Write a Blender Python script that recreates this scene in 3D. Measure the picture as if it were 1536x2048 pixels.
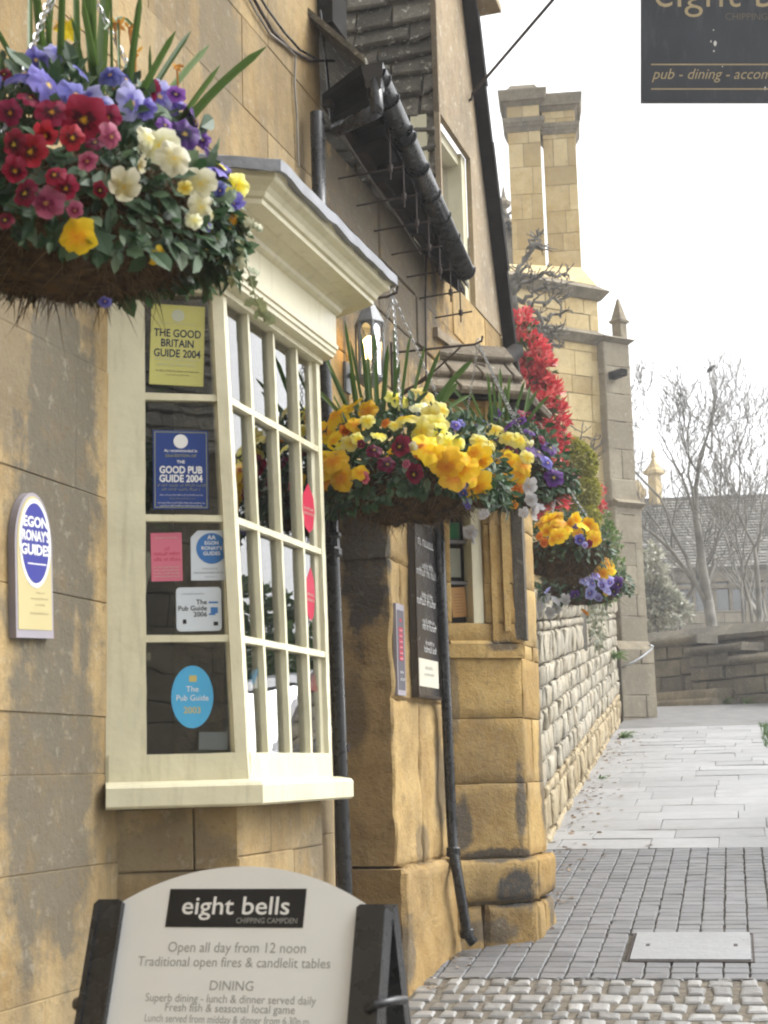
import bpy, math, random
from mathutils import Vector as V, Matrix, noise as MN
R = math.radians
scene = bpy.context.scene
for _o in list(bpy.data.objects): bpy.data.objects.remove(_o)
COL = scene.collection

# ------------------------------------------------------------------ camera
F = 3000.0; EYE = 1.6; PITCH = math.atan(521/F); ROLL = .025
FW = V((0, math.cos(PITCH), math.sin(PITCH)))
_u0 = V((0, -math.sin(PITCH), math.cos(PITCH))); _r0 = V((1, 0, 0))
RT = _r0*math.cos(ROLL) - _u0*math.sin(ROLL)
UP = _u0*math.cos(ROLL) + _r0*math.sin(ROLL)
CAM = V((0, 0, EYE))
cd = bpy.data.cameras.new('camera'); cam = bpy.data.objects.new('camera', cd); COL.objects.link(cam)
m = Matrix((RT, UP, -FW)).transposed().to_4x4(); m.translation = CAM; cam.matrix_world = m
cd.sensor_fit = 'VERTICAL'; cd.sensor_height = 36; cd.sensor_width = 27; cd.lens = F*36/2048
cd.clip_start = .05; cd.clip_end = 900
cd.dof.use_dof = True; cd.dof.focus_distance = 7.5; cd.dof.aperture_fstop = 9.0
scene.camera = cam

# ------------------------------------------------------------------ light
SUN_EL, SUN_AZ = 50, 78          # high thin cloud: soft sun from the street side
wd = bpy.data.worlds.new('World'); scene.world = wd; wd.use_nodes = True
nt = wd.node_tree; nt.nodes.clear()
sky = nt.nodes.new('ShaderNodeTexSky'); sky.sky_type = 'NISHITA'; sky.sun_disc = False
sky.sun_elevation = R(SUN_EL); sky.sun_rotation = R(SUN_AZ); sky.air_density = 1.0; sky.dust_density = 3.0
hs = nt.nodes.new('ShaderNodeHueSaturation'); hs.inputs['Saturation'].default_value = .05; hs.inputs['Value'].default_value = 1.0
bg = nt.nodes.new('ShaderNodeBackground'); bg.inputs['Strength'].default_value = .15
wo = nt.nodes.new('ShaderNodeOutputWorld')
nt.links.new(sky.outputs[0], hs.inputs['Color']); nt.links.new(hs.outputs[0], bg.inputs['Color']); nt.links.new(bg.outputs[0], wo.inputs[0])
sd = bpy.data.lights.new('sun', 'SUN'); sd.energy = .9; sd.angle = R(40); sd.color = (1, .97, .93)
so = bpy.data.objects.new('sun', sd); COL.objects.link(so); so.location = (8, 6, 14)
_d = V((math.sin(R(SUN_AZ))*math.cos(R(SUN_EL)), math.cos(R(SUN_AZ))*math.cos(R(SUN_EL)), math.sin(R(SUN_EL))))
so.rotation_euler = _d.to_track_quat('Z', 'Y').to_euler()
vs = scene.view_settings; vs.view_transform = 'Standard'; vs.look = 'None'; vs.exposure = 1.55; vs.gamma = 1; vs.use_curve_mapping = False
scene.cycles.filter_width = 2.1
scene.cycles.max_bounces = 8; scene.cycles.transparent_max_bounces = 16

# ------------------------------------------------------------------ pixel picks -> points on real planes
def ray(x, y): return FW + RT*((x-768)/F) + UP*((1024-y)/F)
class Fr:
    """wall frame: ex along the wall, eo out of the wall, ez up; z is world height"""
    def __init__(s, o, ex, eo, ez=(0, 0, 1)):
        s.o = V(o); s.ex = V(ex).normalized(); s.eo = V(eo).normalized(); s.ez = V(ez)
    def p(s, u, n, z): return s.o + s.ex*u + s.eo*n + s.ez*z
    def hit(s, x, y, n=0):
        d = ray(x, y); q = s.o + s.eo*n
        return CAM + d*(((q-CAM).dot(s.eo))/d.dot(s.eo))
    def at(s, x, y, n=0):
        q = s.hit(x, y, n) - s.o; return q.dot(s.ex), q.dot(s.ez)
    def sh(s, u=0, n=0): return Fr(s.o+s.ex*u+s.eo*n, s.ex, s.eo, s.ez)
PA = R(13); SL = .103
PX = V((math.sin(PA), math.cos(PA), 0)); PL = V((math.cos(PA), -math.sin(PA), 0))
GFLAT = 24.5
def gz(x, y):
    t = x*PX.x + y*PX.y
    return SL*min(t, GFLAT)
def ground(x, y):
    n = V((-SL*PX.x, -SL*PX.y, 1)); d = ray(x, y); return CAM + d*(-(CAM.dot(n))/d.dot(n))
def depth(x, y, Y): d = ray(x, y); return CAM + d*(Y/d.y)
B = R(17.6); DW = 1.98
EU = V((math.sin(B), math.cos(B), 0)); EN = V((math.cos(B), -math.sin(B), 0))
W = Fr(-EN*DW, EU, EN)
RF = lambda u: Fr(W.p(u, 0, 0), EN, -EU)      # faces across the wall, looking back at the camera

# ------------------------------------------------------------------ mesh builder
class MB:
    def __init__(s): s.v = []; s.f = []; s.sm = []
    def add(s, vs, fs):
        k = len(s.v); s.v += [V(a) for a in vs]; s.f += [tuple(k+i for i in f) for f in fs]; return s
    def quad(s, a, b, c, d): return s.add((a, b, c, d), ((0, 1, 2, 3),))
    def hexa(s, P):   # 8 points: bottom ring 0-3, top ring 4-7
        return s.add(P, ((3, 2, 1, 0), (4, 5, 6, 7), (0, 1, 5, 4), (1, 2, 6, 5), (2, 3, 7, 6), (3, 0, 4, 7)))
    def box(s, f, u0, u1, n0, n1, z0, z1):
        return s.hexa([f.p(u0, n0, z0), f.p(u1, n0, z0), f.p(u1, n1, z0), f.p(u0, n1, z0), f.p(u0, n0, z1), f.p(u1, n0, z1), f.p(u1, n1, z1), f.p(u0, n1, z1)])
    def bar(s, a, b, wv, dv):   # a bar from a to b, full width vector wv, full depth vector dv
        a = V(a); b = V(b); wv = V(wv)*.5; dv = V(dv)*.5
        return s.hexa([a-wv-dv, a+wv-dv, a+wv+dv, a-wv+dv, b-wv-dv, b+wv-dv, b+wv+dv, b-wv+dv])
    def tube(s, pts, r, n=8, caps=True):
        pts = [V(p) for p in pts]; rr = r if isinstance(r, (list, tuple)) else [r]*len(pts)
        vs = []; fs = []; ref = None
        for i, p in enumerate(pts):
            t = (pts[min(i+1, len(pts)-1)] - pts[max(i-1, 0)])
            t = t.normalized() if t.length > 1e-9 else V((0, 0, 1))
            if ref is None: ref = t.orthogonal().normalized()
            ref = (ref - t*ref.dot(t)); ref = ref.normalized() if ref.length > 1e-6 else t.orthogonal().normalized()
            q = t.cross(ref)
            for k in range(n):
                a = 2*math.pi*k/n; vs.append(p + (ref*math.cos(a)+q*math.sin(a))*rr[i])
        for i in range(len(pts)-1):
            for k in range(n): fs.append((i*n+k, i*n+(k+1) % n, (i+1)*n+(k+1) % n, (i+1)*n+k))
        if caps and n > 2: fs += [tuple(range(n))[::-1], tuple((len(pts)-1)*n+k for k in range(n))]
        return s.add(vs, fs)
    def lathe(s, c, prof, n=16, ax=V((0, 0, 1)), sq=False):
        ax = V(ax).normalized(); e1 = ax.orthogonal().normalized(); e2 = ax.cross(e1); vs = []; fs = []
        for r, h in prof:
            for k in range(n):
                a = 2*math.pi*(k+.5)/n; vs.append(V(c)+ax*h+(e1*math.cos(a)+e2*math.sin(a))*r)
        for i in range(len(prof)-1):
            for k in range(n): fs.append((i*n+k, i*n+(k+1) % n, (i+1)*n+(k+1) % n, (i+1)*n+k))
        fs += [tuple(range(n))[::-1], tuple((len(prof)-1)*n+k for k in range(n))]
        return s.add(vs, fs)
    def prism(s, poly, d):   # polygon of points pushed back along vector d
        n = len(poly); d = V(d); vs = [V(p) for p in poly]+[V(p)+d for p in poly]
        fs = [tuple(range(n)), tuple(range(2*n-1, n-1, -1))]+[(i, i+n, (i+1) % n+n, (i+1) % n) for i in range(n)]
        return s.add(vs, fs)
    def sweep(s, prof, path, closed=False):
        """prof: list of (off, z); path: list of (point, outward mitre vector)"""
        n = len(prof); vs = []; fs = []
        for p, o in path:
            for a, z in prof: vs.append(V(p)+V(o)*a+V((0, 0, z)))
        for i in range(len(path)-1):
            for k in range(n-1): fs.append((i*n+k, (i+1)*n+k, (i+1)*n+k+1, i*n+k+1))
        fs += [tuple(range(n)), tuple((len(path)-1)*n+k for k in range(n))[::-1]]
        return s.add(vs, fs)

LOC = {}
def tag(o, label=None, cat=None, group=None, kind=None):
    if label: o['label'] = label
    if cat: o['category'] = cat
    if group: o['group'] = group
    if kind: o['kind'] = kind
    return o
def thing(name, label, cat, loc, group=None):
    o = bpy.data.objects.new(name, None); COL.objects.link(o); o.location = loc; o.empty_display_size = .1
    LOC[o.name] = V(loc); return tag(o, label, cat, group)
def obj(name, mb, mat, parent=None, base=None, smooth=False, label=None, cols=None, angle=None):
    me = bpy.data.meshes.new(name)
    if parent is not None: b = LOC[parent.name]
    elif base is not None: b = V(base)
    else:
        n = max(1, len(mb.v)); b = V((sum(v.x for v in mb.v)/n, sum(v.y for v in mb.v)/n, min(v.z for v in mb.v)))
    me.from_pydata([v-b for v in mb.v], [], mb.f); me.update()
    for mm in (mat if isinstance(mat, (list, tuple)) else [mat]): me.materials.append(mm)
    if cols:
        at = me.color_attributes.new('Col', 'FLOAT_COLOR', 'POINT')
        for i, c in enumerate(cols): at.data[i].color = (*c, 1)
    if smooth: me.polygons.foreach_set('use_smooth', [True]*len(me.polygons))
    for i in mb.sm: me.polygons[i].use_smooth = True
    o = bpy.data.objects.new(name, me); COL.objects.link(o)
    if parent is not None: o.parent = parent; LOC[o.name] = b
    else: o.location = b; LOC[o.name] = b
    if label: o['label'] = label
    return o
def top(name, mb, mat, label, cat, group=None, **k):
    return tag(obj(name, mb, mat, **k), label, cat, group)
def struct(name, mb, mat, kind='structure', label=None, **k):
    o = obj(name, mb, mat, **k); o['kind'] = kind
    if label: o['label'] = label
    return o

# ------------------------------------------------------------------ materials
class NT:
    def __init__(s, name):
        s.m = bpy.data.materials.new(name); s.m.use_nodes = True; s.t = s.m.node_tree; s.t.nodes.clear()
        s.out = s.n('ShaderNodeOutputMaterial'); s.b = s.n('ShaderNodeBsdfPrincipled'); s.l(s.b.outputs[0], s.out.inputs[0])
        s.pos = s.n('ShaderNodeNewGeometry').outputs['Position']
    def n(s, t): return s.t.nodes.new(t)
    def l(s, a, b): s.t.links.new(a, b)
    def map(s, sc, rz=0, loc=(0, 0, 0)):
        mp = s.n('ShaderNodeMapping'); mp.inputs['Scale'].default_value = sc; mp.inputs['Rotation'].default_value = (0, 0, rz); mp.inputs['Location'].default_value = loc
        s.l(s.pos, mp.inputs[0]); return mp.outputs[0]
    def noise(s, scale, det=5, rough=.6, vec=None, dist=0):
        x = s.n('ShaderNodeTexNoise'); x.inputs['Scale'].default_value = scale; x.inputs['Detail'].default_value = det
        x.inputs['Roughness'].default_value = rough; x.inputs['Distortion'].default_value = dist
        s.l(vec if vec is not None else s.pos, x.inputs['Vector']); return x.outputs['Fac']
    def ramp(s, fac, stops):
        r = s.n('ShaderNodeValToRGB'); e = r.color_ramp.elements
        while len(e) < len(stops): e.new(.5)
        for k, (p, c) in zip(e, stops): k.position = p; k.color = (*c, 1) if len(c) == 3 else c
        s.l(fac, r.inputs[0]); return r.outputs[0]
    def rng(s, v, a, b, c=0, d=1):
        r = s.n('ShaderNodeMapRange'); r.clamp = True
        for i, q in zip((1, 2, 3, 4), (a, b, c, d)): r.inputs[i].default_value = q
        s.l(v, r.inputs[0]); return r.outputs[0]
    def mix(s, f, a, b, t='MIX'):
        x = s.n('ShaderNodeMix'); x.data_type = 'RGBA'; x.blend_type = t
        for i, v in ((0, f), (6, a), (7, b)):
            if isinstance(v, (int, float)): x.inputs[i].default_value = v
            elif isinstance(v, tuple): x.inputs[i].default_value = (*v, 1)
            else: s.l(v, x.inputs[i])
        return x.outputs[2]
    def math(s, op, a, b=None, clamp=False):
        x = s.n('ShaderNodeMath'); x.operation = op; x.use_clamp = clamp
        for i, v in enumerate((a, b)):
            if v is None: continue
            if isinstance(v, (int, float)): x.inputs[i].default_value = v
            else: s.l(v, x.inputs[i])
        return x.outputs[0]
    def island(s): return s.n('ShaderNodeNewGeometry').outputs['Random Per Island']
    def bump(s, h, st, d=.01):
        b = s.n('ShaderNodeBump'); b.inputs['Strength'].default_value = st; b.inputs['Distance'].default_value = d
        s.l(h, b.inputs['Height']); s.l(b.outputs[0], s.b.inputs['Normal'])
    def set(s, col=None, rough=None, spec=None, metal=None):
        for k, v in (('Base Color', col), ('Roughness', rough), ('Specular IOR Level', spec), ('Metallic', metal)):
            if v is None: continue
            if isinstance(v, (int, float)): s.b.inputs[k].default_value = v
            elif isinstance(v, tuple): s.b.inputs[k].default_value = (*v, 1)
            else: s.l(v, s.b.inputs[k])
        return s.m

def stone(name, ochre, pale, grey, scale=1.6, grey_amt=.5, island=.35, streak=.5, stain_shade=(), bump=.35, lichen=0., joint=None, rough=.9):
    """weathered limestone: bed colour, grey weathering that runs in vertical streaks, pits, own-shaped patches of stain and painted shade"""
    t = NT(name)
    big = t.noise(scale, 6, .62); med = t.noise(scale*4.3, 6, .65, dist=.4)
    col = t.mix(t.rng(med, .36, .66), ochre, pale)
    if island:
        iv = t.island(); dark = tuple(c*(1-island) for c in ochre); lite = tuple(min(1, c*1.1) for c in pale)
        col = t.mix(t.math('MULTIPLY', t.rng(iv, 0, .5, 1, 0), .65), col, dark)
        col = t.mix(t.math('MULTIPLY', t.rng(iv, .6, 1), .6), col, lite)
    st = t.noise(1.0, 5, .6, t.map((7, 7, .55)))
    g = t.math('ADD', t.math('MULTIPLY', big, 1-streak*.5), t.math('MULTIPLY', st, streak*.5))
    gf = t.math('MULTIPLY', t.rng(g, .5-.1*grey_amt, .66), min(1, grey_amt*1.3))
    edge = t.noise(9, 5, .7)
    for c, rx, ry, rz, amt in stain_shade:       # each patch: soft ellipsoid with a ragged, wind-blown edge
        mp = t.n('ShaderNodeVectorMath'); mp.operation = 'SUBTRACT'; t.l(t.pos, mp.inputs[0]); mp.inputs[1].default_value = c
        sc = t.n('ShaderNodeVectorMath'); sc.operation = 'DIVIDE'; t.l(mp.outputs[0], sc.inputs[0]); sc.inputs[1].default_value = (rx, ry, rz)
        ln = t.n('ShaderNodeVectorMath'); ln.operation = 'LENGTH'; t.l(sc.outputs[0], ln.inputs[0])
        q = t.math('ADD', t.math('SUBTRACT', 1.30, ln.outputs['Value']), t.math('MULTIPLY', t.math('SUBTRACT', t.math('ADD', edge, t.math('MULTIPLY', st, 1.0)), 1.0), 1.5))
        gf = t.math('MAXIMUM', gf, t.math('MULTIPLY', t.rng(q, .1, .55), amt))
    col = t.mix(gf, col, grey)
    mot = t.noise(scale*11, 5, .7); col = t.mix(t.math('MULTIPLY', t.rng(mot, .52, .72), .5), col, tuple(c*.55+g_*.25 for c, g_ in zip(ochre, grey)))
    pit = t.noise(46, 4, .7); blk = t.noise(17, 6, .8); col = t.mix(t.math('MULTIPLY', t.rng(blk, .60, .70), .55), col, tuple(g_*.6 for g_ in grey))
    col = t.mix(t.math('MULTIPLY', t.rng(pit, .57, .70), .6), col, tuple(c*.45 for c in ochre))
    if lichen:
        li = t.noise(23, 4, .75); col = t.mix(t.math('MULTIPLY', t.rng(li, .58, .66), lichen), col, (.58, .56, .46))
    fine = t.noise(130, 3, .6)
    h = t.math('ADD', t.math('ADD', t.math('MULTIPLY', med, .6), t.math('MULTIPLY', pit, .3)), t.math('MULTIPLY', fine, .12))
    t.bump(h, bump*1.5, .03); return t.set(col, rough, .25)
def plain(name, col, rough=.5, spec=.4, var=.12, scale=8, bump=0., metal=0., dirt=None, damt=.3):
    t = NT(name); nz = t.noise(scale, 5, .6)
    c = t.mix(t.rng(nz, .35, .65), tuple(k*(1-var) for k in col), tuple(min(1, k*(1+var)) for k in col))
    if dirt: c = t.mix(t.math('MULTIPLY', t.rng(t.noise(1, 5, .65, t.map((26, 26, 3.5))), .52, .7), damt), c, dirt)
    if bump: t.bump(t.noise(scale*7, 3, .6), bump, .006)
    return t.set(c, t.rng(t.noise(scale*2, 3), .3, .7, max(.02, rough*.8), min(1, rough*1.2)), spec, metal)
def leafmat(name, c1, c2, c3=None, rough=.45, trans=.25):
    t = NT(name); iv = t.island()
    st = [(0, c1), (.55, c2)] + ([(1, c3)] if c3 else [(1, tuple(x*1.15 for x in c2))])
    c = t.ramp(iv, st); t.set(c, rough, .35)
    tr = t.n('ShaderNodeBsdfTranslucent'); t.l(t.mix(.5, c, tuple(min(1, x*1.6) for x in c2)), tr.inputs[0])
    mx = t.n('ShaderNodeMixShader'); mx.inputs[0].default_value = trans
    t.l(t.b.outputs[0], mx.inputs[1]); t.l(tr.outputs[0], mx.inputs[2]); t.l(mx.outputs[0], t.out.inputs[0]); return t.m
def petalmat():
    t = NT('petal'); vc = t.n('ShaderNodeVertexColor'); vc.layer_name = 'Col'; oi = t.n('ShaderNodeObjectInfo'); a = t.n('ShaderNodeHueSaturation'); t.l(vc.outputs[0], a.inputs['Color'])
    t.l(t.rng(oi.outputs['Random'], 0, 1, .72, 1.12), a.inputs['Value']); t.l(t.rng(oi.outputs['Random'], 0, 1, .485, .515), a.inputs['Hue'])
    t.set(a.outputs[0], .55, .25); tr = t.n('ShaderNodeBsdfTranslucent'); t.l(a.outputs[0], tr.inputs[0])
    mx = t.n('ShaderNodeMixShader'); mx.inputs[0].default_value = .35
    t.l(t.b.outputs[0], mx.inputs[1]); t.l(tr.outputs[0], mx.inputs[2]); t.l(mx.outputs[0], t.out.inputs[0]); return t.m
def glassmat():
    t = NT('window_glass'); fr = t.n('ShaderNodeFresnel'); fr.inputs[0].default_value = 1.52
    gl = t.n('ShaderNodeBsdfGlossy'); gl.inputs['Roughness'].default_value = .004
    tr = t.n('ShaderNodeBsdfTransparent'); tr.inputs[0].default_value = (.93, .95, .94, 1); mx = t.n('ShaderNodeMixShader')
    bp = t.n('ShaderNodeBump'); bp.inputs['Strength'].default_value = .06; bp.inputs['Distance'].default_value = .01; t.l(t.noise(5, 2, .4), bp.inputs['Height'])
    t.l(bp.outputs[0], gl.inputs['Normal'])
    t.l(t.math('MULTIPLY', fr.outputs[0], 2.3, True), mx.inputs[0]); t.l(tr.outputs[0], mx.inputs[1]); t.l(gl.outputs[0], mx.inputs[2]); t.l(mx.outputs[0], t.out.inputs[0]); return t.m
def glow(name, col, st):
    t = NT(name); t.set(col, .3); t.b.inputs['Emission Color'].default_value = (*col, 1); t.b.inputs['Emission Strength'].default_value = st; return t.m

M = {}
M['cream'] = plain('cream_paint', (.61, .572, .405), .36, .45, .06, 6, .16, dirt=(.36, .32, .21), damt=.4)
M['lead'] = plain('lead', (.20, .21, .23), .5, .5, .25, 9, .3)
M['black'] = plain('black_gloss_paint', (.016, .017, .019), .28, .5, .3, 10, .1, dirt=(.06, .06, .055), damt=.25)
M['iron'] = plain('rusty_iron', (.045, .033, .028), .7, .3, .3, 30, .2)
M['zinc'] = plain('zinc_chain', (.42, .43, .44), .35, .5, .2, 40, 0, .85)
M['dark'] = plain('dark_room', (.022, .019, .016), .9, .1, .3, 4)
M['curtain'] = plain('curtain', (.10, .085, .07), .9, .1, .4, 5)
M['maroon'] = plain('maroon_paint', (.045, .010, .010), .5, .3, .2, 4)
M['soffit'] = plain('tarred_boards', (.020, .018, .016), .9, .1, .5, 7, .3)
M['wood_dark'] = plain('dark_oak', (.045, .033, .022), .8, .2, .4, 12, .4)
M['glass'] = glassmat()
M['petal'] = petalmat()
M['leaf'] = leafmat('pansy_leaf', (.012, .030, .012), (.030, .070, .026), (.075, .12, .065))
M['leaf_grey'] = leafmat('grey_leaf', (.045, .08, .04), (.09, .145, .075), (.17, .22, .14))
M['blade'] = leafmat('daffodil_leaf', (.035, .07, .018), (.07, .13, .03), (.12, .18, .06), .4)
M['moss'] = plain('dry_moss', (.060, .038, .018), .95, .1, .7, 30, .8)
M['fibre'] = leafmat('moss_fibre', (.035, .022, .010), (.085, .055, .026), (.18, .125, .065), .9, .1)
M['ivy'] = leafmat('variegated_ivy', (.09, .12, .05), (.24, .26, .13), (.46, .45, .30))
M['lamp_metal'] = plain('grey_lamp_metal', (.15, .16, .17), .45, .5, .15, 20)
M['bulb'] = glow('lit_bulb', (1, .62, .22), 9)
M['white_board'] = plain('white_board', (.70, .71, .69), .4, .3, .03, 3)
M['text_grey'] = plain('grey_lettering', (.30, .30, .28), .6, .2, .05)
M['ink'] = plain('black_ink', (.012, .012, .012), .5, .3, .1)
M['ink_blue'] = plain('navy_ink', (.02, .03, .07), .6, .2, .1)
M['white_ink'] = plain('white_ink', (.72, .72, .70), .5, .3, .03)
M['gold'] = plain('gold_paint', (.42, .34, .20), .5, .4, .1)
M['slate_sign'] = plain('weathered_sign_black', (.040, .045, .055), .45, .4, .15, 5, 0, dirt=(.075, .08, .095), damt=.7)
M['bark'] = plain('bark', (.13, .12, .10), .9, .15, .4, 14, .5)
M['bark_pale'] = plain('pale_bark', (.15, .14, .12), .9, .15, .3, 9, .4)
def project(P):
    d = V(P)-CAM; z = d.dot(FW); return 768+F*d.dot(RT)/z, 1024-F*d.dot(UP)/z
def arr(p): return (p.x, p.y, p.z)
def noisev(p, s, a): return V((MN.noise(p*s), MN.noise(p*s+V((31, 7, 3))), MN.noise(p*s+V((5, 47, 19)))))*a

# ------------------------------------------------------------------ stone block walling (real blocks with open joints)
def block(mb, f, u0, u1, z0, z1, nf, nb, bev, rnd, sub=0, warp=.0):
    b = min(bev, (u1-u0)*.3, (z1-z0)*.3)
    j = lambda a: rnd.uniform(-a, a)
    if sub <= 0:
        back = [f.p(u0, nb, z0), f.p(u1, nb, z0), f.p(u1, nb, z1), f.p(u0, nb, z1)]
        out = [f.p(u0+j(warp), nf-b, z0+j(warp)), f.p(u1+j(warp), nf-b, z0+j(warp)), f.p(u1+j(warp), nf-b, z1+j(warp)), f.p(u0+j(warp), nf-b, z1+j(warp))]
        k = j(warp*1.5)
        inn = [f.p(u0+b, nf+k, z0+b), f.p(u1-b, nf+k+j(warp), z0+b), f.p(u1-b, nf+k+j(warp), z1-b), f.p(u0+b, nf+k, z1-b)]
        mb.add(back+out+inn, ((8, 9, 10, 11), (4, 5, 9, 8), (5, 6, 10, 9), (6, 7, 11, 10), (7, 4, 8, 11), (0, 1, 5, 4), (1, 2, 6, 5), (2, 3, 7, 6), (3, 0, 4, 7), (3, 2, 1, 0)))
        return
    nu = max(3, int((u1-u0)/sub)+2); nz = max(3, int((z1-z0)/sub)+2); sd = V((rnd.random()*50, rnd.random()*50, 0))
    gu = [u0]+[u0+b+(u1-u0-2*b)*i/(nu-2) for i in range(nu-1)]+[u1]; gz_ = [z0]+[z0+b+(z1-z0-2*b)*i/(nz-2) for i in range(nz-1)]+[z1]
    vs = []
    for k in range(nz+1):
        for i in range(nu+1):
            u = gu[i]; z = gz_[k]
            du = min(u-u0, u1-u)/b; dz = min(z-z0, z1-z)/b
            e = 1-min(1, min(du, dz)); n = nf - b*e*e*.9
            w = MN.noise(V((u*7, z*7, nf))+sd)*warp + MN.noise(V((u*22, z*22, 3))+sd)*warp*.4
            sgu = (1 if u < (u0+u1)/2 else -1); 
            vs.append(f.p(u + (MN.noise(V((z*9, u0*5, 2))+sd)*warp if i in (0, nu) else 0), n+w, z + (MN.noise(V((u*9, z0*5, 8))+sd)*warp if k in (0, nz) else 0)))
    fs = [(k*(nu+1)+i, k*(nu+1)+i+1, (k+1)*(nu+1)+i+1, (k+1)*(nu+1)+i) for k in range(nz) for i in range(nu)]
    ring = [i for i in range(nu+1)]+[k*(nu+1)+nu for k in range(1, nz+1)]+[nz*(nu+1)+i for i in range(nu-1, -1, -1)]+[k*(nu+1) for k in range(nz-1, 0, -1)]
    base = len(vs)
    for r in ring:
        p = vs[r]; d = (p-f.o).dot(f.eo); vs.append(p - f.eo*(d-nb))
    L = len(ring)
    fs += [(ring[i], base+i, base+(i+1) % L, ring[(i+1) % L]) for i in range(L)]
    mb.sm += [len(mb.f)+k*nu+i for k in range(1, nz-1) for i in range(1, nu-1)]; mb.add(vs, fs)
def cut(rects, h):
    out = []
    for (a, b, c, d) in rects:
        ha, hb, hc, hd = h
        if hb <= a or ha >= b or hd <= c or hc >= d: out.append((a, b, c, d)); continue
        if hc > c: out.append((a, b, c, hc))
        if hd < d: out.append((a, b, hd, d))
        lo, hi = max(c, hc), min(d, hd)
        if ha > a: out.append((a, ha, lo, hi))
        if hb < b: out.append((hb, b, lo, hi))
    return out
def ashlar(mb, f, u0, u1, z0, z1, ch, bl, nf=0, nb=-.14, joint=.006, bev=.008, seed=1, holes=(), njit=.003, warp=.002, sub=0, keep=None, gslope=None, courses=None):
    rnd = random.Random(seed); z = z0; row = 0
    while z < z1-.03:
        h = courses[row] if courses and row < len(courses) else rnd.uniform(*ch)
        zt = min(z+h, z1)
        if z1-zt < .07: zt = z1
        u = u0 - (rnd.uniform(.1, .8)*bl[0] if row % 2 else 0)
        while u < u1-.02:
            ue = u+rnd.uniform(*bl)
            if u1-ue < bl[0]*.4: ue = u1
            rs = [(max(u, u0), min(ue, u1), z, zt)]
            for hl in holes: rs = cut(rs, hl)
            nfj = nf+rnd.uniform(-njit, njit)
            for (a, b, c, d) in rs:
                if b-a > .02 and d-c > .02 and (keep is None or keep((a+b)/2, (c+d)/2)):
                    block(mb, f, a+joint/2, b-joint/2, c+joint/2, d-joint/2, nfj, nb, bev, rnd, sub, warp)
            u = ue
        z = zt; row += 1

# ------------------------------------------------------------------ stone materials (stain and shade patches placed where the photo has them)
wp = lambda x, y, n=0: arr(W.hit(x, y, n))
OCH = (.34, .20, .082); PAL = (.47, .325, .16); GRY = (.095, .082, .064)
M['inn_stone'] = stone('inn_limestone', (.27, .18, .075), (.39, .29, .145), (.112, .100, .076), 1.2, .62, .30, .9,
    [(wp(112, 960), .16, .26, .85, .95), (wp(105, 1560), .16, .26, .5, .9), (wp(20, 700), .16, .22, .35, .7), (wp(440, 60), .16, .22, .35, .7), (wp(600, 1690, .2), .4, .25, .12, .7), (wp(330, 1700, .1), .2, .2, .10, .6)], .3, .15)  # the last two patches only darken the stone under the sill
M['gable_stone'] = stone('gable_limestone', (.27, .205, .125), (.35, .275, .18), (.15, .132, .105), 1.2, .7, .1, .85, [], .3, .5)
M['mortar'] = plain('lime_mortar', (.30, .23, .13), .95, .1, .3, 12, .5, dirt=(.10, .085, .06))
M['dry_stone'] = stone('drystone', (.36, .31, .22), (.48, .44, .35), (.25, .24, .215), 2.4, .62, .28, .3, [], .7, .25)
M['dry_gap'] = plain('drystone_gaps', (.05, .036, .022), .95, .1, .4, 10, .5)
M['slates'] = stone('stone_slates', (.12, .108, .085), (.21, .19, .15), (.065, .06, .054), 3, .5, .5, .2, [], .9, .75)
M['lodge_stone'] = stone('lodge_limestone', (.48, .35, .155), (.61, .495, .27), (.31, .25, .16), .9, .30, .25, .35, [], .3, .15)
M['lodge_grey'] = stone('grey_lodge_stone', (.25, .215, .155), (.33, .29, .215), (.16, .145, .12), .8, .5, .2, .6, [], .4, .35)  # greyer, darker lodge stone: buttress, cores and the houses behind
M['mould'] = stone('weathered_moulding', (.19, .16, .11), (.29, .25, .18), (.10, .092, .075), 2, .5, .2, .2, [], .4, .3)
M['far_stone'] = stone('far_wall_stone', (.15, .135, .10), (.23, .205, .155), (.085, .08, .07), .8, .75, .3, .4, [], .5, .35)

# ------------------------------------------------------------------ ground, paving
M['earth'] = plain('earth', (.16, .14, .11), .95, .1, .3, 3, .4)
M['tarmac'] = plain('tarmac', (.15, .147, .143), .7, .4, .2, 4, .5)
def pavemat(name, c1, c2, r0, r1, moss, bump=.25):
    t = NT(name); iv = t.island(); nz = t.noise(3, 5, .6)
    c = t.mix(iv, c1, c2); c = t.mix(t.math('MULTIPLY', t.rng(nz, .5, .7), .4), c, moss)
    sp = t.noise(60, 3, .7); c = t.mix(t.math('MULTIPLY', t.rng(sp, .55, .7), .25), c, tuple(k*.6 for k in c1))
    t.bump(t.math('ADD', t.noise(25, 4, .6), t.math('MULTIPLY', sp, .4)), bump, .01)
    return t.set(c, t.rng(t.noise(5, 4, .6), .35, .65, r0, r1), .5)
M['flag'] = pavemat('pale_paving', (.235, .236, .238), (.315, .315, .316), .36, .55, (.18, .172, .158), .15)
M['sett'] = pavemat('grey_setts', (.112, .113, .117), (.165, .166, .170), .44, .62, (.13, .122, .11))
M['cobble'] = pavemat('worn_cobbles', (.14, .138, .132), (.30, .295, .28), .30, .46, (.13, .115, .09), .45)
M['joint'] = plain('sandy_joints', (.085, .075, .060), .95, .1, .4, 20, .6)

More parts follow.
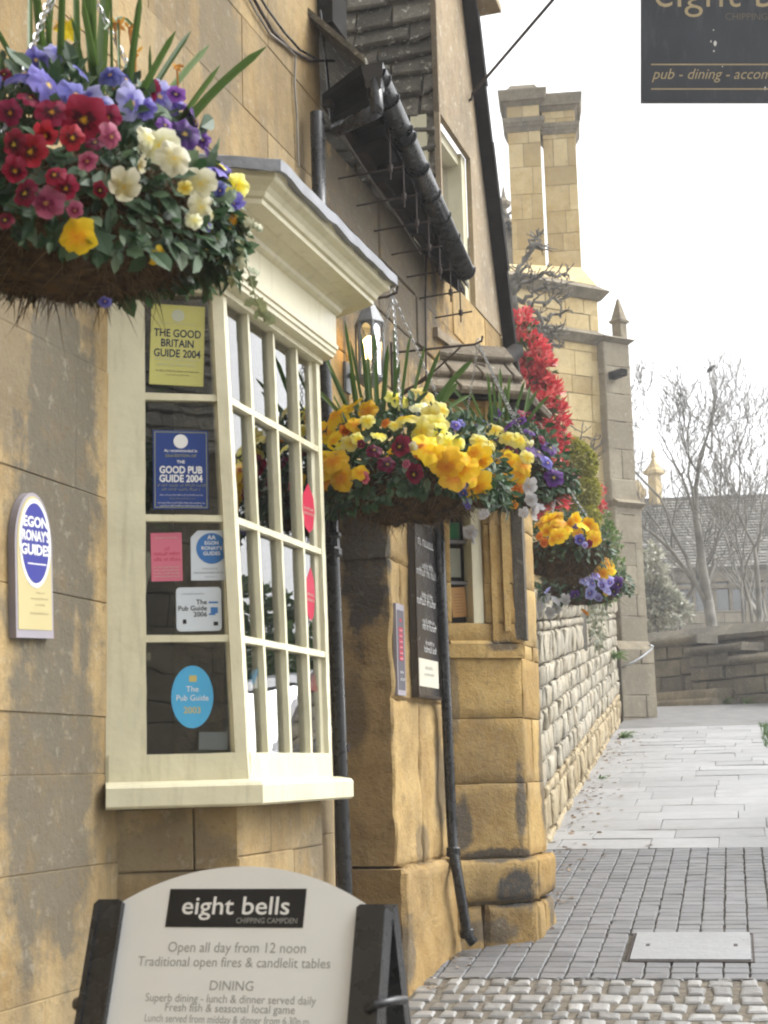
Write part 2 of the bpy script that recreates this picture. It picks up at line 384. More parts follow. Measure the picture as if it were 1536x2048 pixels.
def gp(t, l, dz=0):
    p = PX*t+PL*l; return V((p.x, p.y, SL*min(t, GFLAT)+dz))
def tl(x, y): g = ground(x, y); return g.dot(PX), g.dot(PL)
T_COB = tl(1200, 1962)[0]; T_SET = tl(1310, 1701)[0]; T_FLAG = tl(1350, 1456)[0]
mb = MB()
ts = [-20, -4, 0, 4, 8, 12, 16, 20, GFLAT, 40, 75]; ls = [-30, -8, -4, -2, 0, 2, 4, 8, 30]
for i in range(len(ts)-1):
    for k in range(len(ls)-1): mb.quad(gp(ts[i], ls[k], -.03), gp(ts[i], ls[k+1], -.03), gp(ts[i+1], ls[k+1], -.03), gp(ts[i+1], ls[k], -.03))
struct('ground', mb, M['earth'], base=(0, 0, 0))
L0, L1 = -2.6, 3.4
def sheet(name, t0, t1, l0, l1, mat, dz):
    mb = MB(); n = max(1, int((t1-t0)/2))
    for i in range(n): 
        a, b = t0+(t1-t0)*i/n, t0+(t1-t0)*(i+1)/n
        mb.quad(gp(a, l0, dz), gp(a, l1, dz), gp(b, l1, dz), gp(b, l0, dz))
    return struct(name, mb, mat)
def is_wall(t, l):    # skip paving hidden inside the buildings
    p = PX*t+PL*l; n = (p-W.o).dot(EN); return n < -.35 and (p-W.o).dot(EU) < 9
def paved(name, t0, t1, l0, l1, rowh, lens, mat, joint, bev, hgt, seed, jit=0, holes=(), dz=.0, dome=0, stagger=.5, jt=1.0):
    rnd = random.Random(seed); mb = MB(); t = t0; row = 0
    while t < t1-.01:
        h = rnd.uniform(*rowh) if isinstance(rowh, tuple) else rowh; te = min(t+h, t1)
        l = l0 - (rnd.uniform(0, 1)*lens[0] if stagger is None else (row % 2)*stagger*lens[0])
        while l < l1:
            le = l+rnd.uniform(*lens); a, b = l+joint*.5, le-joint*.5; c, d = t+joint*.5*jt, te-joint*.5*jt
            cm = ((c+d)/2, (a+b)/2)
            if not is_wall(*cm) and not any(q[0] < cm[0] < q[1] and q[2] < cm[1] < q[3] for q in holes):
                J = lambda: rnd.uniform(-jit, jit); zz = hgt+rnd.uniform(-1, 1)*hgt*.12; tx = rnd.uniform(-1, 1)*jit*.3; ty = rnd.uniform(-1, 1)*jit*.3
                R0 = [(c+J(), a+J()), (c+J(), b+J()), (d+J(), b+J()), (d+J(), a+J())]
                ins = lambda k: [(p+(cm[0]-p)*k/max(.01, (d-c)/2)*1.0, q+(cm[1]-q)*k/max(.01, (b-a)/2)) for p, q in R0]
                rings = [(R0, -.03, 0), (R0, zz-bev, 1), (ins(bev), zz, 1)] + ([(ins(bev*2.6), zz+dome, 1)] if dome else [])
                vs = []
                for ring, hz, tilt in rings: vs += [gp(p, q, dz+hz+(tx*(p-cm[0])/.05+ty*(q-cm[1])/.05)*tilt) for p, q in ring]
                fs = []
                for r in range(len(rings)-1): fs += [(r*4+k, r*4+(k+1) % 4, r*4+4+(k+1) % 4, r*4+4+k) for k in range(4)]
                q = (len(rings)-1)*4; fs.append((q, q+1, q+2, q+3)); mb.add(vs, fs)
            l = le
        t = te; row += 1
    return struct(name, mb, mat, base=arr(gp(t0, (l0+l1)/2)), smooth=False)
sheet('paving_joints', -3, T_FLAG, L0, L1, M['joint'], -.002)
c0, c1, c2 = tl(1258, 1929), tl(1505, 1931), tl(1384, 1874)
COVER = (c0[0]-.02, c2[0]+.02, c0[1]-.05, c1[1]+.02)
M['bedding'] = plain('gritty_bedding', (.15, .132, .105), .95, .1, .35, 25, .7)
sheet('cobble_bedding', -3, T_COB-.01, L0, L1, M['bedding'], .0035)
paved('cobbles', 2.2, T_COB, L0, L1, (.10, .15), (.085, .125), M['cobble'], .032, .007, .014, 3, .008, dome=.002, stagger=None)
paved('block_paving', T_COB, T_SET, L0, L1, .100, (.112, .112), M['sett'], .008, .004, .012, 4, .0035, holes=[COVER], stagger=.0, jt=.9)
LE = tl(1521, 1466)[1]
paved('paving_slabs', T_SET, T_FLAG, -1.6, LE, (.36, .50), (.45, .75), M['flag'], .005, .002, .012, 5, .002, stagger=None, jt=2.4)
sheet('tarmac_path', T_FLAG, 46, -1.6, 3.4, M['tarmac'], .006)
g0 = tl(1524, 1456); 
mb = MB(); rnd = random.Random(9)
for i in range(5200):
    t = rnd.uniform(T_FLAG-3.2, T_FLAG-.02); l = LE+.01+rnd.uniform(0, 1.6)
    p = gp(t, l, -.01); a = rnd.uniform(0, 6.28); h = rnd.uniform(.05, .11); dx = V((math.cos(a), math.sin(a), 0)); k = V((rnd.uniform(-.03, .03), rnd.uniform(-.03, .03), h))
    mb.add([p-dx*.006, p+dx*.006, p+k], ((0, 1, 2),))
M['grass'] = leafmat('grass', (.03, .07, .015), (.06, .13, .03), (.11, .18, .05), .6)
struct('grass_verge', mb, M['grass'], 'stuff', label='strip of short green grass beside the pale slabs')
# inspection cover
cv = thing('inspection_cover', 'pale rectangular inspection cover set into the grey setts', 'drain cover', arr(gp((COVER[0]+COVER[1])/2, (COVER[2]+COVER[3])/2)))
mb = MB(); ca, cb, cl, cr = c0[0], c2[0], c0[1], c1[1]
mb.hexa([gp(ca, cl, -.03), gp(ca, cr, -.03), gp(cb, cr, -.03), gp(cb, cl, -.03), gp(ca+.004, cl+.004, .024), gp(ca+.004, cr-.004, .024), gp(cb-.004, cr-.004, .024), gp(cb-.004, cl+.004, .024)])
M['cover'] = pavemat('pale_cover_steel', (.22, .225, .23), (.25, .255, .26), .42, .55, (.18, .18, .175), .4)
ld = obj('lid', mb, M['cover'], cv)
for lx in (cl+.07, cr-.07):
    m_ = MB(); t_ = (ca+cb)/2; m_.hexa([gp(t_-.022, lx-.009, .02), gp(t_-.022, lx+.009, .02), gp(t_+.022, lx+.009, .02), gp(t_+.022, lx-.009, .02), gp(t_-.022, lx-.009, .0252), gp(t_-.022, lx+.009, .0252), gp(t_+.022, lx+.009, .0252), gp(t_+.022, lx-.009, .0252)]); obj('lifting_key', m_, M['iron'], ld)
mb = MB()
for (a, b, c, d) in ((ca-.012, ca-.003, cl-.012, cr+.012), (cb+.003, cb+.012, cl-.012, cr+.012), (ca-.003, cb+.003, cl-.012, cl-.003), (ca-.003, cb+.003, cr+.003, cr+.012)):
    mb.hexa([gp(a, c, -.03), gp(a, d, -.03), gp(b, d, -.03), gp(b, c, -.03), gp(a, c, .016), gp(a, d, .016), gp(b, d, .016), gp(b, c, .016)])
obj('frame', mb, M['iron'], cv)

# ------------------------------------------------------------------ the near inn: wall, canted bay window
uA = W.at(214, 1100)[0]; uC = W.at(641, 250)[0]
ZB0 = gz(*W.p(uA, 0, 0).xy)-.25; ZTOP = 5.9
C60 = 1/math.tan(R(60))
def solve_o(x, z):
    lo, hi = .02, .9
    for _ in range(50):
        o = (lo+hi)/2
        if project(W.p(uA+o*C60, o, z))[0] < x: lo = o
        else: hi = o
    return o
def corner(x, y):
    z = 2.0
    for _ in range(12): o = solve_o(x, z); z = W.at(x, y, o)[1]
    return uA+o*C60, o, z
Bb = corner(493, 1504); Bt = corner(443, 578)
Cb_u, _ = W.at(664, 1520, Bb[1]); Ct_u, _ = W.at(637, 690, Bt[1])
zb, zt = Bb[2], Bt[2]
def tz(y):  # height of a pixel row on the corner post
    z = 2.0
    for _ in range(8):
        k = (z-zb)/(zt-zb); u = Bb[0]+(Bt[0]-Bb[0])*k; o = Bb[1]+(Bt[1]-Bb[1])*k
        x = project(W.p(u, o, z))[0]; z = W.at(x, y, o)[1]
    return z
def plan(z):
    k = (z-zb)/(zt-zb); o = Bb[1]+(Bt[1]-Bb[1])*k
    ub = Bb[0]+(Bt[0]-Bb[0])*k; uc = Cb_u+(Ct_u-Cb_u)*k
    return [(uA, 0.0), (ub, o), (uc, o), (uc+o*C60, 0.0)]
def BP(face, s, z):
    P = plan(z); a, b = P[face], P[face+1]; return W.p(a[0]+(b[0]-a[0])*s, a[1]+(b[1]-a[1])*s, z)
def FX(face, z=2.0): return (BP(face, 1, z)-BP(face, 0, z)).normalized()
def FN(face): x = FX(face); return V((x.y, -x.x, 0)).normalized()
INN_D = uA+2*Bb[1]*C60+(Cb_u-Bb[0])
BAYH = (uA+.03, INN_D-.03, zb-.05, zt+.05)
inn = thing('stone_inn', 'near honey and grey limestone inn wall carrying the cream bay window', 'building', arr(W.p(uA, 0, ZB0+.25)))
mb = MB(); 
mb.box(W, -3, uA+.03, -.30, -.004, -.6, ZTOP); mb.box(W, INN_D-.03, uC, -.30, -.004, -.6, ZTOP)
mb.box(W, uA+.03, INN_D-.03, -.30, -.004, zt+.05, ZTOP); mb.box(W, uA+.03, INN_D-.03, -.30, -.004, -.6, zb-.05)
obj('wall_core', mb, M['mortar'], inn)
mb = MB(); ashlar(mb, W, -2.6, uC, -.5, ZTOP, (.27, .40), (.55, 1.05), joint=.002, bev=.002, seed=12, holes=[BAYH], njit=.001, warp=.001)
obj('wall', mb, M['inn_stone'], inn)
# room seen through the glass
mb = MB(); u0, u1, z0, z1 = uA-.4, INN_D+.3, zb-.9, zt+.35
q = [W.p(u0, -.31, z0), W.p(u1, -.31, z0), W.p(u1, -.31, z1), W.p(u0, -.31, z1)]; e = [p-EN*1.5 for p in q]
mb.add(q+e, ((4, 5, 6, 7), (0, 1, 5, 4), (1, 2, 6, 5), (2, 3, 7, 6), (3, 0, 4, 7)))
obj('room', mb, M['dark'], inn)

bay = tag(obj('bay_window', MB(), M['cream'], inn)); bay.data.clear_geometry()
z_s = zb-.078; z_sb = z_s-.068
fr = MB(); DEP = .045
def fbar(face, s0, z0, s1, z1, w, d=DEP, off=0, mb=None):
    a = BP(face, s0, z0); b = BP(face, s1, z1); t = (b-a).normalized(); n = FN(face); wv = n.cross(t).normalized()*w
    q = mb or fr; N_ = max(2, int((b-a).length/.05)); vs = []; fs = []
    for i in range(N_+1):       # hand-planed, many times painted: edges wander a millimetre or so
        p = a.lerp(b, i/N_)+n*off-n*d*.5; k = [V((MN.noise(p*19+V((c*7, face, w*90))), 0, 0)).x*.0016 for c in range(4)]
        vs += [p-wv*.5-n*d*.5+wv.normalized()*k[0], p+wv*.5-n*d*.5+wv.normalized()*k[1], p+wv*.5+n*d*.5+wv.normalized()*k[1]+n*k[2], p-wv*.5+n*d*.5+wv.normalized()*k[0]+n*k[3]]
    for i in range(N_): fs += [(i*4+c, i*4+(c+1) % 4, i*4+4+(c+1) % 4, i*4+4+c) for c in range(4)]
    fs += [(3, 2, 1, 0), (N_*4, N_*4+1, N_*4+2, N_*4+3)]; q.add(vs, fs)
def s_at(face, x, z):
    lo, hi = -.3, 1.3
    for _ in range(40):
        m_ = (lo+hi)/2
        if project(BP(face, m_, z))[0] < x: lo = m_
        else: hi = m_
    return lo
TZ = [tz(796), tz(1037), tz(1276)]
sl = s_at(0, 288, (zb+zt)/2)
wl = (BP(0, sl, zb)-BP(0, 0, zb)).length
fbar(0, sl/2, z_s, sl/2, zt+.1, wl, .05)                    # wide left stile
L1f = (BP(0, 1, zb)-BP(0, 0, zb)).length
fbar(0, 1-.016/L1f, z_s, 1-.016/L1f, zt+.1, .032, .05, .002)
L2f = (BP(1, 1, zb)-BP(1, 0, zb)).length
fbar(1, .013/L2f, z_s, .013/L2f, zt+.1, .026, .05, .002)
fr.tube([BP(0, 1, z_s)-(FN(0)+FN(1))*.010, BP(0, 1, zt+.1)-(FN(0)+FN(1))*.010], .014, 10)
fbar(1, 1-.012/L2f, z_s, 1-.012/L2f, zt+.1, .030, .05)
fbar(2, .04, z_s, .04, zt+.1, .03, .05, .001); fbar(2, .86, z_s, .86, zt+.1, wl*.9, .05); fbar(2, .5, z_s, .5, zt+.1, .018, .03)
for face in range(3):
    fbar(face, .02, zb-.040, .98, zb-.040, .078, .05, .004)      # bottom rail
    fbar(face, .02, zt+.045, .98, zt+.045, .09, .05, .003)       # head
    for z in TZ: fbar(face, .03, z, .97, z, .019, .032, -.002)
for k in (1, 2, 3): fbar(1, k/4, zb-.01, k/4, zt+.01, .016, .034, -.003)
obj('frame', fr, M['cream'], bay)
def mitres(z, base=None):
    P = base or plan(z); pts = [W.p(u, n, z) for u, n in P]; N = []
    for i in range(3):
        x = (pts[i+1]-pts[i]).normalized(); N.append(V((x.y, -x.x, 0)))
    mv = [N[0], (N[0]+N[1])/(1+N[0].dot(N[1])), (N[1]+N[2])/(1+N[1].dot(N[2])), N[2]]
    mv[0] = N[0]-(EN*N[0].dot(EN))*0; return pts, mv
pts, mv = mitres(z_s)
def path(off_w=.0):
    out = []
    for p, v_ in zip(pts, mv): out.append((V((p.x, p.y, 0)), v_))
    return out
def wallclip(pth): return pth
mb = MB(); zs = z_s
sp = [(-.05, zs-.070), (.050, zs-.066), (.058, zs-.060), (.058, zs-.012), (.052, zs-.003), (.02, zs+.004), (-.05, zs+.006)]
mb.sweep(sp, path()); obj('sill', mb, M['cream'], bay, smooth=False)
# stone apron under the sill
mb = MB(); pb = plan(z_s)
pin = [(uA+.05, -.05), (pb[1][0]+.01, pb[1][1]-.035), (pb[2][0]-.01, pb[2][1]-.035), (pb[3][0]-.05, -.05)]
for i in range(3):
    a = W.p(pin[i][0], pin[i][1], 0); b = W.p(pin[i+1][0], pin[i+1][1], 0); ex = (b-a); L = ex.length
    f = Fr(a, ex, V((ex.y, -ex.x, 0))); ashlar(mb, f, 0, L, -.3, z_s-.068, (.26, .40), (.3, .5), nf=0, nb=-.05, joint=.002, bev=.004, seed=40+i, njit=.002)
obj('apron', mb, M['inn_stone'], inn)
# cornice: mouldings swept round the bay
ptst, mvt = mitres(zt); pth = [(V((p.x, p.y, 0)), v_) for p, v_ in zip(ptst, mvt)]
zf = zt+.005
prof = [(-.03, zf-.022), (.012, zf-.022), (.012, zf-.004), (.044, zf+.000), (.046, zf+.012), (.052, zf+.015), (.053, zf+.028), (.059, zf+.031), (.060, zf+.044), (.054, zf+.048),
        (.054, zf+.150), (.062, zf+.155), (.070, zf+.162), (.074, zf+.174), (.086, zf+.182), (.110, zf+.190), (.118, zf+.194), (.170, zf+.196), (.170, zf+.211), (.180, zf+.215), (.186, zf+.228), (.198, zf+.240),
        (.216, zf+.250), (.222, zf+.256), (.222, zf+.270), (.230, zf+.274), (.230, zf+.284), (-.03, zf+.284)]
mb = MB(); mb.sweep(prof, pth); obj('cornice', mb, M['cream'], bay)
mb = MB(); zl = zf+.285
Lp = []
for i, (p, v_) in enumerate(pth): Lp.append(p+v_*.246)
rndl = random.Random(2)
# lead sheet: rippled drip edge, then a slope back to the wall
edge = []
for i in range(3):
    n = (14, 26, 14)[i]
    for k in range(n+(1 if i == 2 else 0)): edge.append(Lp[i].lerp(Lp[i+1], k/n))
top_, bot, back = [], [], []
for i, p in enumerate(edge):
    w = .002*math.sin(i*1.3)+rndl.uniform(-.002, .002)
    u = (p-W.o).dot(EU); top_.append(V((p.x, p.y, zl+.016+w))); bot.append(V((p.x, p.y, zl-.018+w*1.6)))
    back.append(W.p(min(max(u, uA-.02), INN_D+.02), -.005, zl+.12))
inner = [V((p.x, p.y, zl-.004)) - ((p-W.o).dot(EN))*EN*.25 for p in edge]
n = len(edge)
mb.add(bot+top_+back+inner, [(i, i+1, n+i+1, n+i) for i in range(n-1)]+[(n+i, n+i+1, 2*n+i+1, 2*n+i) for i in range(n-1)]+[(3*n+i, 3*n+i+1, i+1, i) for i in range(n-1)])
obj('lead_roof', mb, M['lead'], bay)
# panes
zr = [zb]+TZ[::-1]+[zt]
def pane(face, s0, s1, z0, z1):
    mb = MB(); n = FN(face)*-.022; mb.prism([BP(face, s0, z0)+n, BP(face, s1, z0)+n, BP(face, s1, z1)+n, BP(face, s0, z1)+n], FN(face)*-.003); obj('pane', mb, M['glass'], bay)
for r in range(4):
    pane(0, sl-.02, .97, zr[r]-.005, zr[r+1]+.005)
    for k in range(4): pane(1, k/4+.003, k/4+.247, zr[r]-.005, zr[r+1]+.005)
    pane(2, .05, .5, zr[r]-.005, zr[r+1]+.005); pane(2, .5, .9, zr[r]-.005, zr[r+1]+.005)
# curtain drawn back inside the bay
mb = MB(); vs = []; fs = []
for k in range(15):
    for j in range(9):
        z = zb+.02+(zt-zb)*j/8; w = .16+.14*abs(j/8-.35); a = W.p(INN_D-.12-w*k/14, .01+.018*math.sin(k*1.5), z); vs.append(a)
mb.add(vs, [(k*9+j, k*9+j+1, (k+1)*9+j+1, (k+1)*9+j) for k in range(14) for j in range(8)]); obj('curtain', mb, M['curtain'], inn, smooth=True)
mb = MB(); mb.box(W, uA+.03, INN_D-.03, -.5, .02, zb-.07, zb-.055); obj('window_board', mb, M['wood_dark'], inn)
# ------------------------------------------------------------------ flat cards, lettering
class Card:
    def __init__(s, tl, tr, bl, eo):
        s.eo = V(eo).normalized(); s.ex = (tr-tl); s.w = s.ex.length; s.ex.normalize(); s.ez = s.eo.cross(s.ex).normalized()
        s.h = (tl-bl).dot(s.ez); s.bl = tl - s.ez*s.h
    def p(s, x, y, o=0): return s.bl+s.ex*x+s.ez*y+s.eo*o
    def rect(s, mb, x0, y0, x1, y1, o0, o1):
        return mb.hexa([s.p(x0, y0, o0), s.p(x1, y0, o0), s.p(x1, y0, o1), s.p(x0, y0, o1), s.p(x0, y1, o0), s.p(x1, y1, o0), s.p(x1, y1, o1), s.p(x0, y1, o1)])
    def poly(s, mb, pts, o0, o1): return mb.prism([s.p(x, y, o1) for x, y in pts], s.eo*(o0-o1))
    def oval(s, mb, cx, cy, rx, ry, o0, o1, n=36): return s.poly(mb, [(cx+rx*math.cos(2*math.pi*k/n), cy+ry*math.sin(2*math.pi*k/n)) for k in range(n)], o0, o1)
    def ring(s, mb, x0, y0, x1, y1, w, o0, o1):
        for a in ((x0, y0, x1, y0+w), (x0, y1-w, x1, y1), (x0, y0+w, x0+w, y1-w), (x1-w, y0+w, x1, y1-w)): s.rect(mb, *a, o0, o1)
    def text(s, mb, txt, x, y, size, o, align='C', bold=0, shear=0, sx=1, thick=.0004, space=1):
        cu = bpy.data.curves.new('t', 'FONT'); cu.body = txt; cu.size = 1; cu.shear = shear; cu.offset = bold; cu.space_character = space; cu.resolution_u = 3
        cu.align_x = {'C': 'CENTER', 'L': 'LEFT', 'R': 'RIGHT'}[align]
        ob = bpy.data.objects.new('t', cu); COL.objects.link(ob); dg = bpy.context.evaluated_depsgraph_get()
        me = bpy.data.meshes.new_from_object(ob.evaluated_get(dg)); 
        mb.add([s.p(x+v.co.x*size*sx, y+v.co.y*size, o) for v in me.vertices], [tuple(p.vertices) for p in me.polygons])
        bpy.data.objects.remove(ob); bpy.data.curves.remove(cu); bpy.data.meshes.remove(me); return mb
    def greek(s, mb, x0, x1, y, h, o, seed=0):   # lines of print too small to read in the photograph
        r = random.Random(seed); x = x0
        while x < x1:
            n = r.randint(2, 7)
            for _ in range(n):
                if x > x1: break
                w = h*r.uniform(.28, .5); k = r.random()
                s.rect(mb, x, y, x+h*.13, y+h*(1.0 if k > .7 else .68), o-.0003, o)
                s.rect(mb, x+h*.13, y+(h*.55 if k > .4 else 0), x+w, y+(h*.68 if k > .4 else h*.12), o-.0003, o); x += w+h*.16
            x += h*.4
def wcard(f, tl, tr, bl, n): return Card(f.hit(*tl, n), f.hit(*tr, n), f.hit(*bl, n), f.eo)

# ------------------------------------------------------------------ cottage beyond the bay: wall, doorway, eaves, gable, canted bay
uDJ = W.at(786, 1500)[0]; uDN = uC+.06; uR = W.at(891, 1500)[0]; uE = W.at(1012, 752)[0]; uG = W.at(882, 250)[0]
zHEAD = W.at(735, 985)[1]; zE0 = W.at(650, 206)[1]; zE1 = W.at(847, 503)[1]; zEV = min(zE0, zE1)
gW = lambda u, n=0: gz(*W.p(u, n, 0).xy)
JB = RF(uDJ); jb = lambda x, y: arr(JB.hit(x, y))
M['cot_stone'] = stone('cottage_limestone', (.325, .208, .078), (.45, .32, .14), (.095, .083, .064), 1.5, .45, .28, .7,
    [(jb(722, 1110), .12, .10, .42, 1.0), (jb(705, 1420), .07, .07, .20, .6), (jb(735, 1960), .10, .10, .16, .8), (wp(880, 1560), .05, .16, .22, .7), (wp(845, 1690), .05, .14, .10, .6), (wp(815, 1900, .05), .06, .2, .14, .8), (wp(760, 500), .8, 1.2, .55, .95), (wp(800, 700), .10, .30, .35, .6)], .55, .10)  # the widest patch paints eaves shade and dark streaks onto the wall
cot = thing('stone_cottage', 'honey limestone cottage with dark eaves, steep gable and recessed doorway past the bay window', 'building', arr(W.p(uDJ, 0, gW(uDJ))))
mb = MB(); mb.box(W, uC+.002, uDN, -.3, -.006, -.4, zEV); mb.box(W, uDN, uDJ, -.3, -.012, zHEAD, zEV); mb.box(W, uDJ+.25, uE, -.3, -.012, -.2, zEV)
obj('wall_core', mb, M['mortar'], cot)
mb = MB(); zP = W.at(850, 1722)[1]
hol = [(uDN, uDJ+.55, -2, zHEAD+.30), (uDN-.5, uDN, -2, zHEAD)]
ashlar(mb, W, uC+.002, uE, zHEAD, zEV+.02, (.24, .34), (.5, .9), joint=.005, bev=.006, seed=21, holes=[(0, uDN, -2, zHEAD)], njit=.002, warp=.002)
ashlar(mb, W, uDJ, uR+.05, zP, zHEAD, (.5, .7), (.32, .46), nb=-.24, joint=.0012, bev=.010, seed=5, njit=.003, warp=.012, sub=.035, courses=[W.at(850, 1405)[1]-zP, .62, .55])
ashlar(mb, W, uDJ-.02, uR+.03, gW(uDJ)-.3, zP-.004, (.8, .9), (.5, .8), nf=.045, nb=-.26, joint=.004, bev=.02, seed=8, njit=.004, warp=.016, sub=.035)
ashlar(mb, W, uR+.5, uE, -.2, zHEAD, (.3, .4), (.4, .8), joint=.006, bev=.01, seed=6)
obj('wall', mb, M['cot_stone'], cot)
# dark red door set back in the recess, dark ceiling and step
dr = tag(obj('door', MB().box(W, uDN, uDJ+.02, -.27, -.225, gW(uDJ)-.1, zHEAD), M['maroon'], cot))
mb = MB()
for z0, z1 in ((.25, .95), (1.1, 1.95)): mb.box(W, uDN+.12, uDJ-.12, -.225, -.214, gW(uDJ)+z0, gW(uDJ)+z1)
obj('panel', mb, M['maroon'], dr); mb = MB(); mb.tube([W.p(uDJ-.09, -.225, gW(uDJ)+1.05), W.p(uDJ-.09, -.17, gW(uDJ)+1.05)], .02, 10); obj('knob', mb, M['iron'], dr)
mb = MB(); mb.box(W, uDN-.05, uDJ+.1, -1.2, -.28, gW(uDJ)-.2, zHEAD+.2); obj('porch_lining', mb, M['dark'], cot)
mb = MB(); mb.box(W, uDN-.06, uDJ, -.3, -.004, zHEAD, zHEAD+.003); mb.box(W, uDN-.03, uDN, -.3, .0, gW(uDN)-.2, zHEAD); obj('door_frame', mb, M['maroon'], cot)

# gable wall (upright on the wall line), its window, verge, tile-hung cheek
zG0 = zEV-.25; zGT = 7.0
uwL, uwR = W.at(880, 330)[0], W.at(940, 330)[0]; zwB, zwT = W.at(935, 640)[1], W.at(932, 306)[1]
vb = W.at(1012, 752); vt = W.at(915, -60); k_ = (vt[0]-vb[0])/(vt[1]-vb[1]); uV = lambda z: vb[0]+k_*(z-vb[1])
TH = .06
def gp_poly(pts): mb.prism([W.p(u, .004, z) for u, z in pts], -EN*.03)
mb = MB()
uGe = uG-.02
gp_poly([(uGe, zEV+.02), (uwL, zEV+.02), (uwL, zGT), (uGe, zGT)])
gp_poly([(uwL, zEV+.02), (uwR, zEV+.02), (uwR, max(zwB, zEV+.03)), (uwL, max(zwB, zEV+.03))]) if zwB > zEV+.05 else None
gp_poly([(uwL, zwT), (uwR, zwT), (uwR, zGT), (uwL, zGT)])
gp_poly([(uwR, zEV+.02), (uV(zEV+.02), zEV+.02), (max(uV(zGT), uwR+.02), zGT), (uwR, zGT)])
obj('gable', mb, M['gable_stone'], cot)
gw = tag(obj('gable_window', MB().box(W, uwL, uwR, -.17, -.165, zwB, zwT), M['dark'], cot)); mb = MB()
mb.box(W, uwR-.09, uwR-.002, -.16, -.03, zwB, zwT); mb.box(W, uwL+.002, uwL+.06, -.16, -.07, zwB, zwT); mb.box(W, uwL+.06, uwR-.09, -.16, -.05, zwT-.07, zwT); mb.box(W, uwL+.06, uwR-.09, -.16, -.05, zwB, zwB+.06)
obj('frame', mb, M['cream'], gw); mb = MB(); mb.box(W, uwL+.06, uwR-.09, -.12, -.115, zwB+.06, zwT-.07); obj('pane', mb, M['glass'], gw)
mb = MB(); a = W.p(vb[0]+.01, .005, vb[1]-.02); b = W.p(vt[0], .005, vt[1]); vdir = (b-a).normalized(); vn = V((vdir.cross(EN))).normalized(); vn = vn if vn.dot(EU) > 0 else -vn
rv = random.Random(4); L = (b-a).length; t = 0
while t < L:
    s_ = rv.uniform(.3, .45); w = .082+rv.uniform(-.006, .006)
    p, q = a+vdir*t, a+vdir*min(L, t+s_-.0005); d = vn*(.05+rv.uniform(-.004, .004))
    mb.hexa([p, p+EN*w, p+EN*w+d, p+d, q, q+EN*w, q+EN*w+d, q+d]); t += s_
obj('verge', mb, M['soffit'], cot)
mb = MB(); a = W.hit(932, -6, .0); mb.hexa([a-EU*.2, a+EN*.17-EU*.2, a+EN*.18+EU*.15-V((0, 0, .06)), a+EU*.15-V((0, 0, .06))]+[q+V((0, 0, .045)) for q in (a-EU*.2, a+EN*.17-EU*.2, a+EN*.18+EU*.15-V((0, 0, .06)), a+EU*.15-V((0, 0, .06)))])
obj('verge_cap', mb, M['gable_stone'], cot)
obj('kneeler', MB().box(W, vb[0]-.06, vb[0]+.05, .0, .11, vb[1]-.12, vb[1]-.03), M['gable_stone'], cot)

def slates(mb, f, u0, u1, z0, z1, rowh, wid, seed, th=.026, tilt=.03, rag=.012):
    r = random.Random(seed); z = z0
    while z < z1:
        h = r.uniform(*rowh); u = u0-r.uniform(0, wid[0])
        while u < u1:
            w = r.uniform(*wid); a, b = max(u, u0), min(u+w, u1)+r.uniform(-.004, .004)
            if b-a > .03:
                zb_ = z+r.uniform(-rag, rag); zb2 = z+r.uniform(-rag, rag); zt_ = z+h+.03; t0 = tilt+r.uniform(-.006, .012); k = th*r.uniform(.75, 1.5); g = .0045
                lo = [f.p(a+g, t0-k, zb_), f.p(b-g, t0-k+r.uniform(-.004, .004), zb2)]; hi = [f.p(a+g, -.02, zt_), f.p(b-g, -.02, zt_)]
                mid = [f.p(a+g+.006, t0+.004, zb_+.014), f.p(b-g-.006, t0+.004, zb2+.012)]
                mb.add([lo[0], lo[1], f.p(a+g, t0-k*.2, zb_+.002), f.p(b-g, t0-k*.2, zb2+.002), mid[0], mid[1], f.p(a+g, -.005, zt_), f.p(b-g, -.005, zt_), f.p(a+g, -.05, zt_), f.p(b-g, -.05, zt_)],
                       ((0, 1, 3, 2), (2, 3, 5, 4), (4, 5, 7, 6), (0, 2, 4, 6, 8), (1, 9, 7, 5, 3), (0, 8, 9, 1)))
            u += w
        z += h
mb = MB(); fC = RF(uG); slates(mb, fC, -1.9, -.012, zEV-.1, 6.6, (.085, .15), (.16, .40), 31, .030, .040, .020); obj('tile_hanging', mb, M['slates'], cot)
mb = MB(); mb.box(W, uG+.002, uG+.05, -2, -.2, zEV-.3, 6.6); obj('cheek', mb, M['mortar'], cot)
# main roof over the eaves + soffit
zgut = W.at(748, 140, .28)[1]; gS = W.hit(748, 140, .28)
gEnd = W.hit(930, 542, .17)
gdir = (gEnd-gS).normalized(); gout = V((gdir.y, -gdir.x, 0)).normalized(); gL = (gEnd-gS).length
mb = MB(); rB = [W.p(uC+.01, -1.3, zgut+1.75), W.p(uG, -1.3, zgut+1.75)]
e0, e1 = gS-gdir*.02-gout*.03+V((0, 0, .05)), gS+gdir*((uG-(gS-W.o).dot(EU))/gdir.dot(EU))-gout*.03+V((0, 0, .05))
mb.hexa([e0-V((0, 0, .03)), e1-V((0, 0, .03)), rB[1]-V((0, 0, .05)), rB[0]-V((0, 0, .05)), e0, e1, rB[1], rB[0]]); obj('roof', mb, M['slates'], cot)
mb = MB(); s0, s1 = gS-gdir*.02-gout*.05, gS+gdir*((uG-.01-(gS-W.o).dot(EU))/gdir.dot(EU))-gout*.05
w0, w1 = W.p(uC+.02, .002, zE0), W.p(uG-.01, .002, zE1)
mb.hexa([w0, w1, s1+V((0, 0, -.02)), s0+V((0, 0, -.02)), w0+V((0, 0, .02)), w1+V((0, 0, .02)), s1+V((0, 0, .02)), s0+V((0, 0, .02))])
n = 7
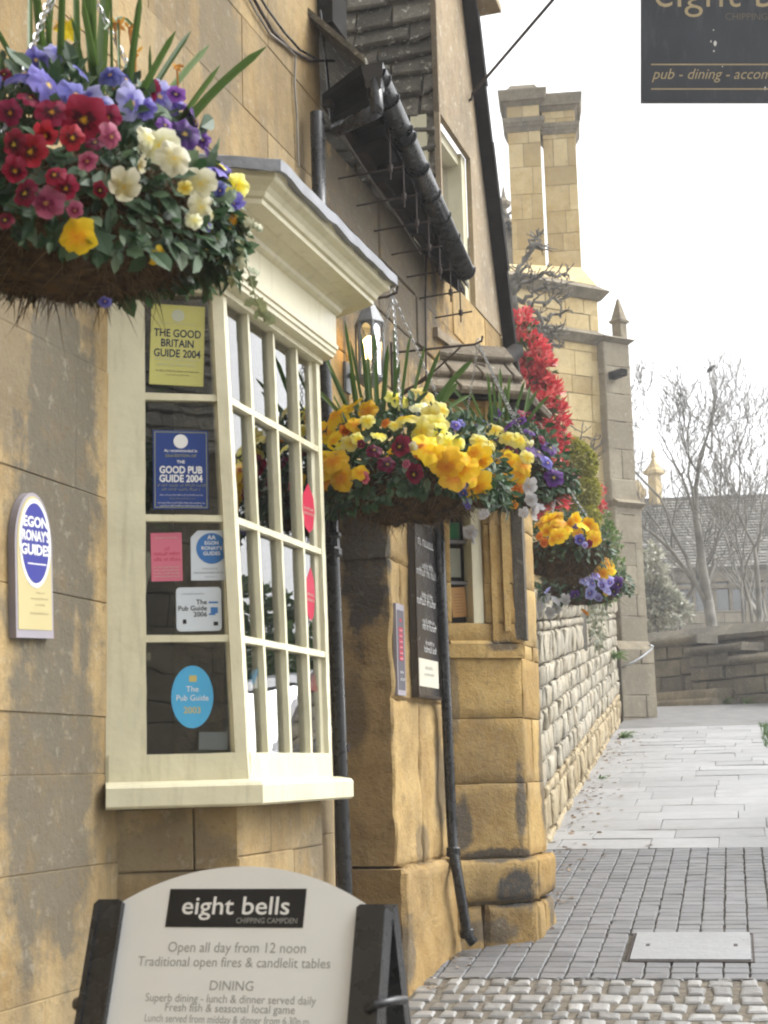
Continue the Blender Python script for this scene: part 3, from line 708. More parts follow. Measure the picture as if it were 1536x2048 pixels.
for k in range(n):   # rafter feet
    a = w0.lerp(w1, (k+.4)/n); b = s0.lerp(s1, (k+.4)/n); mb.bar(a+V((0, 0, -.02)), b+V((0, 0, -.04)), gdir*.05, V((0, 0, .06)))
obj('soffit', mb, M['soffit'], cot)
mb = MB(); mb.bar(w0+V((0, 0, -.01))+EN*.02, w1+V((0, 0, -.01))+EN*.02, V((0, 0, .05)), EN*.04); obj('wall_plate', mb, M['wood_dark'], cot)
# half-round gutter, clips, rise-and-fall brackets, downpipe
gut = MB(); rg = .051; rings = 24; vs = []; 
for i, t in enumerate((0, gL)):
    for rr_ in (rg, rg-.006):
        for k in range(rings+1):
            a = math.pi*(1+k/rings); vs.append(gS+gdir*t+gout*rr_*math.cos(a)+V((0, 0, rr_*math.sin(a)*1.0)))
n1 = rings+1; fs = []
for k in range(rings): fs += [(k, k+1, 2*n1+k+1, 2*n1+k), (n1+k+1, n1+k, 3*n1+k, 3*n1+k+1)]
fs += [(0, 2*n1, 3*n1, n1), (rings, n1+rings, 3*n1+rings, 2*n1+rings)]
fs += [tuple(range(n1)), tuple(2*n1+k for k in range(n1))[::-1]]
gut.add(vs, fs); go = tag(obj('gutter', gut, M['black'], cot, smooth=True))
for t in (.06, .20, .44, .50, .76, 1.0, 1.22, 1.44, gL-.02):
    if t > gL: continue
    mb = MB(); mb.tube([gS+gdir*t+gout*(rg+.004)*math.cos(math.pi*(1+k/14))+V((0, 0, (rg+.004)*math.sin(math.pi*(1+k/14)))) for k in range(15)]+[gS+gdir*t+gout*(rg-.012)+V((0, 0, .012))], .0045 if t not in (.5, gL-.02) else .007, 6)
    obj('clip', mb, M['black'], go)
for i in range(1, 8):
    t = .12+i*(gL-.12)/7; p = gS+gdir*t; u = (p-W.o).dot(EU); nn = (p-W.o).dot(EN)
    mb = MB(); q = p-gout*.03+V((0, 0, -.02)); zr_ = q.z-.20
    mb.tube([q, V((q.x, q.y, zr_-.05))], .0038, 6); mb.tube([W.p(u-.01, -.02, zr_-.015), W.p(u, nn+.03, zr_)], .0042, 6)
    mb.tube([V((q.x, q.y, zr_-.014)), V((q.x, q.y, zr_+.014))], .011, 6); obj('gutter_bracket', mb, M['iron'], cot)
# near end: outlet, swan neck and downpipe in the corner
pt_ = gS+gdir*.02
dp = MB(); r_ = .029
pC = W.p(uC+.0, .065, 0); nb_ = V((pC.x, pC.y, W.at(634, 226, .065)[1]))
q1 = W.hit(741, 212, (pt_-W.o).dot(EN)); q1 = V((pt_.x, pt_.y, q1.z))
dp.tube([pt_+V((0, 0, -.03)), V((pt_.x, pt_.y, q1.z+.03)), q1], r_, 12); dp.tube([q1+V((0, 0, .01)), nb_+V((0, 0, .02))], r_, 12)
pD = [nb_+V((0, 0, .03)), V((pC.x, pC.y, 1.0))]
dq = [W.hit(634, 226, .065), W.hit(646, 700, .065), W.hit(664, 1100, .065), W.hit(690, 1790, .065), W.hit(696, 1960, .065)]
dp.tube(dq, r_, 12)
dpo = obj('downpipe', dp, M['black'], cot, smooth=True)
for y, k in ((1092, 1),):
    p = W.hit(663 if y > 500 else 634, y, .065); obj('collar', MB().lathe(p-V((0, 0, .045)), [(r_+.004, 0), (r_+.012*k, .008), (r_+.012*k, .03), (r_+.004, .04), (r_+.004, .07), (r_+.012*k, .08), (r_+.010*k, .095)], 14), M['black'], dpo)
mb = MB(); mb.hexa([pt_+gdir*a+gout*b+V((0, 0, c)) for c, s_ in ((-.075, .45), (.02, .68)) for a, b in ((-.05*s_, -.075*s_), (.06*s_, -.075*s_), (.06*s_, .06*s_), (-.05*s_, .06*s_))]); obj('outlet_box', mb, M['black'], go)
# second rainwater pipe beside the canted bay
pq = [W.hit(874, 960, .05), W.hit(886, 1250, .05), W.hit(903, 1640, .055), W.hit(907, 1705, .06), W.hit(917, 1760, .10), W.hit(934, 1868, .10), W.hit(948, 1887, .13)]
mb = MB(); mb.tube(pq, .026, 12); rp = obj('rainwater_pipe', mb, M['black'], cot, smooth=True)
for p in (pq[3], pq[5]): obj('collar', MB().lathe(p-V((0, 0, .02)), [(.028, 0), (.034, .006), (.034, .04), (.028, .046)], 12), M['black'], rp)
# cables along the wall
def cable(name, pix, n, r, label, mat='iron', steps=1):
    pts = [W.hit(x, y, n) for x, y in pix]; mb = MB(); mb.tube(pts, r, 6)
    return top(name, mb, M[mat], label, 'cable')
M['cable_grey'] = plain('grey_cable', (.22, .20, .17), .6, .3, .2)
cable('cable', [(488, -40), (520, 20), (545, 62), (580, 98), (622, 122), (690, 121), (716, 115)], .012, .0065, 'dark cable bundle sagging down the upper wall to the gutter end')
cable('cable', [(500, -40), (532, 14), (568, 64), (600, 100), (634, 118)], .018, .005, 'second dark cable strand running just right of the cable bundle', 'black')
cable('cable', [(478, -40), (512, 24), (540, 68), (572, 92), (591, 112), (589, 165), (594, 240), (597, 334)], .012, .0045, 'pale grey cable dropping straight down the wall to the lead roof', 'cable_grey')
cable('cable', [(838, 440), (852, 500), (851, 600), (852, 720), (853, 800)], .015, .005, 'thin rusty upright rod on the wall under the eaves')
cable('cable', [(655, 215), (700, 292), (756, 380), (800, 440), (842, 508)], .02, .004, 'loose grey cable clipped along the wall under the cottage eaves', 'cable_grey')
cable('cable', [(640, 20), (648, 90), (655, 150), (662, 240)], .03, .006, 'black cable hanging at the corner above the swan neck pipe', 'black')
mb = MB(); a, b = W.at(634, 40), W.at(676, 48); mb.box(W, uC-.02, uC+.16, .004, .07, W.at(634, 48)[1], 6.2); obj('hopper_head', mb, M['soffit'], cot)

# canted bay of the cottage
o1 = .335
lo, hi = uR, uR+.8
zq = W.at(1056, 1600, o1)[1]
for _ in range(40):
    m_ = (lo+hi)/2
    if project(W.p(m_, o1, zq))[0] < 1054: lo = m_
    else: hi = m_
u1_ = lo
P0, P1 = W.p(uR, 0, 0), W.p(u1_, o1, 0); cx = (P1-P0); CW = cx.length; cx.normalize(); CB = Fr(P0, cx, V((cx.y, -cx.x, 0)))
FB = W.sh(u1_, o1)
lo, hi = .1, 1.2
for _ in range(40):
    FLn = (lo+hi)/2
    if project(W.p(u1_+FLn, o1, zq))[0] < 1088: lo = FLn
    else: hi = FLn
cb = lambda x, y: arr(CB.hit(x, y)); fb = lambda x, y: arr(FB.hit(x, y))
M['bay_stone'] = stone('bay_limestone', (.34, .212, .068), (.45, .315, .125), (.068, .064, .058), 1.7, .40, .26, .45,
    [(cb(1030, 1775), .12, .12, .12, 1.0), (cb(925, 1650), .06, .06, .13, .9), (cb(1040, 1600), .035, .035, .22, .9), (fb(1085, 1560), .03, .10, .35, .8), (cb(980, 1712), .24, .10, .035, .9), (cb(1035, 1712), .08, .06, .04, .9), (cb(960, 1862), .22, .10, .06, .8), (cb(1000, 1292), .12, .06, .03, .8), (cb(905, 1400), .04, .04, .2, .6), (fb(1095, 1800), .05, .18, .12, .8)], .55, .12)
zc = lambda y, x=960: CB.at(x, y)[1]
zPL = zc(1716); zSL = zc(1286); zCT = FB.at(1030, 800)[1]
win = (CB.at(902, 1150)[0], CB.at(968, 1150)[0], zc(1246), zc(1010))
mb = MB(); cor = [zc(1568)-zPL, zc(1437)-zc(1568), zc(1316)-zc(1437), zSL-zc(1316), .3, .3, .3]
ashlar(mb, CB, 0, CW, zPL, zCT, (.28, .34), (.30, .46), nb=-.12, joint=.002, bev=.004, seed=19, holes=[win], njit=.004, warp=.005, sub=.05, courses=cor)
ashlar(mb, FB, 0, FLn, zPL, zCT, (.28, .34), (.30, .46), nb=-.12, joint=.002, bev=.004, seed=25, njit=.004, warp=.005, sub=.05, courses=cor)
gB = gz(*P1.xy)
f1 = CB.sh(-.02, .05); f2 = FB.sh(.0, .05)
ashlar(mb, f1, 0, CW+.055, gB+.20, zPL-.005, (.4, .5), (.5, .7), nb=-.12, joint=.006, bev=.018, seed=3, warp=.010, sub=.04)
ashlar(mb, f1, 0, CW+.05, gB-.25, gB+.19, (.42, .46), (.16, .36), nf=-.01, nb=-.12, joint=.014, bev=.02, seed=4, warp=.014, sub=.03)
ashlar(mb, f2, -.02, FLn, gB+.20, zPL-.005, (.4, .5), (.4, .6), nb=-.12, joint=.006, bev=.018, seed=6, warp=.012, sub=.04)
ashlar(mb, f2, -.02, FLn, gB-.25, gB+.19, (.42, .46), (.15, .3), nf=-.01, nb=-.12, joint=.014, bev=.02, seed=7, warp=.014, sub=.04)
obj('bay_wall', mb, M['bay_stone'], cot)
mb = MB(); 
def prism_z(pts, z0, z1): mb.add([V((p.x, p.y, z0)) for p in pts]+[V((p.x, p.y, z1)) for p in pts], [tuple(range(len(pts)))[::-1], tuple(range(len(pts), 2*len(pts)))]+[(i, (i+1) % len(pts), len(pts)+(i+1) % len(pts), len(pts)+i) for i in range(len(pts))])
ins = lambda p, k: p-CB.eo*k-EN*k*.3
prism_z([W.p(uR+.05, -.1, 0), P0-CB.eo*.02+cx*.03, P1-CB.eo*.02-EN*.012, P1+EU*FLn-EN*.02, W.p(u1_+FLn+.2, -.1, 0)], gB-.2, zc(1250)); 
prism_z([W.p(uR+.05, -.1, 0), P0-CB.eo*.02+cx*.012, CB.p(win[0]-.006, -.02, 0), CB.p(win[0]-.006, -.2, 0)], zc(1250), zCT); prism_z([CB.p(win[1]+.006, -.2, 0), CB.p(win[1]+.006, -.02, 0), P1-CB.eo*.02-EN*.012, P1+EU*FLn-EN*.02, W.p(u1_+FLn+.2, -.1, 0)], zc(1250), zCT)
obj('bay_core', mb, M['mortar'], cot)
# sill string, moulded jamb, chamfer stop
mb = MB(); mb.box(CB, .004, CW+.012, -.02, .022, zSL-.075, zSL-.008)
mb.box(CB, win[1]+.035, win[1]+.065, -.02, .010, zSL+.0, zCT); mb.box(CB, win[1]+.10, win[1]+.135, -.02, .014, zSL+.06, zCT)
mb.hexa([CB.p(win[0]-.02, .0, zSL+.0), CB.p(win[1]+.03, .0, zSL), CB.p(win[1]+.03, -.1, zSL+.05), CB.p(win[0]-.02, -.1, zSL+.05), CB.p(win[0]-.02, .022, zSL-.006), CB.p(win[1]+.03, .022, zSL-.006), CB.p(win[1]+.0, -.08, zSL+.075), CB.p(win[0]+.0, -.08, zSL+.075)])
obj('string_course', mb, M['bay_stone'], cot)
M['dark_stone'] = stone('dark_limestone', (.075, .066, .052), (.12, .105, .08), (.045, .044, .042), 3, .5, .1, .6, [], .4, .15)
mb = MB(); zst = FB.at(1068, 1288)[1]
e_ = P1+(CB.eo+EN).normalized()*.0
mb.hexa([V((q.x, q.y, zst)) for q in (P1-cx*.03, P1+EN*.022+cx*.012, P1+EN*.02+EU*.10, P1+EU*.10)]+[V((q.x, q.y, zCT)) for q in (P1-cx*.03+CB.eo*.012, P1+EN*.022+CB.eo*.012, P1+EN*.022+EU*.10, P1+EU*.10)])
obj('corner_shaft', mb, M['dark_stone'], cot)  # dark strip down the chamfered bay corner
# narrow window in the canted face
cw = tag(obj('bay_light', MB().box(CB, win[0]+.002, win[1]-.002, -.118, -.115, win[2], win[3]), M['dark'], cot)); mb = MB(); w = win[1]-win[0]; wr = win[0]+w*.68
mb.box(CB, wr, win[1]-.002, -.112, -.012, win[2], win[3]); mb.box(CB, win[0]+.002, win[0]+.010, -.112, -.05, win[2], win[3]); obj('frame', mb, M['cream'], cw)
M['mid_grey'] = plain('grey_bar', (.20, .20, .21), .5, .3, .1)
for zm in (zc(1163), zc(1080)): obj('glazing_bar', MB().box(CB, win[0]+.01, wr, -.10, -.07, zm-.008, zm+.008), M['mid_grey'], cw)
M['blind'] = plain('pale_blind', (.42, .45, .40), .6, .2, .05); M['menu'] = plain('buff_card', (.62, .36, .15), .6, .2, .05); M['green_card'] = plain('green_card', (.02, .26, .10), .5, .3, .05)
mb = MB(); mb.box(CB, win[0]+.012, wr-.022, -.108, -.104, zc(1150), zc(1092)); obj('blind', mb, M['blind'], cw)
mb = MB(); mb.box(CB, win[0]+.012, wr-.022, -.108, -.104, zc(1073), zc(1040)); obj('green_panel', mb, M['green_card'], cw)
cd_ = Card(CB.p(win[0]+.032, -.085, zc(1172)), CB.p(wr-.012, -.085, zc(1170)), CB.p(win[0]+.04, -.085, zc(1232)), CB.eo)
mb = MB(); cd_.rect(mb, 0, 0, cd_.w, cd_.h, -.003, 0); mc = thing('menu_card', 'orange buff menu card in the narrow bay light', 'card', arr(cd_.p(0, 0))); obj('card', mb, M['menu'], mc)
mb = MB()
for k in range(7): cd_.greek(mb, cd_.w*.15, cd_.w*.8, cd_.h*(.15+.1*k), .004, .0008, k)
obj('lettering', mb, M['ink'], mc)
# stone-tiled roof of the canted bay
za = W.at(884, 690)[1]; mb = MB()
def slope(p0, p1, q0, q1, seed, rows=(.11, .15)):
    ex = (p1-p0); L = ex.length; ex.normalize(); up = ((q0+q1)*.5-(p0+p1)*.5); up = up-ex*up.dot(ex); H = up.length; up.normalize(); eo = ex.cross(up); eo = eo if eo.z > 0 else -eo
    f = Fr(p0, ex, eo, up); slates(mb, f, -.02, L+.02, -.02, H, rows, (.16, .3), seed, .026, .034, .012)
A0 = P0-cx*.06+CB.eo*.06; A1 = P1+CB.eo*.05+EN*.05; A2 = P1+EU*(FLn+.05)+EN*.08
Lz = lambda p, z: V((p.x, p.y, z)); zro = zCT-.02
slope(Lz(A0, zro), Lz(A1, zro), W.p(uR+.06, 0, za), W.p(uR+.36, 0, za), 61); slope(Lz(A1, zro), Lz(A2, zro), W.p(uR+.36, 0, za), W.p(u1_+FLn+.05, 0, za), 62)
M['bay_slates'] = stone('bay_roof_slates', (.19, .155, .11), (.27, .23, .17), (.12, .105, .085), 3, .5, .4, .2, [], .7, .5); obj('bay_roof', mb, M['bay_slates'], cot)
mb = MB(); mb.hexa([Lz(A0, zro-.02), Lz(A1, zro-.02), Lz(A2, zro-.02), W.p(u1_+FLn+.05, 0, zro-.02), W.p(uR+.05, -.02, za-.05), W.p(uR+.34, -.02, za-.05), W.p(u1_+FLn+.02, -.02, za-.05), W.p(u1_+FLn+.03, -.03, za-.05)]); obj('bay_roof_boards', mb, M['soffit'], cot)
mb = MB(); a, b = W.hit(938, 744, .01), W.hit(1028, 792, .03)
for k in range(5): p, q = a.lerp(b, k/5), a.lerp(b, (k+.93)/5); mb.hexa([p, q, q+EN*.05+V((0, 0, -.05)), p+EN*.05+V((0, 0, -.05)), p+V((0, 0, .012)), q+V((0, 0, .012)), q+EN*.055+V((0, 0, -.04)), p+EN*.055+V((0, 0, -.04))])
M['flash'] = plain('pale_mortar_fillet', (.52, .52, .54), .4, .4, .1); obj('flashing', mb, M['flash'], cot)
# hood mould on the wall above it
mb = MB(); mb.bar(W.hit(868, 664, .01), W.hit(958, 728, .01), V((0, 0, .05)), EN*.04); obj('hood_mould', mb, M['gable_stone'], cot)
# ------------------------------------------------------------------ pansies, leaves, hanging baskets
def pansy_mesh(name, base, mark, eye, seed, edge=None, upper=None):
    r = random.Random(seed); mb = MB(); cols = []
    edge = edge or tuple(min(1, c*1.25) for c in base); upper = upper or base
    for ang, cd_, rx, ry, z, kind in ((122+r.uniform(-8, 8), .50, .47, .50, -.10, 'u'), (58+r.uniform(-8, 8), .50, .47, .50, -.06, 'u'), (190+r.uniform(-10, 8), .46, .44, .46, .0, 'l'), (-10+r.uniform(-8, 10), .46, .44, .46, .03, 'l'), (270+r.uniform(-8, 8), .44, .56, .46, .08, 'b')):
        a = math.radians(ang); d = V((math.cos(a), math.sin(a), 0)); t = V((-d.y, d.x, 0)); n = 16; R_ = 4; ph = r.uniform(0, 6)
        vs = [d*cd_]; 
        for i in range(1, R_+1):
            for k in range(n):
                b = 2*math.pi*k/n; rr = i/R_*(1+(.07*math.sin(5*b+ph) if i == R_ else 0))
                vs.append(d*(cd_+math.cos(b)*ry*rr)+t*(math.sin(b)*rx*rr))
        q = []
        for v in vs:
            D = v.length; c = base if kind != 'u' else upper
            w = .5+.5*math.sin(math.atan2(v.y, v.x)*9+ph)
            if D < .11 and kind != 'u': cc = eye
            elif kind != 'u' and D < .34+.14*w: cc = mark
            else:
                f = min(1, max(0, (D-.45)/.5)); cc = tuple(x+(y-x)*f for x, y in zip(c, edge))
            cols.append(cc)
            q.append(V((v.x, v.y, z+.10*D-.34*D*D+.085*math.sin(6*math.atan2(v.y, v.x)+ph)*D*D+.05*math.sin(11*math.atan2(v.y, v.x)+2*ph)*D*D)))
        fs = [(0, 1+k, 1+(k+1) % n) for k in range(n)]+[(1+(i-1)*n+k, 1+i*n+k, 1+i*n+(k+1) % n, 1+(i-1)*n+(k+1) % n) for i in range(1, R_) for k in range(n)]
        mb.add(q, fs)
    me = bpy.data.meshes.new(name); me.from_pydata(mb.v, [], mb.f); me.materials.append(M['petal'])
    at = me.color_attributes.new('Col', 'FLOAT_COLOR', 'POINT')
    for i, c in enumerate(cols): at.data[i].color = (*c, 1)
    me.polygons.foreach_set('use_smooth', [True]*len(me.polygons)); return me
PAL_ = dict(
    blue=((.11, .095, .42), (.045, .03, .24), (.85, .55, .04), (.24, .22, .58), 'lavender blue pansy'),
    lilac=((.34, .32, .68), (.14, .10, .45), (.85, .6, .1), (.50, .48, .78), 'pale lilac pansy'),
    crimson=((.27, .008, .035), (.06, .003, .012), (.80, .42, .02), (.36, .025, .075), 'crimson pansy'),
    pink=((.42, .07, .14), (.22, .02, .06), (.7, .4, .1), (.5, .16, .22), 'dusty pink pansy'),
    burgundy=((.13, .006, .028), (.03, .002, .010), (.75, .5, .05), (.20, .01, .045), 'dark burgundy pansy'),
    purple=((.055, .016, .13), (.015, .006, .05), (.6, .4, .05), (.13, .05, .26), 'deep purple pansy'),
    violet=((.17, .05, .32), (.05, .01, .12), (.7, .45, .05), (.28, .12, .45), 'violet pansy'),
    cream=((.76, .73, .46), (.72, .66, .30), (.80, .60, .08), (.82, .80, .62), 'creamy white pansy'),
    lemon=((.84, .74, .12), (.82, .64, .03), (.80, .42, .01), (.87, .80, .30), 'lemon yellow pansy'),
    golden=((.86, .53, .010), (.84, .40, .005), (.74, .27, .004), (.88, .62, .03), 'golden yellow pansy'),
    orange=((.76, .25, .01), (.62, .14, .01), (.75, .42, .02), (.80, .35, .03), 'orange pansy'),
    white=((.74, .74, .76), (.62, .62, .70), (.8, .6, .1), (.80, .80, .82), 'white pansy'))
PAN = {k: [pansy_mesh('pansy_'+k, v[0], v[1], v[2], 10+i*7+len(k), v[3]) for i in range(3)] for k, v in PAL_.items()}
def leaf(mb, p, d, nrm, L, w, fold=.25, droop=.25):
    d = V(d).normalized(); s = V(nrm).cross(d); s = s.normalized() if s.length > 1e-5 else d.orthogonal().normalized(); n = d.cross(s).normalized()
    c = [p, p+d*L*.35-n*droop*L*.03, p+d*L*.7-n*droop*L*.14, p+d*L-n*droop*L*.34]
    vs = [c[0], c[1]+s*w*.46+n*fold*w*.4, c[1], c[1]-s*w*.46+n*fold*w*.4, c[2]+s*w*.40+n*fold*w*.3, c[2], c[2]-s*w*.40+n*fold*w*.3, c[3]]
    mb.add(vs, ((0, 2, 1), (0, 3, 2), (1, 2, 5, 4), (2, 3, 6, 5), (4, 5, 7), (5, 6, 7)))
def ivyleaf(mb, p, d, nrm, L):
    d = V(d).normalized(); s = V(nrm).cross(d); s = s.normalized() if s.length > 1e-5 else d.orthogonal().normalized(); n = d.cross(s)
    o = [(0, 0), (.25, .42), (.42, .22), (.62, .38), (1, 0), (.62, -.38), (.42, -.22), (.25, -.42)]
    mb.add([p+d*L*.45+n*L*.08]+[p+d*L*a+s*L*b for a, b in o], [(0, 1+i, 1+(i+1) % 8) for i in range(8)])
def ivyleaf_(mb, p, d, nrm, L, *a): ivyleaf(mb, p, d, nrm, L*.8)
def ribbon(mb, pts, w, nrm, fold=.3):
    k = len(pts); vs = []
    for i, p in enumerate(pts):
        t = (pts[min(i+1, k-1)]-pts[max(0, i-1)]).normalized(); s = t.cross(V(nrm)).normalized(); n = s.cross(t)
        ww = w*(1-.25*(i/(k-1))) * (1 if i < k-1 else .12) * (.8 if i == 0 else 1)
        vs += [p+s*ww*.5+n*ww*fold, p, p-s*ww*.5+n*ww*fold]
    mb.add(vs, [q for i in range(k-1) for q in ((i*3, i*3+1, i*3+4, i*3+3), (i*3+1, i*3+2, i*3+5, i*3+4))])
def chain(mb, a, b, L=.020, r=.0016):
    d = b-a; n = max(2, int(d.length/(L*.78))); t = d.normalized(); e1 = t.orthogonal().normalized(); e2 = t.cross(e1)
    for i in range(n):
        c = a+d*((i+.5)/n); s = e1 if i % 2 else e2
        mb.tube([c+t*L*.5*math.cos(2*math.pi*k/10)+s*L*.28*math.sin(2*math.pi*k/10) for k in range(11)], r, 4, False)

def basket(C, Rm, seed, label, flowers, blades=(), apex=None, density=1.0, dome=1.0, side=1.0, moss=.58, group='hanging baskets of spring pansies along the inn walls', nleaf=1500, back=14, pal=('golden', 'blue', 'crimson', 'lemon'), greys=.22, chains=True, rot=0, fringe=1.0, hang=.72):
    r = random.Random(seed); b = thing('hanging_basket', label, 'flower basket', arr(C-V((0, 0, Rm*moss))), group)
    Rx = Rm*1.10*side; Rz = Rm*.95*dome; ax = V((0, 0, 1)); tc = (CAM-C).normalized()
    # moss bowl
    mb = MB(); n, k_ = 40, 12; vs = []; fs = []
    for j in range(k_+1):
        a = math.pi/2*j/k_
        for i in range(n):
            t = 2*math.pi*i/n; q = V((math.cos(t)*math.cos(a)**.8, math.sin(t)*math.cos(a)**.8, -math.sin(a)*moss*1.0)); w = 1+MN.noise(q*4+V((seed, 0, 0)))*.10+MN.noise(q*13)*.06
            vs.append(C+q*Rm*w+V((0, 0, Rm*.10)))
    for j in range(k_):
        for i in range(n): fs.append((j*n+i, j*n+(i+1) % n, (j+1)*n+(i+1) % n, (j+1)*n+i))
    mb.add(vs, fs); mb.add(vs[:n], (tuple(range(n)),)); mo = obj('moss_lining', mb, M['moss'], b, smooth=True)
    mb = MB()
    for i in range(int(3200*density*fringe)):
        t = r.uniform(0, 6.283); a = math.asin(r.uniform(-.05, .98)); q = V((math.cos(t)*math.cos(a)**.8, math.sin(t)*math.cos(a)**.8, -math.sin(a)*moss))
        p = C+q*Rm*1.0+V((0, 0, Rm*.10)); o = (q*V((1, 1, 2)) if False else V((q.x, q.y, q.z*1.5))).normalized()
        l = r.uniform(.012, .045)*(Rm/.26)*(1.6 if r.random() < .10 else 1); e = V((r.gauss(0, 1), r.gauss(0, 1), r.gauss(0, 1)))
        m1 = p+o*l*.4+e*l*.35; m2 = m1+(o*.25+V((0, 0, -.15))+e*.55*r.random())*l; wv = e.cross(o).normalized()*r.uniform(.0005, .0014)*(Rm/.26)
        mb.add([p-wv, p+wv, m1+wv, m1-wv, m2], ((0, 1, 2, 3), (3, 2, 4)))
    obj('fibre', mb, M['fibre'], mo)
    # leaves
    th_ = V((tc.x, tc.y, 0)).normalized()
    def surf():
        t = r.uniform(0, 6.283); u = r.uniform(-.95, 1)
        if u >= 0: q = V((math.cos(t)*math.sqrt(1-u*u)*Rx, math.sin(t)*math.sqrt(1-u*u)*Rx, u*Rz))
        else: q = V((math.cos(t)*Rx*(1-.03*u), math.sin(t)*Rx*(1-.03*u), u*Rm*hang*(.84+.16*math.sin(3*t+seed))*(.38+.62*max(0, min(1, (math.cos(t)*th_.x+math.sin(t)*th_.y)*.7+.45)))))
        return q, V((q.x/Rx/Rx, q.y/Rx/Rx, q.z/Rz/Rz+.001)).normalized()
    lm, gm = MB(), MB()
    for i in range(int(nleaf*density*1.25)):
        q, o = surf(); f = (r.uniform(.70, .97) if q.z >= 0 else r.uniform(.96, 1.08))+MN.noise(q*9)*(.22 if q.z >= 0 else .06); p = C+V((0, 0, Rm*.12))+q*f; e = V((r.gauss(0, 1), r.gauss(0, 1), r.gauss(0, 1)))
        d = o*.6+e*.5+V((0, 0, .15 if q.z > 0 else -.35)); L = (r.uniform(.018, .046) if r.random() < .8 else r.uniform(.045, .062))*(Rm/.26)**.5
        (leaf if r.random() < .86 else ivyleaf_)(gm if r.random() < greys else lm, p, d, o+e*.4, L, L*r.uniform(.30, .72), r.uniform(.05, .5), r.uniform(-.3, 1.0))
    obj('foliage', lm, M['leaf'], b); obj('grey_foliage', gm, M['leaf_grey'], b)
    # flowers: picked on the dome where the photograph shows them, more at random round the back
    def put(P, rad, col, o, face=.55):
        f = (o*.5+tc*face+V((r.gauss(0, .42), r.gauss(0, .42), r.gauss(.1, .35)))).normalized()
        up = V((0, 0, 1))-f*f.z; up = up.normalized() if up.length > .05 else V((0, 1, 0)); x = up.cross(f).normalized()
        Mx = Matrix((x, up, f)).transposed().to_4x4() @ Matrix.Rotation(r.uniform(-.45, .45), 4, 'Z') @ Matrix.Diagonal((rad*r.uniform(.85, 1.08), rad*r.uniform(.9, 1.05), rad*r.uniform(.7, 1.5), 1))
        Mx.translation = P-LOC[b.name]
        ob = bpy.data.objects.new('pansy', r.choice(PAN[col])); COL.objects.link(ob); ob.parent = b; ob.matrix_basis = Mx; ob['label'] = PAL_[col][4]
    K = C+V((0, 0, Rm*.12))
    for x, y, rp_, col in flowers:
        d = ray(x, y).normalized(); S = Matrix.Diagonal((1/Rx, 1/Rx, 1/Rz)); o_ = S @ (CAM-K); dd = S @ d
        A = dd.dot(dd); B2 = o_.dot(dd); D = B2*B2-A*(o_.dot(o_)-1.0)
        t = (-B2-math.sqrt(D))/A if D > 0 else -B2/A
        P = CAM+d*t; o = (P-K); on = V((o.x/Rx/Rx, o.y/Rx/Rx, o.z/Rz/Rz)).normalized()
        put(P-d*(.045*(Rm/.26)+(.03 if nleaf < 800 else 0)+(.06 if o.z < Rz*.12 else 0)), (1.22 if col in ('lemon', 'golden') else .86 if col == 'burgundy' else 1)*rp_*((P-CAM).dot(FW))/F*(1.08 if Rm > .27 else 1.1 if nleaf > 800 else .9), col, on)
    for i in range(back):
        q, o = surf()
        if o.dot(tc) > -.1 or q.z < 0: continue
        put(K+q*1.05, r.uniform(.026, .036), r.choice(pal), o, .0)
    # narcissus leaves
    if blades:
        bm = MB()
        for (x0, y0), (x1, y1), w, sag in blades:
            zb_ = (C-CAM).dot(FW)+r.uniform(-.5, .5)*Rm; a_ = CAM+ray(x0, y0)*(zb_); e_ = CAM+ray(x1, y1)*(zb_+r.uniform(-.6, .6)*Rm)
            pts = []
            for i in range(8):
                s = i/7; pts.append(a_.lerp(e_, s)+V((0, 0, sag*math.sin(s*math.pi)*(e_-a_).length)))
            ribbon(bm, pts, w*zb_/F, tc+V((r.gauss(0, .35), r.gauss(0, .35), 0)))
        obj('narcissus_leaves', bm, M['blade'], b)
    if chains:
        ap = apex or C+V((0, 0, Rm*1.9))
        for i in range(3):
            t = 2*math.pi*i/3+rot; cm = MB(); chain(cm, C+V((math.cos(t)*Rm, math.sin(t)*Rm, Rm*.12)), ap); obj('chain', cm, M['zinc'], b)
    return b, C
def bracket(label, ap, wallp, scroll=True, rise=.0):
    t = thing('basket_bracket', label, 'bracket', arr(wallp), 'iron brackets holding the hanging baskets')
    mb = MB(); a = wallp; d = (ap-a); L = d.length; dn = d.normalized()
    mb.tube([a, ap-dn*.02, ap+dn*.015+V((0, 0, .012)), ap+dn*.02+V((0, 0, .035))], .0055, 8); obj('arm', mb, M['iron'], t)
    if scroll:
        mb = MB(); lo_ = a+V((0, 0, -.22)); hi_ = ap-dn*.08
        pts = [lo_.lerp(hi_, k/12)+V((0, 0, -.02*math.sin(k/12*math.pi))) for k in range(13)]
        mb.tube(pts, [.0045 if k not in (2, 3, 5, 6) else .011 for k in range(13)], 8); obj('brace', mb, M['iron'], t)
    mb = MB(); mb.tube([a+V((0, 0, .05)), a+V((0, 0, -.26))], .008, 6); obj('wall_plate', mb, M['iron'], t)
    mb = MB(); mb.tube([ap+V((0, 0, .035))+dn*.01*math.cos(k*.6)+V((0, 0, .022*math.sin(k*.6)-.03)) for k in range(9)], .0028, 6); obj('hook', mb, M['zinc'], t)
    return t

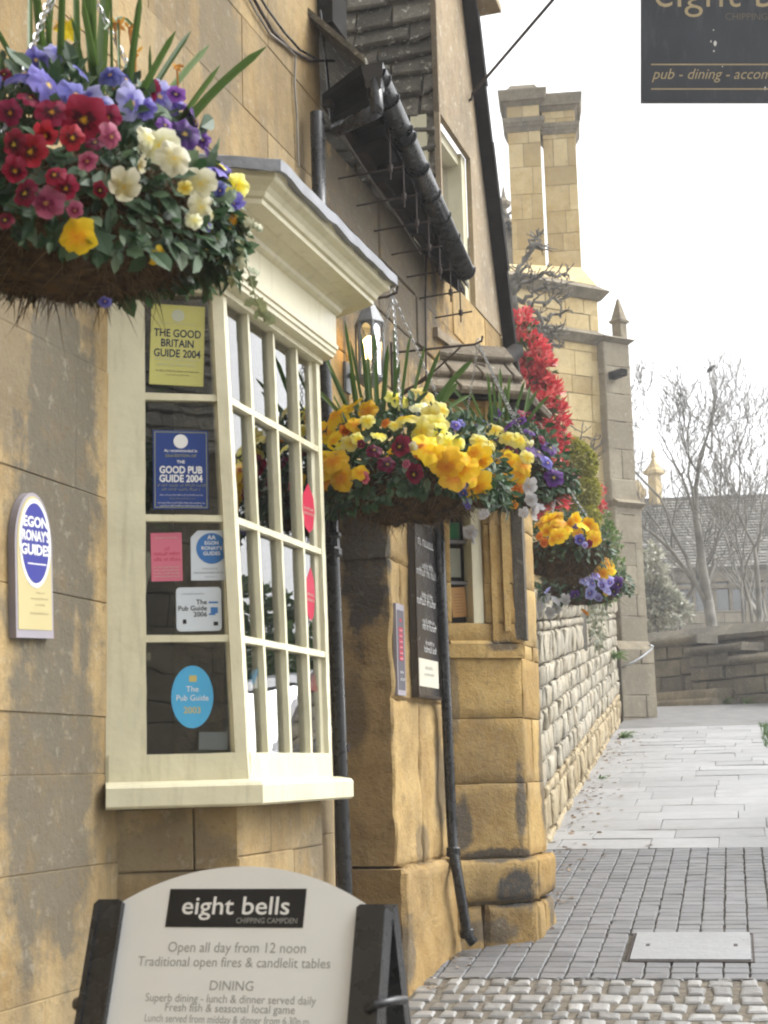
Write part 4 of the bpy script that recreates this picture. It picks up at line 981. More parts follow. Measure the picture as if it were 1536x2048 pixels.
C1 = W.hit(128, 452, .50); R1 = 288*(C1-CAM).dot(FW)/F
f1_ = [(50, 150, 46, 'blue'), (95, 170, 50, 'blue'), (118, 105, 33, 'lilac'), (150, 188, 36, 'blue'), (172, 196, 34, 'lilac'), (250, 158, 32, 'blue'), (265, 205, 42, 'lilac'), (318, 192, 40, 'lilac'), (340, 205, 30, 'blue'), (430, 338, 34, 'blue'), (442, 352, 26, 'blue'), (468, 405, 24, 'blue'), (210, 603, 15, 'blue'), (415, 450, 16, 'blue'), (165, 145, 22, 'blue'),
       (352, 188, 20, 'violet'), (388, 242, 34, 'purple'), (368, 268, 38, 'purple'), (420, 312, 22, 'purple'),
       (60, 196, 24, 'crimson'), (104, 224, 34, 'crimson'), (168, 238, 46, 'crimson'), (216, 236, 30, 'crimson'), (28, 288, 36, 'burgundy'), (62, 302, 34, 'crimson'), (222, 272, 26, 'pink'), (110, 350, 24, 'crimson'), (132, 376, 26, 'crimson'), (50, 386, 34, 'burgundy'), (94, 405, 36, 'pink'), (175, 322, 22, 'pink'), (300, 182, 26, 'crimson'), (8, 148, 16, 'burgundy'), (90, 270, 24, 'crimson'), (10, 440, 24, 'burgundy'), (-40, 260, 36, 'crimson'), (-60, 380, 36, 'burgundy'), (-30, 170, 40, 'blue'), (220, 150, 26, 'blue'), (72, 120, 30, 'blue'), (200, 205, 28, 'lilac'), (290, 215, 26, 'blue'), (145, 275, 26, 'crimson'), (190, 285, 24, 'burgundy'), (20, 225, 28, 'crimson'), (200, 380, 20, 'burgundy'), (150, 420, 18, 'pink'), (30, 340, 26, 'crimson'), (330, 250, 20, 'violet'), (405, 280, 20, 'violet'), (440, 380, 18, 'blue'), (280, 330, 18, 'cream'), (425, 430, 16, 'cream'),
       (318, 290, 44, 'cream'), (348, 316, 40, 'cream'), (296, 276, 26, 'cream'), (248, 372, 38, 'cream'), (400, 366, 36, 'cream'), (402, 412, 32, 'cream'), (388, 440, 20, 'cream'), (370, 375, 12, 'lemon'),
       (155, 472, 36, 'golden'), (316, 515, 18, 'golden'), (474, 370, 24, 'lemon'), (466, 438, 18, 'golden'), (440, 330, 16, 'lemon'), (424, 488, 14, 'lemon')]
rb = random.Random(77)
b1_ = [((330, 300), (532, 94), 20, .06), ((322, 300), (440, 130), 13, .02), ((290, 250), (418, 90), 16, .03), ((270, 240), (382, 62), 14, .02), ((262, 230), (352, 62), 16, .02), ((250, 220), (282, -20), 16, .0), ((190, 220), (165, -60), 22, .0), ((215, 230), (165, -10), 20, .0), ((120, 200), (128, -60), 18, .0), ((95, 200), (66, -90), 20, .0), ((90, 190), (105, -30), 14, 0), ((60, 190), (60, -40), 12, 0), ((50, 160), (-10, 50), 14, .0), ((110, 180), (92, 30), 12, 0), ((200, 200), (215, -60), 26, .0), ((190, 180), (190, -40), 18, 0), ((155, 190), (150, -70), 16, 0), ((175, 180), (140, 30), 9, .05), ((240, 200), (235, 30), 7, 0), ((225, 180), (222, -30), 7, 0), ((260, 220), (268, 70), 10, 0), ((210, 60), (282, 78), 8, .25), ((300, 250), (300, 90), 8, 0), ((20, 180), (-60, -20), 18, 0), ((-20, 180), (-70, 0), 18, 0)]
bk1, _ = basket(C1, R1, 5, 'big near hanging basket with blue, crimson and cream pansies beside the cream bay window', f1_, b1_, dome=1.0, nleaf=2500, density=1.25, hang=.74, moss=.50, pal=('blue', 'crimson', 'cream'), greys=.24, rot=.3, apex=C1+V((0, 0, .62)))
mb = MB(); d1 = (C1-CAM).dot(FW)      # trailing variegated ivy
ri = random.Random(8)
for trail in ([(455, 410), (480, 450), (476, 500), (498, 545), (512, 600), (536, 650)], [(470, 430), (505, 445), (512, 452)], [(440, 470), (462, 510), (462, 540), (470, 560)], [(415, 480), (455, 480), (480, 478)]):
    pts = [CAM+ray(x, y)*(d1-.05+ri.uniform(-.02, .02)) for x, y in trail]; mb.tube(pts, .0016, 5)
    for i in range(len(pts)-1):
        for k in range(4):
            p = pts[i].lerp(pts[i+1], ri.random()); e = V((ri.gauss(0, 1), ri.gauss(0, 1), ri.gauss(0, .6))); ivyleaf(mb, p, e+V((0, 0, -.5)), -FW+V((ri.gauss(0, .5), 0, ri.gauss(0, .5))), ri.uniform(.018, .034))
obj('trailing_ivy', mb, M['ivy'], bk1)
mb = MB()      # dry narcissus stalks with faded heads
wm = leafmat('withered_petal', (.25, .08, .02), (.55, .26, .04), (.62, .38, .06), .8)
for (x0, y0), (x1, y1) in (((225, 190), (240, 50)), ((240, 190), (228, 45)), ((265, 180), (258, 55)), ((350, 210), (354, 130)), ((262, 180), (272, 105)), ((125, 150), (118, 45))):
    a, b = CAM+ray(x0, y0)*d1, CAM+ray(x1, y1)*d1; mb.tube([a, a.lerp(b, .5)+V((.004, 0, 0)), b], .0022, 5)
    for k in range(6): e = V((ri.gauss(0, 1), ri.gauss(0, 1), ri.gauss(-.3, 1))); leaf(mb, b, e, V((0, 1, 0)), ri.uniform(.010, .022), .008)
obj('withered_flowers', mb, wm, bk1)
mb = MB(); ym = plain('narcissus_yellow', (.80, .62, .02), .5, .2, .1); b = CAM+ray(137, 62)*(d1+.1)
for k in range(6): a = k*1.05; leaf(mb, b, V((math.cos(a), -.3, math.sin(a)*1.4)), V((0, -1, 0)), .030, .016)
obj('narcissus', mb, ym, bk1)
bracket('iron bracket above the big near basket', C1+V((0, 0, .62)), W.p((C1-W.o).dot(EU), .0, C1.z+.66))

C2 = W.hit(812, 962, .42); R2 = 158*(C2-CAM).dot(FW)/F
f2_ = [(797, 797, 24, 'lemon'), (852, 792, 24, 'lemon'), (838, 812, 20, 'cream'), (810, 836, 26, 'lemon'), (842, 862, 25, 'lemon'), (868, 850, 26, 'lemon'), (884, 820, 16, 'lemon'), (896, 886, 18, 'lemon'), (915, 885, 16, 'lemon'), (824, 895, 12, 'cream'), (735, 842, 14, 'lemon'), (790, 850, 12, 'lemon'),
       (672, 830, 28, 'golden'), (702, 812, 20, 'golden'), (652, 862, 22, 'golden'), (690, 862, 14, 'orange'), (652, 930, 30, 'golden'), (682, 956, 27, 'golden'), (666, 922, 26, 'golden'), (648, 958, 24, 'orange'), (856, 896, 28, 'golden'), (840, 905, 18, 'orange'), (893, 932, 28, 'golden'), (908, 955, 26, 'golden'), (925, 938, 26, 'golden'), (900, 915, 22, 'golden'), (955, 972, 28, 'golden'), (962, 920, 24, 'golden'), (948, 905, 18, 'golden'), (978, 884, 20, 'lemon'), (700, 886, 16, 'lemon'), (680, 888, 14, 'lemon'), (716, 878, 12, 'lemon'), (720, 945, 15, 'golden'), (770, 846, 12, 'orange'), (958, 882, 16, 'lemon'),
       (748, 900, 22, 'burgundy'), (800, 892, 25, 'burgundy'), (774, 928, 22, 'burgundy'), (828, 948, 24, 'burgundy'), (728, 956, 13, 'pink'), (722, 888, 10, 'burgundy'), (812, 928, 10, 'pink'),
       (930, 968, 12, 'lilac'), (926, 986, 11, 'blue'), (932, 1005, 8, 'blue'), (760, 870, 16, 'lemon'), (870, 915, 22, 'golden'), (935, 918, 20, 'golden'), (945, 950, 22, 'golden'), (735, 820, 18, 'golden'), (712, 850, 16, 'golden'), (668, 880, 18, 'golden'), (880, 870, 20, 'lemon'), (860, 832, 20, 'lemon'), (936, 1012, 7, 'blue'), (912, 850, 12, 'blue'), (925, 845, 10, 'blue')]
b2_ = [((x, 840), (x2, y2), w, s) for x, x2, y2, w, s in ((720, 690, 640, 9, 0), (705, 642, 700, 11, .02), (690, 612, 762, 10, .03), (740, 722, 668, 10, 0), (755, 748, 660, 11, 0), (765, 776, 690, 12, 0), (800, 822, 668, 12, 0), (815, 850, 690, 8, 0), (830, 880, 700, 10, .02), (850, 945, 720, 14, .06), (860, 915, 765, 15, .04), (870, 940, 790, 9, .05), (700, 658, 740, 9, .02), (780, 800, 720, 7, 0), (745, 735, 700, 8, 0), (690, 668, 790, 8, .05), (885, 965, 850, 8, .12), (730, 700, 680, 7, 0), (790, 790, 640, 8, 0), (715, 700, 740, 8, 0))]
ap2 = W.hit(786, 592, .42); 
bk2, _ = basket(C2, R2, 15, 'middle hanging basket of golden and lemon pansies in front of the lit lantern', f2_, b2_, dome=.95, nleaf=2100, density=1.1, side=1.08, moss=.62, greys=.2, rot=.5, apex=ap2)
bracket('iron bracket under the end of the bay cornice', ap2, W.p((ap2-W.o).dot(EU), 0, ap2.z), False)

C3 = W.hit(1024, 962, .42); R3 = 112*(C3-CAM).dot(FW)/F
f3_ = [(1040, 880, 19, 'lemon'), (990, 860, 20, 'lemon'), (968, 888, 20, 'lemon'), (1040, 948, 24, 'golden'), (1046, 930, 18, 'golden'), (1034, 980, 16, 'orange'), (1000, 915, 18, 'golden'), (1010, 945, 16, 'golden'), (985, 940, 20, 'golden'), (1020, 925, 18, 'golden'), (1055, 915, 14, 'lemon'), (1015, 875, 16, 'lemon'), (1064, 888, 9, 'cream'), (1028, 1010, 10, 'orange'),
       (1015, 850, 16, 'violet'), (988, 830, 16, 'purple'), (1056, 832, 18, 'burgundy'), (1076, 904, 26, 'purple'), (1100, 895, 20, 'purple'), (1095, 925, 16, 'blue'), (1060, 862, 16, 'purple'), (1040, 842, 14, 'purple'), (1108, 955, 20, 'purple'), (1025, 902, 20, 'burgundy'), (1045, 826, 12, 'crimson'), (1085, 880, 10, 'crimson'), (960, 846, 12, 'blue'), (972, 856, 12, 'lilac'),
       (1058, 972, 18, 'white'), (1062, 1000, 13, 'white'), (1066, 1024, 18, 'white'), (1048, 1026, 12, 'white'), (990, 980, 15, 'white'), (968, 1030, 14, 'white'), (1080, 1016, 12, 'white'), (940, 1066, 16, 'white'), (944, 1080, 12, 'white')]
b3_ = [((x, 850), (x2, y2), w, s) for x, x2, y2, w, s in ((985, 975, 745, 7, 0), (1000, 1000, 735, 9, 0), (1010, 1020, 750, 8, 0), (1025, 1050, 760, 8, 0), (1040, 1075, 780, 9, .02), (1050, 1100, 790, 7, .04), (995, 985, 760, 7, 0), (970, 940, 780, 7, .02), (960, 900, 770, 8, .04), (1015, 1010, 770, 9, 0), (945, 880, 790, 7, .05), (1045, 1060, 770, 7, 0))]
ap3 = W.hit(957, 688, .42)
bk3, _ = basket(C3, R3, 25, 'third hanging basket with purple, white and yellow pansies by the canted stone bay', f3_, b3_, dome=1.15, nleaf=1700, density=.9, side=.90, moss=.6, greys=.3, rot=.9, apex=ap3, pal=('purple', 'white', 'violet'))
bracket('iron scroll bracket with twisted brace on the cottage wall', ap3, W.p((ap3-W.o).dot(EU)+.02, 0, ap3.z+.01))

dz4 = 9.3; C4 = depth(1128, 1098, dz4); R4 = 84*(C4-CAM).dot(FW)/F
f4_ = [(1084, 1046, 16, 'golden'), (1100, 1040, 17, 'golden'), (1125, 1046, 20, 'golden'), (1110, 1056, 17, 'golden'), (1118, 1072, 18, 'golden'), (1140, 1046, 13, 'golden'), (1166, 1050, 18, 'golden'), (1186, 1062, 17, 'golden'), (1190, 1078, 18, 'golden'), (1156, 1066, 13, 'golden'), (1074, 1046, 12, 'golden'), (1094, 1062, 15, 'golden'), (1132, 1060, 16, 'golden'), (1106, 1078, 14, 'golden'), (1176, 1048, 14, 'golden'), (1150, 1038, 14, 'golden'), (1086, 1034, 13, 'golden'), (1112, 1032, 14, 'golden'), (1078, 1072, 12, 'orange'), (1088, 1086, 13, 'orange'), (1160, 1080, 14, 'blue'), (1178, 1088, 10, 'crimson'), (1150, 1056, 11, 'blue'), (1170, 1090, 9, 'lilac')]
basket(C4, R4, 35, 'small hanging basket of bright yellow pansies beyond the stone corner, above its lower neighbour', f4_, dome=.85, nleaf=700, side=.92, moss=.80, greys=.25, apex=C4+V((0, 0, .45)), back=8, pal=('golden',), fringe=1.3)
dz5 = 10.4; C5 = depth(1166, 1172, dz5); R5 = 80*(C5-CAM).dot(FW)/F
f5_ = [(1196, 1126, 12, 'golden'), (1210, 1120, 12, 'golden'), (1188, 1138, 11, 'golden'), (1170, 1160, 12, 'lilac'), (1215, 1180, 12, 'lilac'), (1130, 1200, 12, 'white'), (1150, 1190, 11, 'purple'), (1196, 1196, 11, 'lilac'), (1216, 1130, 13, 'golden'), (1205, 1146, 13, 'golden'), (1222, 1142, 9, 'golden'), (1184, 1166, 14, 'lilac'), (1204, 1170, 14, 'lilac'), (1220, 1164, 12, 'lilac'), (1180, 1186, 14, 'lilac'), (1190, 1150, 12, 'lilac'), (1236, 1168, 14, 'purple'), (1228, 1182, 12, 'purple'), (1090, 1196, 16, 'white'), (1112, 1216, 14, 'white'), (1080, 1212, 13, 'white'), (1116, 1200, 13, 'white'), (1100, 1226, 12, 'white'), (1096, 1182, 10, 'lilac'), (1170, 1226, 10, 'orange'), (1214, 1184, 8, 'golden'), (1172, 1124, 10, 'burgundy')]
basket(C5, R5, 45, 'farthest and lowest hanging basket, with lilac and white pansies above the drystone wall', f5_, dome=.8, nleaf=750, side=1.0, moss=.55, greys=.25, apex=C5+V((0, 0, .5)), back=8, pal=('lilac',), fringe=.5)
wx = lambda P: W.p((P-W.o).dot(EU), -.05, P.z)
for P, lb in ((C4+V((0, 0, .45)), 'iron bracket carrying the small yellow basket'), (C5+V((0, 0, .5)), 'iron bracket carrying the farthest lilac basket')): bracket(lb, P, W.p((P-W.o).dot(EU), 0, P.z), False)
# ------------------------------------------------------------------ signs, stickers, lantern, A-board
def paper(name, col, v=.04): return plain(name, col, .55, .2, v, 5)
M['st_yellow'] = paper('yellow_card', (.50, .48, .16)); M['st_blue'] = paper('royal_blue_card', (.022, .050, .20)); M['st_pink'] = paper('pink_card', (.55, .15, .21)); M['st_white'] = paper('white_card', (.55, .60, .64))
M['st_mid'] = paper('mid_blue_card', (.05, .16, .40)); M['st_sky'] = paper('sky_blue_card', (.08, .36, .60)); M['st_red'] = paper('red_card', (.42, .02, .055)); M['pale_ink'] = paper('pale_print', (.45, .47, .36)); M['olive_ink'] = paper('olive_print', (.28, .28, .12)); M['gold_ink'] = paper('gold_print', (.50, .42, .14))
f0n = FN(0)
F0 = Fr(BP(0, 0, 2.0), FX(0), f0n)
def fcard(tl, tr, bl, n=-.0195): return Card(F0.hit(*tl, n), F0.hit(*tr, n), F0.hit(*bl, n), f0n)
def sticker(name, label, cat, c, base_mat, thick=.0012): t = thing(name, label, cat, arr(c.p(c.w/2, 0)), 'guide stickers in the bay window'); return t
# yellow
c = fcard((303, 607), (410, 614), (303, 768)); t = sticker('guide_sticker', 'yellow 2004 guide sticker in the top pane of the bay window', 'sticker', c, None)
obj('card', (lambda m: (c.rect(m, 0, 0, c.w, c.h, -.001, 0), m)[1])(MB()), M['st_yellow'], t)
mb = MB(); w, h = c.w, c.h
for i, s_ in enumerate(('THE GOOD', 'BRITAIN', 'GUIDE 2004')): c.text(mb, s_, w*.5, h*(.60-.125*i), h*.135, .0006, bold=.018, sx=.80)
c.greek(mb, w*.12, w*.90, h*.165, h*.020, .0008, 1); c.greek(mb, w*.30, w*.72, h*.12, h*.016, .0008, 2); obj('lettering', mb, M['ink_blue'], t)
mb = MB(); c.oval(mb, w*.5, h*.87, w*.12, w*.12, .0001, .0006); c.greek(mb, w*.15, w*.82, h*.755, h*.03, .0008, 4); c.greek(mb, w*.10, w*.92, h*.30, h*.040, .0008, 3); c.greek(mb, w*.15, w*.85, h*.235, h*.040, .0008, 5); obj('pale_print', mb, M['pale_ink'], t)
# royal blue
c = fcard((306, 860), (416, 862), (312, 1018)); w, h = c.w, c.h; t = sticker('guide_sticker', 'royal blue good pub guide sticker in the second pane down', 'sticker', c, None)
obj('card', (lambda m: (c.rect(m, 0, 0, w, h, -.001, 0), m)[1])(MB()), M['st_blue'], t)
mb = MB(); c.text(mb, 'THE', w*.5, h*.58, h*.055, .0006, bold=.02); c.text(mb, 'GOOD PUB', w*.5, h*.455, h*.125, .0006, bold=.03, sx=.82); c.text(mb, 'GUIDE 2004', w*.5, h*.345, h*.125, .0006, bold=.03, sx=.82); c.text(mb, 'As recommended in', w*.5, h*.725, h*.05, .0006, bold=.01)
c.greek(mb, w*.12, w*.9, h*.17, h*.02, .0008, 7); c.greek(mb, w*.08, w*.92, h*.07, h*.02, .0008, 8); c.greek(mb, w*.12, w*.88, h*.035, h*.018, .0008, 9); c.oval(mb, w*.5, h*.86, w*.13, w*.13, .0001, .0005); obj('lettering', mb, M['white_ink'], t)
mb = MB(); c.text(mb, '22nd EDITION OF', w*.5, h*.66, h*.05, .0006, bold=.01); c.greek(mb, w*.08, w*.94, h*.285, h*.036, .0008, 2); c.greek(mb, w*.16, w*.84, h*.235, h*.036, .0008, 3); c.greek(mb, w*.3, w*.75, h*.125, h*.02, .0008, 11); c.ring(mb, w*.025, h*.018, w*.975, h*.982, w*.014, .0001, .0005); obj('gold_print', mb, M['olive_ink'], t)
# pink, white with blue roundel, white rounded, sky blue oval
c = fcard((301, 1066), (363, 1065), (303, 1163)); w, h = c.w, c.h; t = sticker('guide_sticker', 'faded pink rectangular sticker in the third pane', 'sticker', c, None)
obj('card', (lambda m: (c.rect(m, 0, 0, w, h, -.001, 0), m)[1])(MB()), M['st_pink'], t); mb = MB(); c.greek(mb, w*.14, w*.85, h*.88, h*.04, .0006, 3)
for k in range(4): c.greek(mb, w*.08, w*.9, h*(.08+.065*k), h*.035, .0006, k)
obj('lettering', mb, M['pale_ink'], t)
mb = MB(); c.greek(mb, w*.1, w*.9, h*.53, h*.08, .0006, 6); c.greek(mb, w*.1, w*.9, h*.42, h*.08, .0006, 7); c.greek(mb, w*.45, w*.6, h*.64, h*.07, .0006, 8); obj('red_print', mb, M['st_red'], t)
c = fcard((381, 1061), (458, 1061), (382, 1161)); w, h = c.w, c.h; t = sticker('guide_sticker', 'white sticker with a mid blue roundel, right of the pink one', 'sticker', c, None)
mb = MB(); c.poly(mb, [(0, 0), (w, 0), (w, h), (w*.18, h), (0, h*.86)], -.001, 0); obj('card', mb, M['st_white'], t)
mb = MB(); c.oval(mb, w*.54, h*.64, w*.40, h*.31, .0001, .0005); obj('roundel', mb, M['st_mid'], t)
mb = MB()
for k, s_ in enumerate(('AA', 'EGON', "RONAY'S", 'GUIDES')): c.text(mb, s_, w*.54, h*(.82-.105*k), h*(.12 if k == 0 else .10), .0009, bold=.015)
obj('lettering', mb, M['white_ink'], t); mb = MB(); c.greek(mb, w*.3, w*.7, h*.22, h*.03, .0006, 4); c.greek(mb, w*.08, w*.94, h*.14, h*.03, .0006, 5); c.greek(mb, w*.36, w*.66, h*.06, h*.025, .0006, 6); obj('small_print', mb, M['ink_blue'], t)
c = fcard((352, 1175), (442, 1174), (353, 1263)); w, h = c.w, c.h; t = sticker('guide_sticker', 'white sticker with rounded corners reading The Pub Guide 2006', 'sticker', c, None)
def rrect(w, h, r_): return [(x+r_*math.cos(a), y+r_*math.sin(a)) for x, y, a0 in ((w-r_, h-r_, 0), (r_, h-r_, 90), (r_, r_, 180), (w-r_, r_, 270)) for a in (math.radians(a0+k*15) for k in range(7))]
mb = MB(); c.poly(mb, rrect(w, h, w*.09), -.001, 0); obj('card', mb, M['st_white'], t)
mb = MB()
for k, s_ in enumerate(('The', 'Pub Guide', '2006')): c.text(mb, s_, w*.68, h*(.61-.14*k), h*.155, .0006, 'R', bold=.012)
c.greek(mb, w*.12, w*.62, h*.84, h*.025, .0006, 3); c.rect(mb, w*.14, h*.17, w*.22, h*.27, .0001, .0005); c.rect(mb, w*.82, h*.12, w*.92, h*.21, .0001, .0005); obj('lettering', mb, M['ink'], t)
mb = MB(); c.rect(mb, w*.72, h*.63, w*.93, h*.67, .0001, .0005); c.rect(mb, w*.76, h*.40, w*.92, h*.54, .0001, .0005); c.rect(mb, w*.72, h*.36, w*.86, h*.40, .0001, .0005); obj('blue_print', mb, M['st_mid'], t)
c = fcard((343, 1331), (427, 1331), (343, 1457)); w, h = c.w, c.h; t = sticker('guide_sticker', 'sky blue oval sticker in the bottom pane', 'sticker', c, None)
mb = MB(); c.oval(mb, w*.5, h*.5, w*.5, h*.5, -.001, 0); obj('card', mb, M['st_sky'], t)
mb = MB(); c.text(mb, 'The', w*.5, h*.58, h*.13, .0006); c.text(mb, 'Pub Guide', w*.5, h*.44, h*.13, .0006, sx=.95); obj('lettering', mb, M['white_ink'], t)
mb = MB(); c.text(mb, '2003', w*.5, h*.24, h*.14, .0006, bold=.015); c.rect(mb, w*.42, h*.74, w*.60, h*.84, .0001, .0004); obj('gold_print', mb, M['gold_ink'], t)
c = fcard((398, 1464), (455, 1464), (398, 1500), -.05); mb = MB(); c.rect(mb, 0, 0, c.w, c.h, -.002, 0); top('paper_slip', mb, M['st_white'], 'plain pale paper slip standing in the bottom corner of the bay', 'paper')
# stickers and a blue oval on the street-side panes
f1n = FN(1); F1f = Fr(BP(1, 0, 2.0), FX(1), f1n)
def f1card(tl, tr, bl, n=-.0195): return Card(F1f.hit(*tl, n), F1f.hit(*tr, n), F1f.hit(*bl, n), f1n)
for (tl, tr, bl), lb in ((((604, 962), (628, 972), (608, 1062)), 'red pointed pennant sticker in the second row of the street side panes'), (((612, 1130), (630, 1138), (616, 1240)), 'red pointed pennant sticker in the third row of the street side panes'), (((620, 1345), (636, 1350), (623, 1450)), 'pinkish red pennant sticker in the bottom row of the street side panes')):
    c = f1card(tl, tr, bl); w, h = c.w, c.h; t = thing('pennant_sticker', lb, 'sticker', arr(c.p(w/2, 0)), 'red pennant stickers')
    mb = MB(); c.poly(mb, [(w*.5, 0), (w*.82, h*.1), (w, h*.45), (w*.92, h*.75), (w*.5, h), (w*.08, h*.75), (0, h*.45), (w*.15, h*.1)], -.001, 0); obj('card', mb, M['st_red'], t)
    mb = MB(); c.greek(mb, w*.1, w*.9, h*.46, h*.06, .0008, 3); c.greek(mb, w*.1, w*.9, h*.36, h*.06, .0008, 4); obj('lettering', mb, M['pale_ink'], t)
c = f1card((505, 1335), (526, 1340), (508, 1440)); t = thing('oval_mark', 'slim pale blue oval in the first bottom pane of the street side', 'sticker', arr(c.p(c.w/2, 0)))
mb = MB(); c.oval(mb, c.w*.5, c.h*.5, c.w*.5, c.h*.5, -.001, 0); obj('card', mb, M['st_sky'], t); mb = MB(); c.oval(mb, c.w*.5, c.h*.5, c.w*.33, c.h*.36, .0001, .0005); obj('centre', mb, M['white_ink'], t)  # flat blue oval with a white centre, set in the pane

# oval guide sign on the left wall
c = wcard(W, (28, 975), (102, 990), (30, 1275), .022); w, h = c.w, c.h
t = thing('oval_wall_sign', 'cream arched sign with a navy oval on the near left wall', 'sign', arr(c.p(w/2, 0)))
arch = [(0, 0), (w, 0)]+[(w*.5+w*.5*math.cos(math.pi*k/18), h*.62+h*.37*math.sin(math.pi*k/18)) for k in range(19)]
M['sign_edge'] = paper('grey_sign_edge', (.30, .28, .31)); M['sign_cream'] = paper('cream_sign', (.46, .40, .21)); M['navy'] = paper('navy_panel', (.040, .045, .24))
mb = MB(); c.poly(mb, arch, -.02, 0); obj('panel', mb, M['sign_edge'], t)
sc = lambda pts, k, dy=.0: [(w*.5+(x-w*.5)*k, h*.5+(y-h*.5)*(1-(1-k)*w/h)+dy) for x, y in pts]
mb = MB(); c.poly(mb, [(x, max(y, h*.055)) for x, y in sc(arch, .90)], 0, .0012); obj('face', mb, M['sign_cream'], t)
mb = MB(); c.oval(mb, w*.52, h*.645, w*.42, h*.305, .0012, .0022); obj('white_rim', mb, M['white_ink'], t)
mb = MB(); c.oval(mb, w*.52, h*.645, w*.365, h*.275, .0022, .0032); obj('oval', mb, M['navy'], t)
mb = MB()
for k, s_ in enumerate(('EGON', "RONAY'S", 'GUIDES')): c.text(mb, s_, w*.52, h*(.755-.095*k), h*.098, .0040, bold=.03, sx=(.80 if k != 1 else .62)*w/h*3.0)
c.rect(mb, w*.30, h*.498, w*.80, h*.506, .0032, .0038); obj('lettering', mb, M['white_ink'], t)
mb = MB(); c.greek(mb, w*.52, w*.75, h*.30, h*.014, .002, 1); c.greek(mb, w*.38, w*.85, h*.26, h*.014, .002, 2); c.greek(mb, w*.50, w*.76, h*.22, h*.014, .002, 3); c.greek(mb, w*.36, w*.86, h*.16, h*.018, .002, 4); obj('small_print', mb, M['gold'], t)

# menu board and narrow plaque by the door
M['board'] = plain('dark_menu_board', (.050, .046, .045), .25, .5, .1, 6); M['board_low'] = plain('brown_board', (.10, .065, .03), .4, .4, .15); M['board_white'] = paper('cream_notice', (.60, .58, .48))
u0, u1 = W.at(832, 1300, .03)[0], W.at(879, 1300, .03)[0]; z0, z1 = W.at(835, 1394, .03)[1], W.at(829, 985, .03)[1]
c = Card(W.p(u0, .03, z1), W.p(u1, .03, z1), W.p(u0, .03, z0), EN); w, h = c.w, c.h
t = thing('menu_board', 'tall dark wall board with white script and a cream notice, left of the rainwater pipe', 'sign', arr(c.p(w/2, 0)))
mb = MB(); c.rect(mb, 0, 0, w, h, -.025, 0); obj('panel', mb, M['board'], t); mb = MB(); c.ring(mb, 0, 0, w, h, w*.035, .0, .008); obj('frame', mb, M['wood_dark'], t)
mb = MB(); c.rect(mb, w*.045, h*.055, w*.90, h*.19, .0, .002); obj('notice', mb, M['board_white'], t)
mb = MB()
for k, (y, hh, a, b) in enumerate(((.225, .032, .35, .85), (.262, .022, .4, .75), (.335, .035, .3, .85), (.37, .02, .3, .8), (.455, .04, .1, .9), (.49, .03, .3, .75), (.60, .04, .12, .9), (.64, .03, .35, .8), (.75, .05, .2, .85), (.86, .04, .15, .9))): c.greek(mb, w*a, w*b, h*y, h*hh, .0015, k+20)
obj('lettering', mb, M['white_ink'], t); mb = MB(); c.greek(mb, w*.35, w*.65, h*.14, h*.018, .003, 5); c.greek(mb, w*.3, w*.7, h*.11, h*.014, .003, 6); obj('notice_print', mb, M['text_grey'], t)
u0, u1 = W.at(794, 1300, .02)[0], W.at(810, 1300, .02)[0]; z0, z1 = W.at(797, 1390, .02)[1], W.at(793, 1206, .02)[1]
c = Card(W.p(u0, .02, z1), W.p(u1, .02, z1), W.p(u0, .02, z0), EN); w, h = c.w, c.h
t = thing('narrow_plaque', 'slim grey plaque with red upright lettering beside the doorway', 'sign', arr(c.p(w/2, 0)))
mb = MB(); c.rect(mb, 0, 0, w, h, -.018, 0); obj('panel', mb, M['sign_edge'], t); mb = MB(); c.rect(mb, w*.1, h*.06, w*.9, h*.93, 0, .0012); obj('face', mb, paper('slate_face', (.10, .095, .11)), t)
mb = MB()
for k in range(6): c.rect(mb, w*.26, h*(.38+.062*k), w*.72, h*(.43+.062*k), .0012, .002)
c.oval(mb, w*.5, h*.82, w*.12, h*.02, .0012, .002); obj('red_lettering', mb, M['st_red'], t)
mb = MB(); c.greek(mb, w*.3, w*.8, h*.16, h*.04, .003, 3); c.greek(mb, w*.3, w*.7, h*.24, h*.03, .003, 4)
for k in range(6): c.greek(mb, w*.34, w*.66, h*(.39+.062*k), h*.022, .0028, k)
obj('pale_print', mb, M['white_ink'], t)

# lantern
u0, u1 = W.at(706, 680, .10)[0], W.at(762, 680, .10)[0]; uL = (u0+u1)/2; zt_, zb_ = W.at(735, 612, .10)[1], W.at(735, 772, .10)[1]
LP_ = Fr(W.p(uL, .11, 0), EU, EN); hw = .058; hh = zt_-zb_
t = thing('wall_lantern', 'grey metal wall lantern with a lit warm bulb above the doorway', 'lamp', arr(LP_.p(0, 0, zb_)))
def ngon(n, r_, z): return [LP_.p(r_*math.cos(2*math.pi*(k+.5)/n), r_*math.sin(2*math.pi*(k+.5)/n), z) for k in range(n)]
def frust(mb, r0, z0, r1, z1, n=6):
    a, b = ngon(n, r0, z0), ngon(n, r1, z1); mb.add(a+b, [(i, (i+1) % n, n+(i+1) % n, n+i) for i in range(n)]+[tuple(range(n))[::-1], tuple(range(n, 2*n))])
mb = MB(); zc_ = zt_-hh*.24; frust(mb, hw*1.12, zc_, hw*1.12, zc_+.006); frust(mb, hw*1.12, zc_+.006, hw*.45, zt_-.004); frust(mb, hw*.45, zt_-.004, hw*.40, zt_+.012); obj('cap', mb, M['lamp_metal'], t)
mb = MB(); zd = zb_+hh*.12
for k in range(6):
    a = 2*math.pi*(k+.5)/6; p = LP_.p(hw*math.cos(a), hw*math.sin(a), zd); q = LP_.p(hw*math.cos(a), hw*math.sin(a), zc_); mb.tube([p, q], .0075, 6)
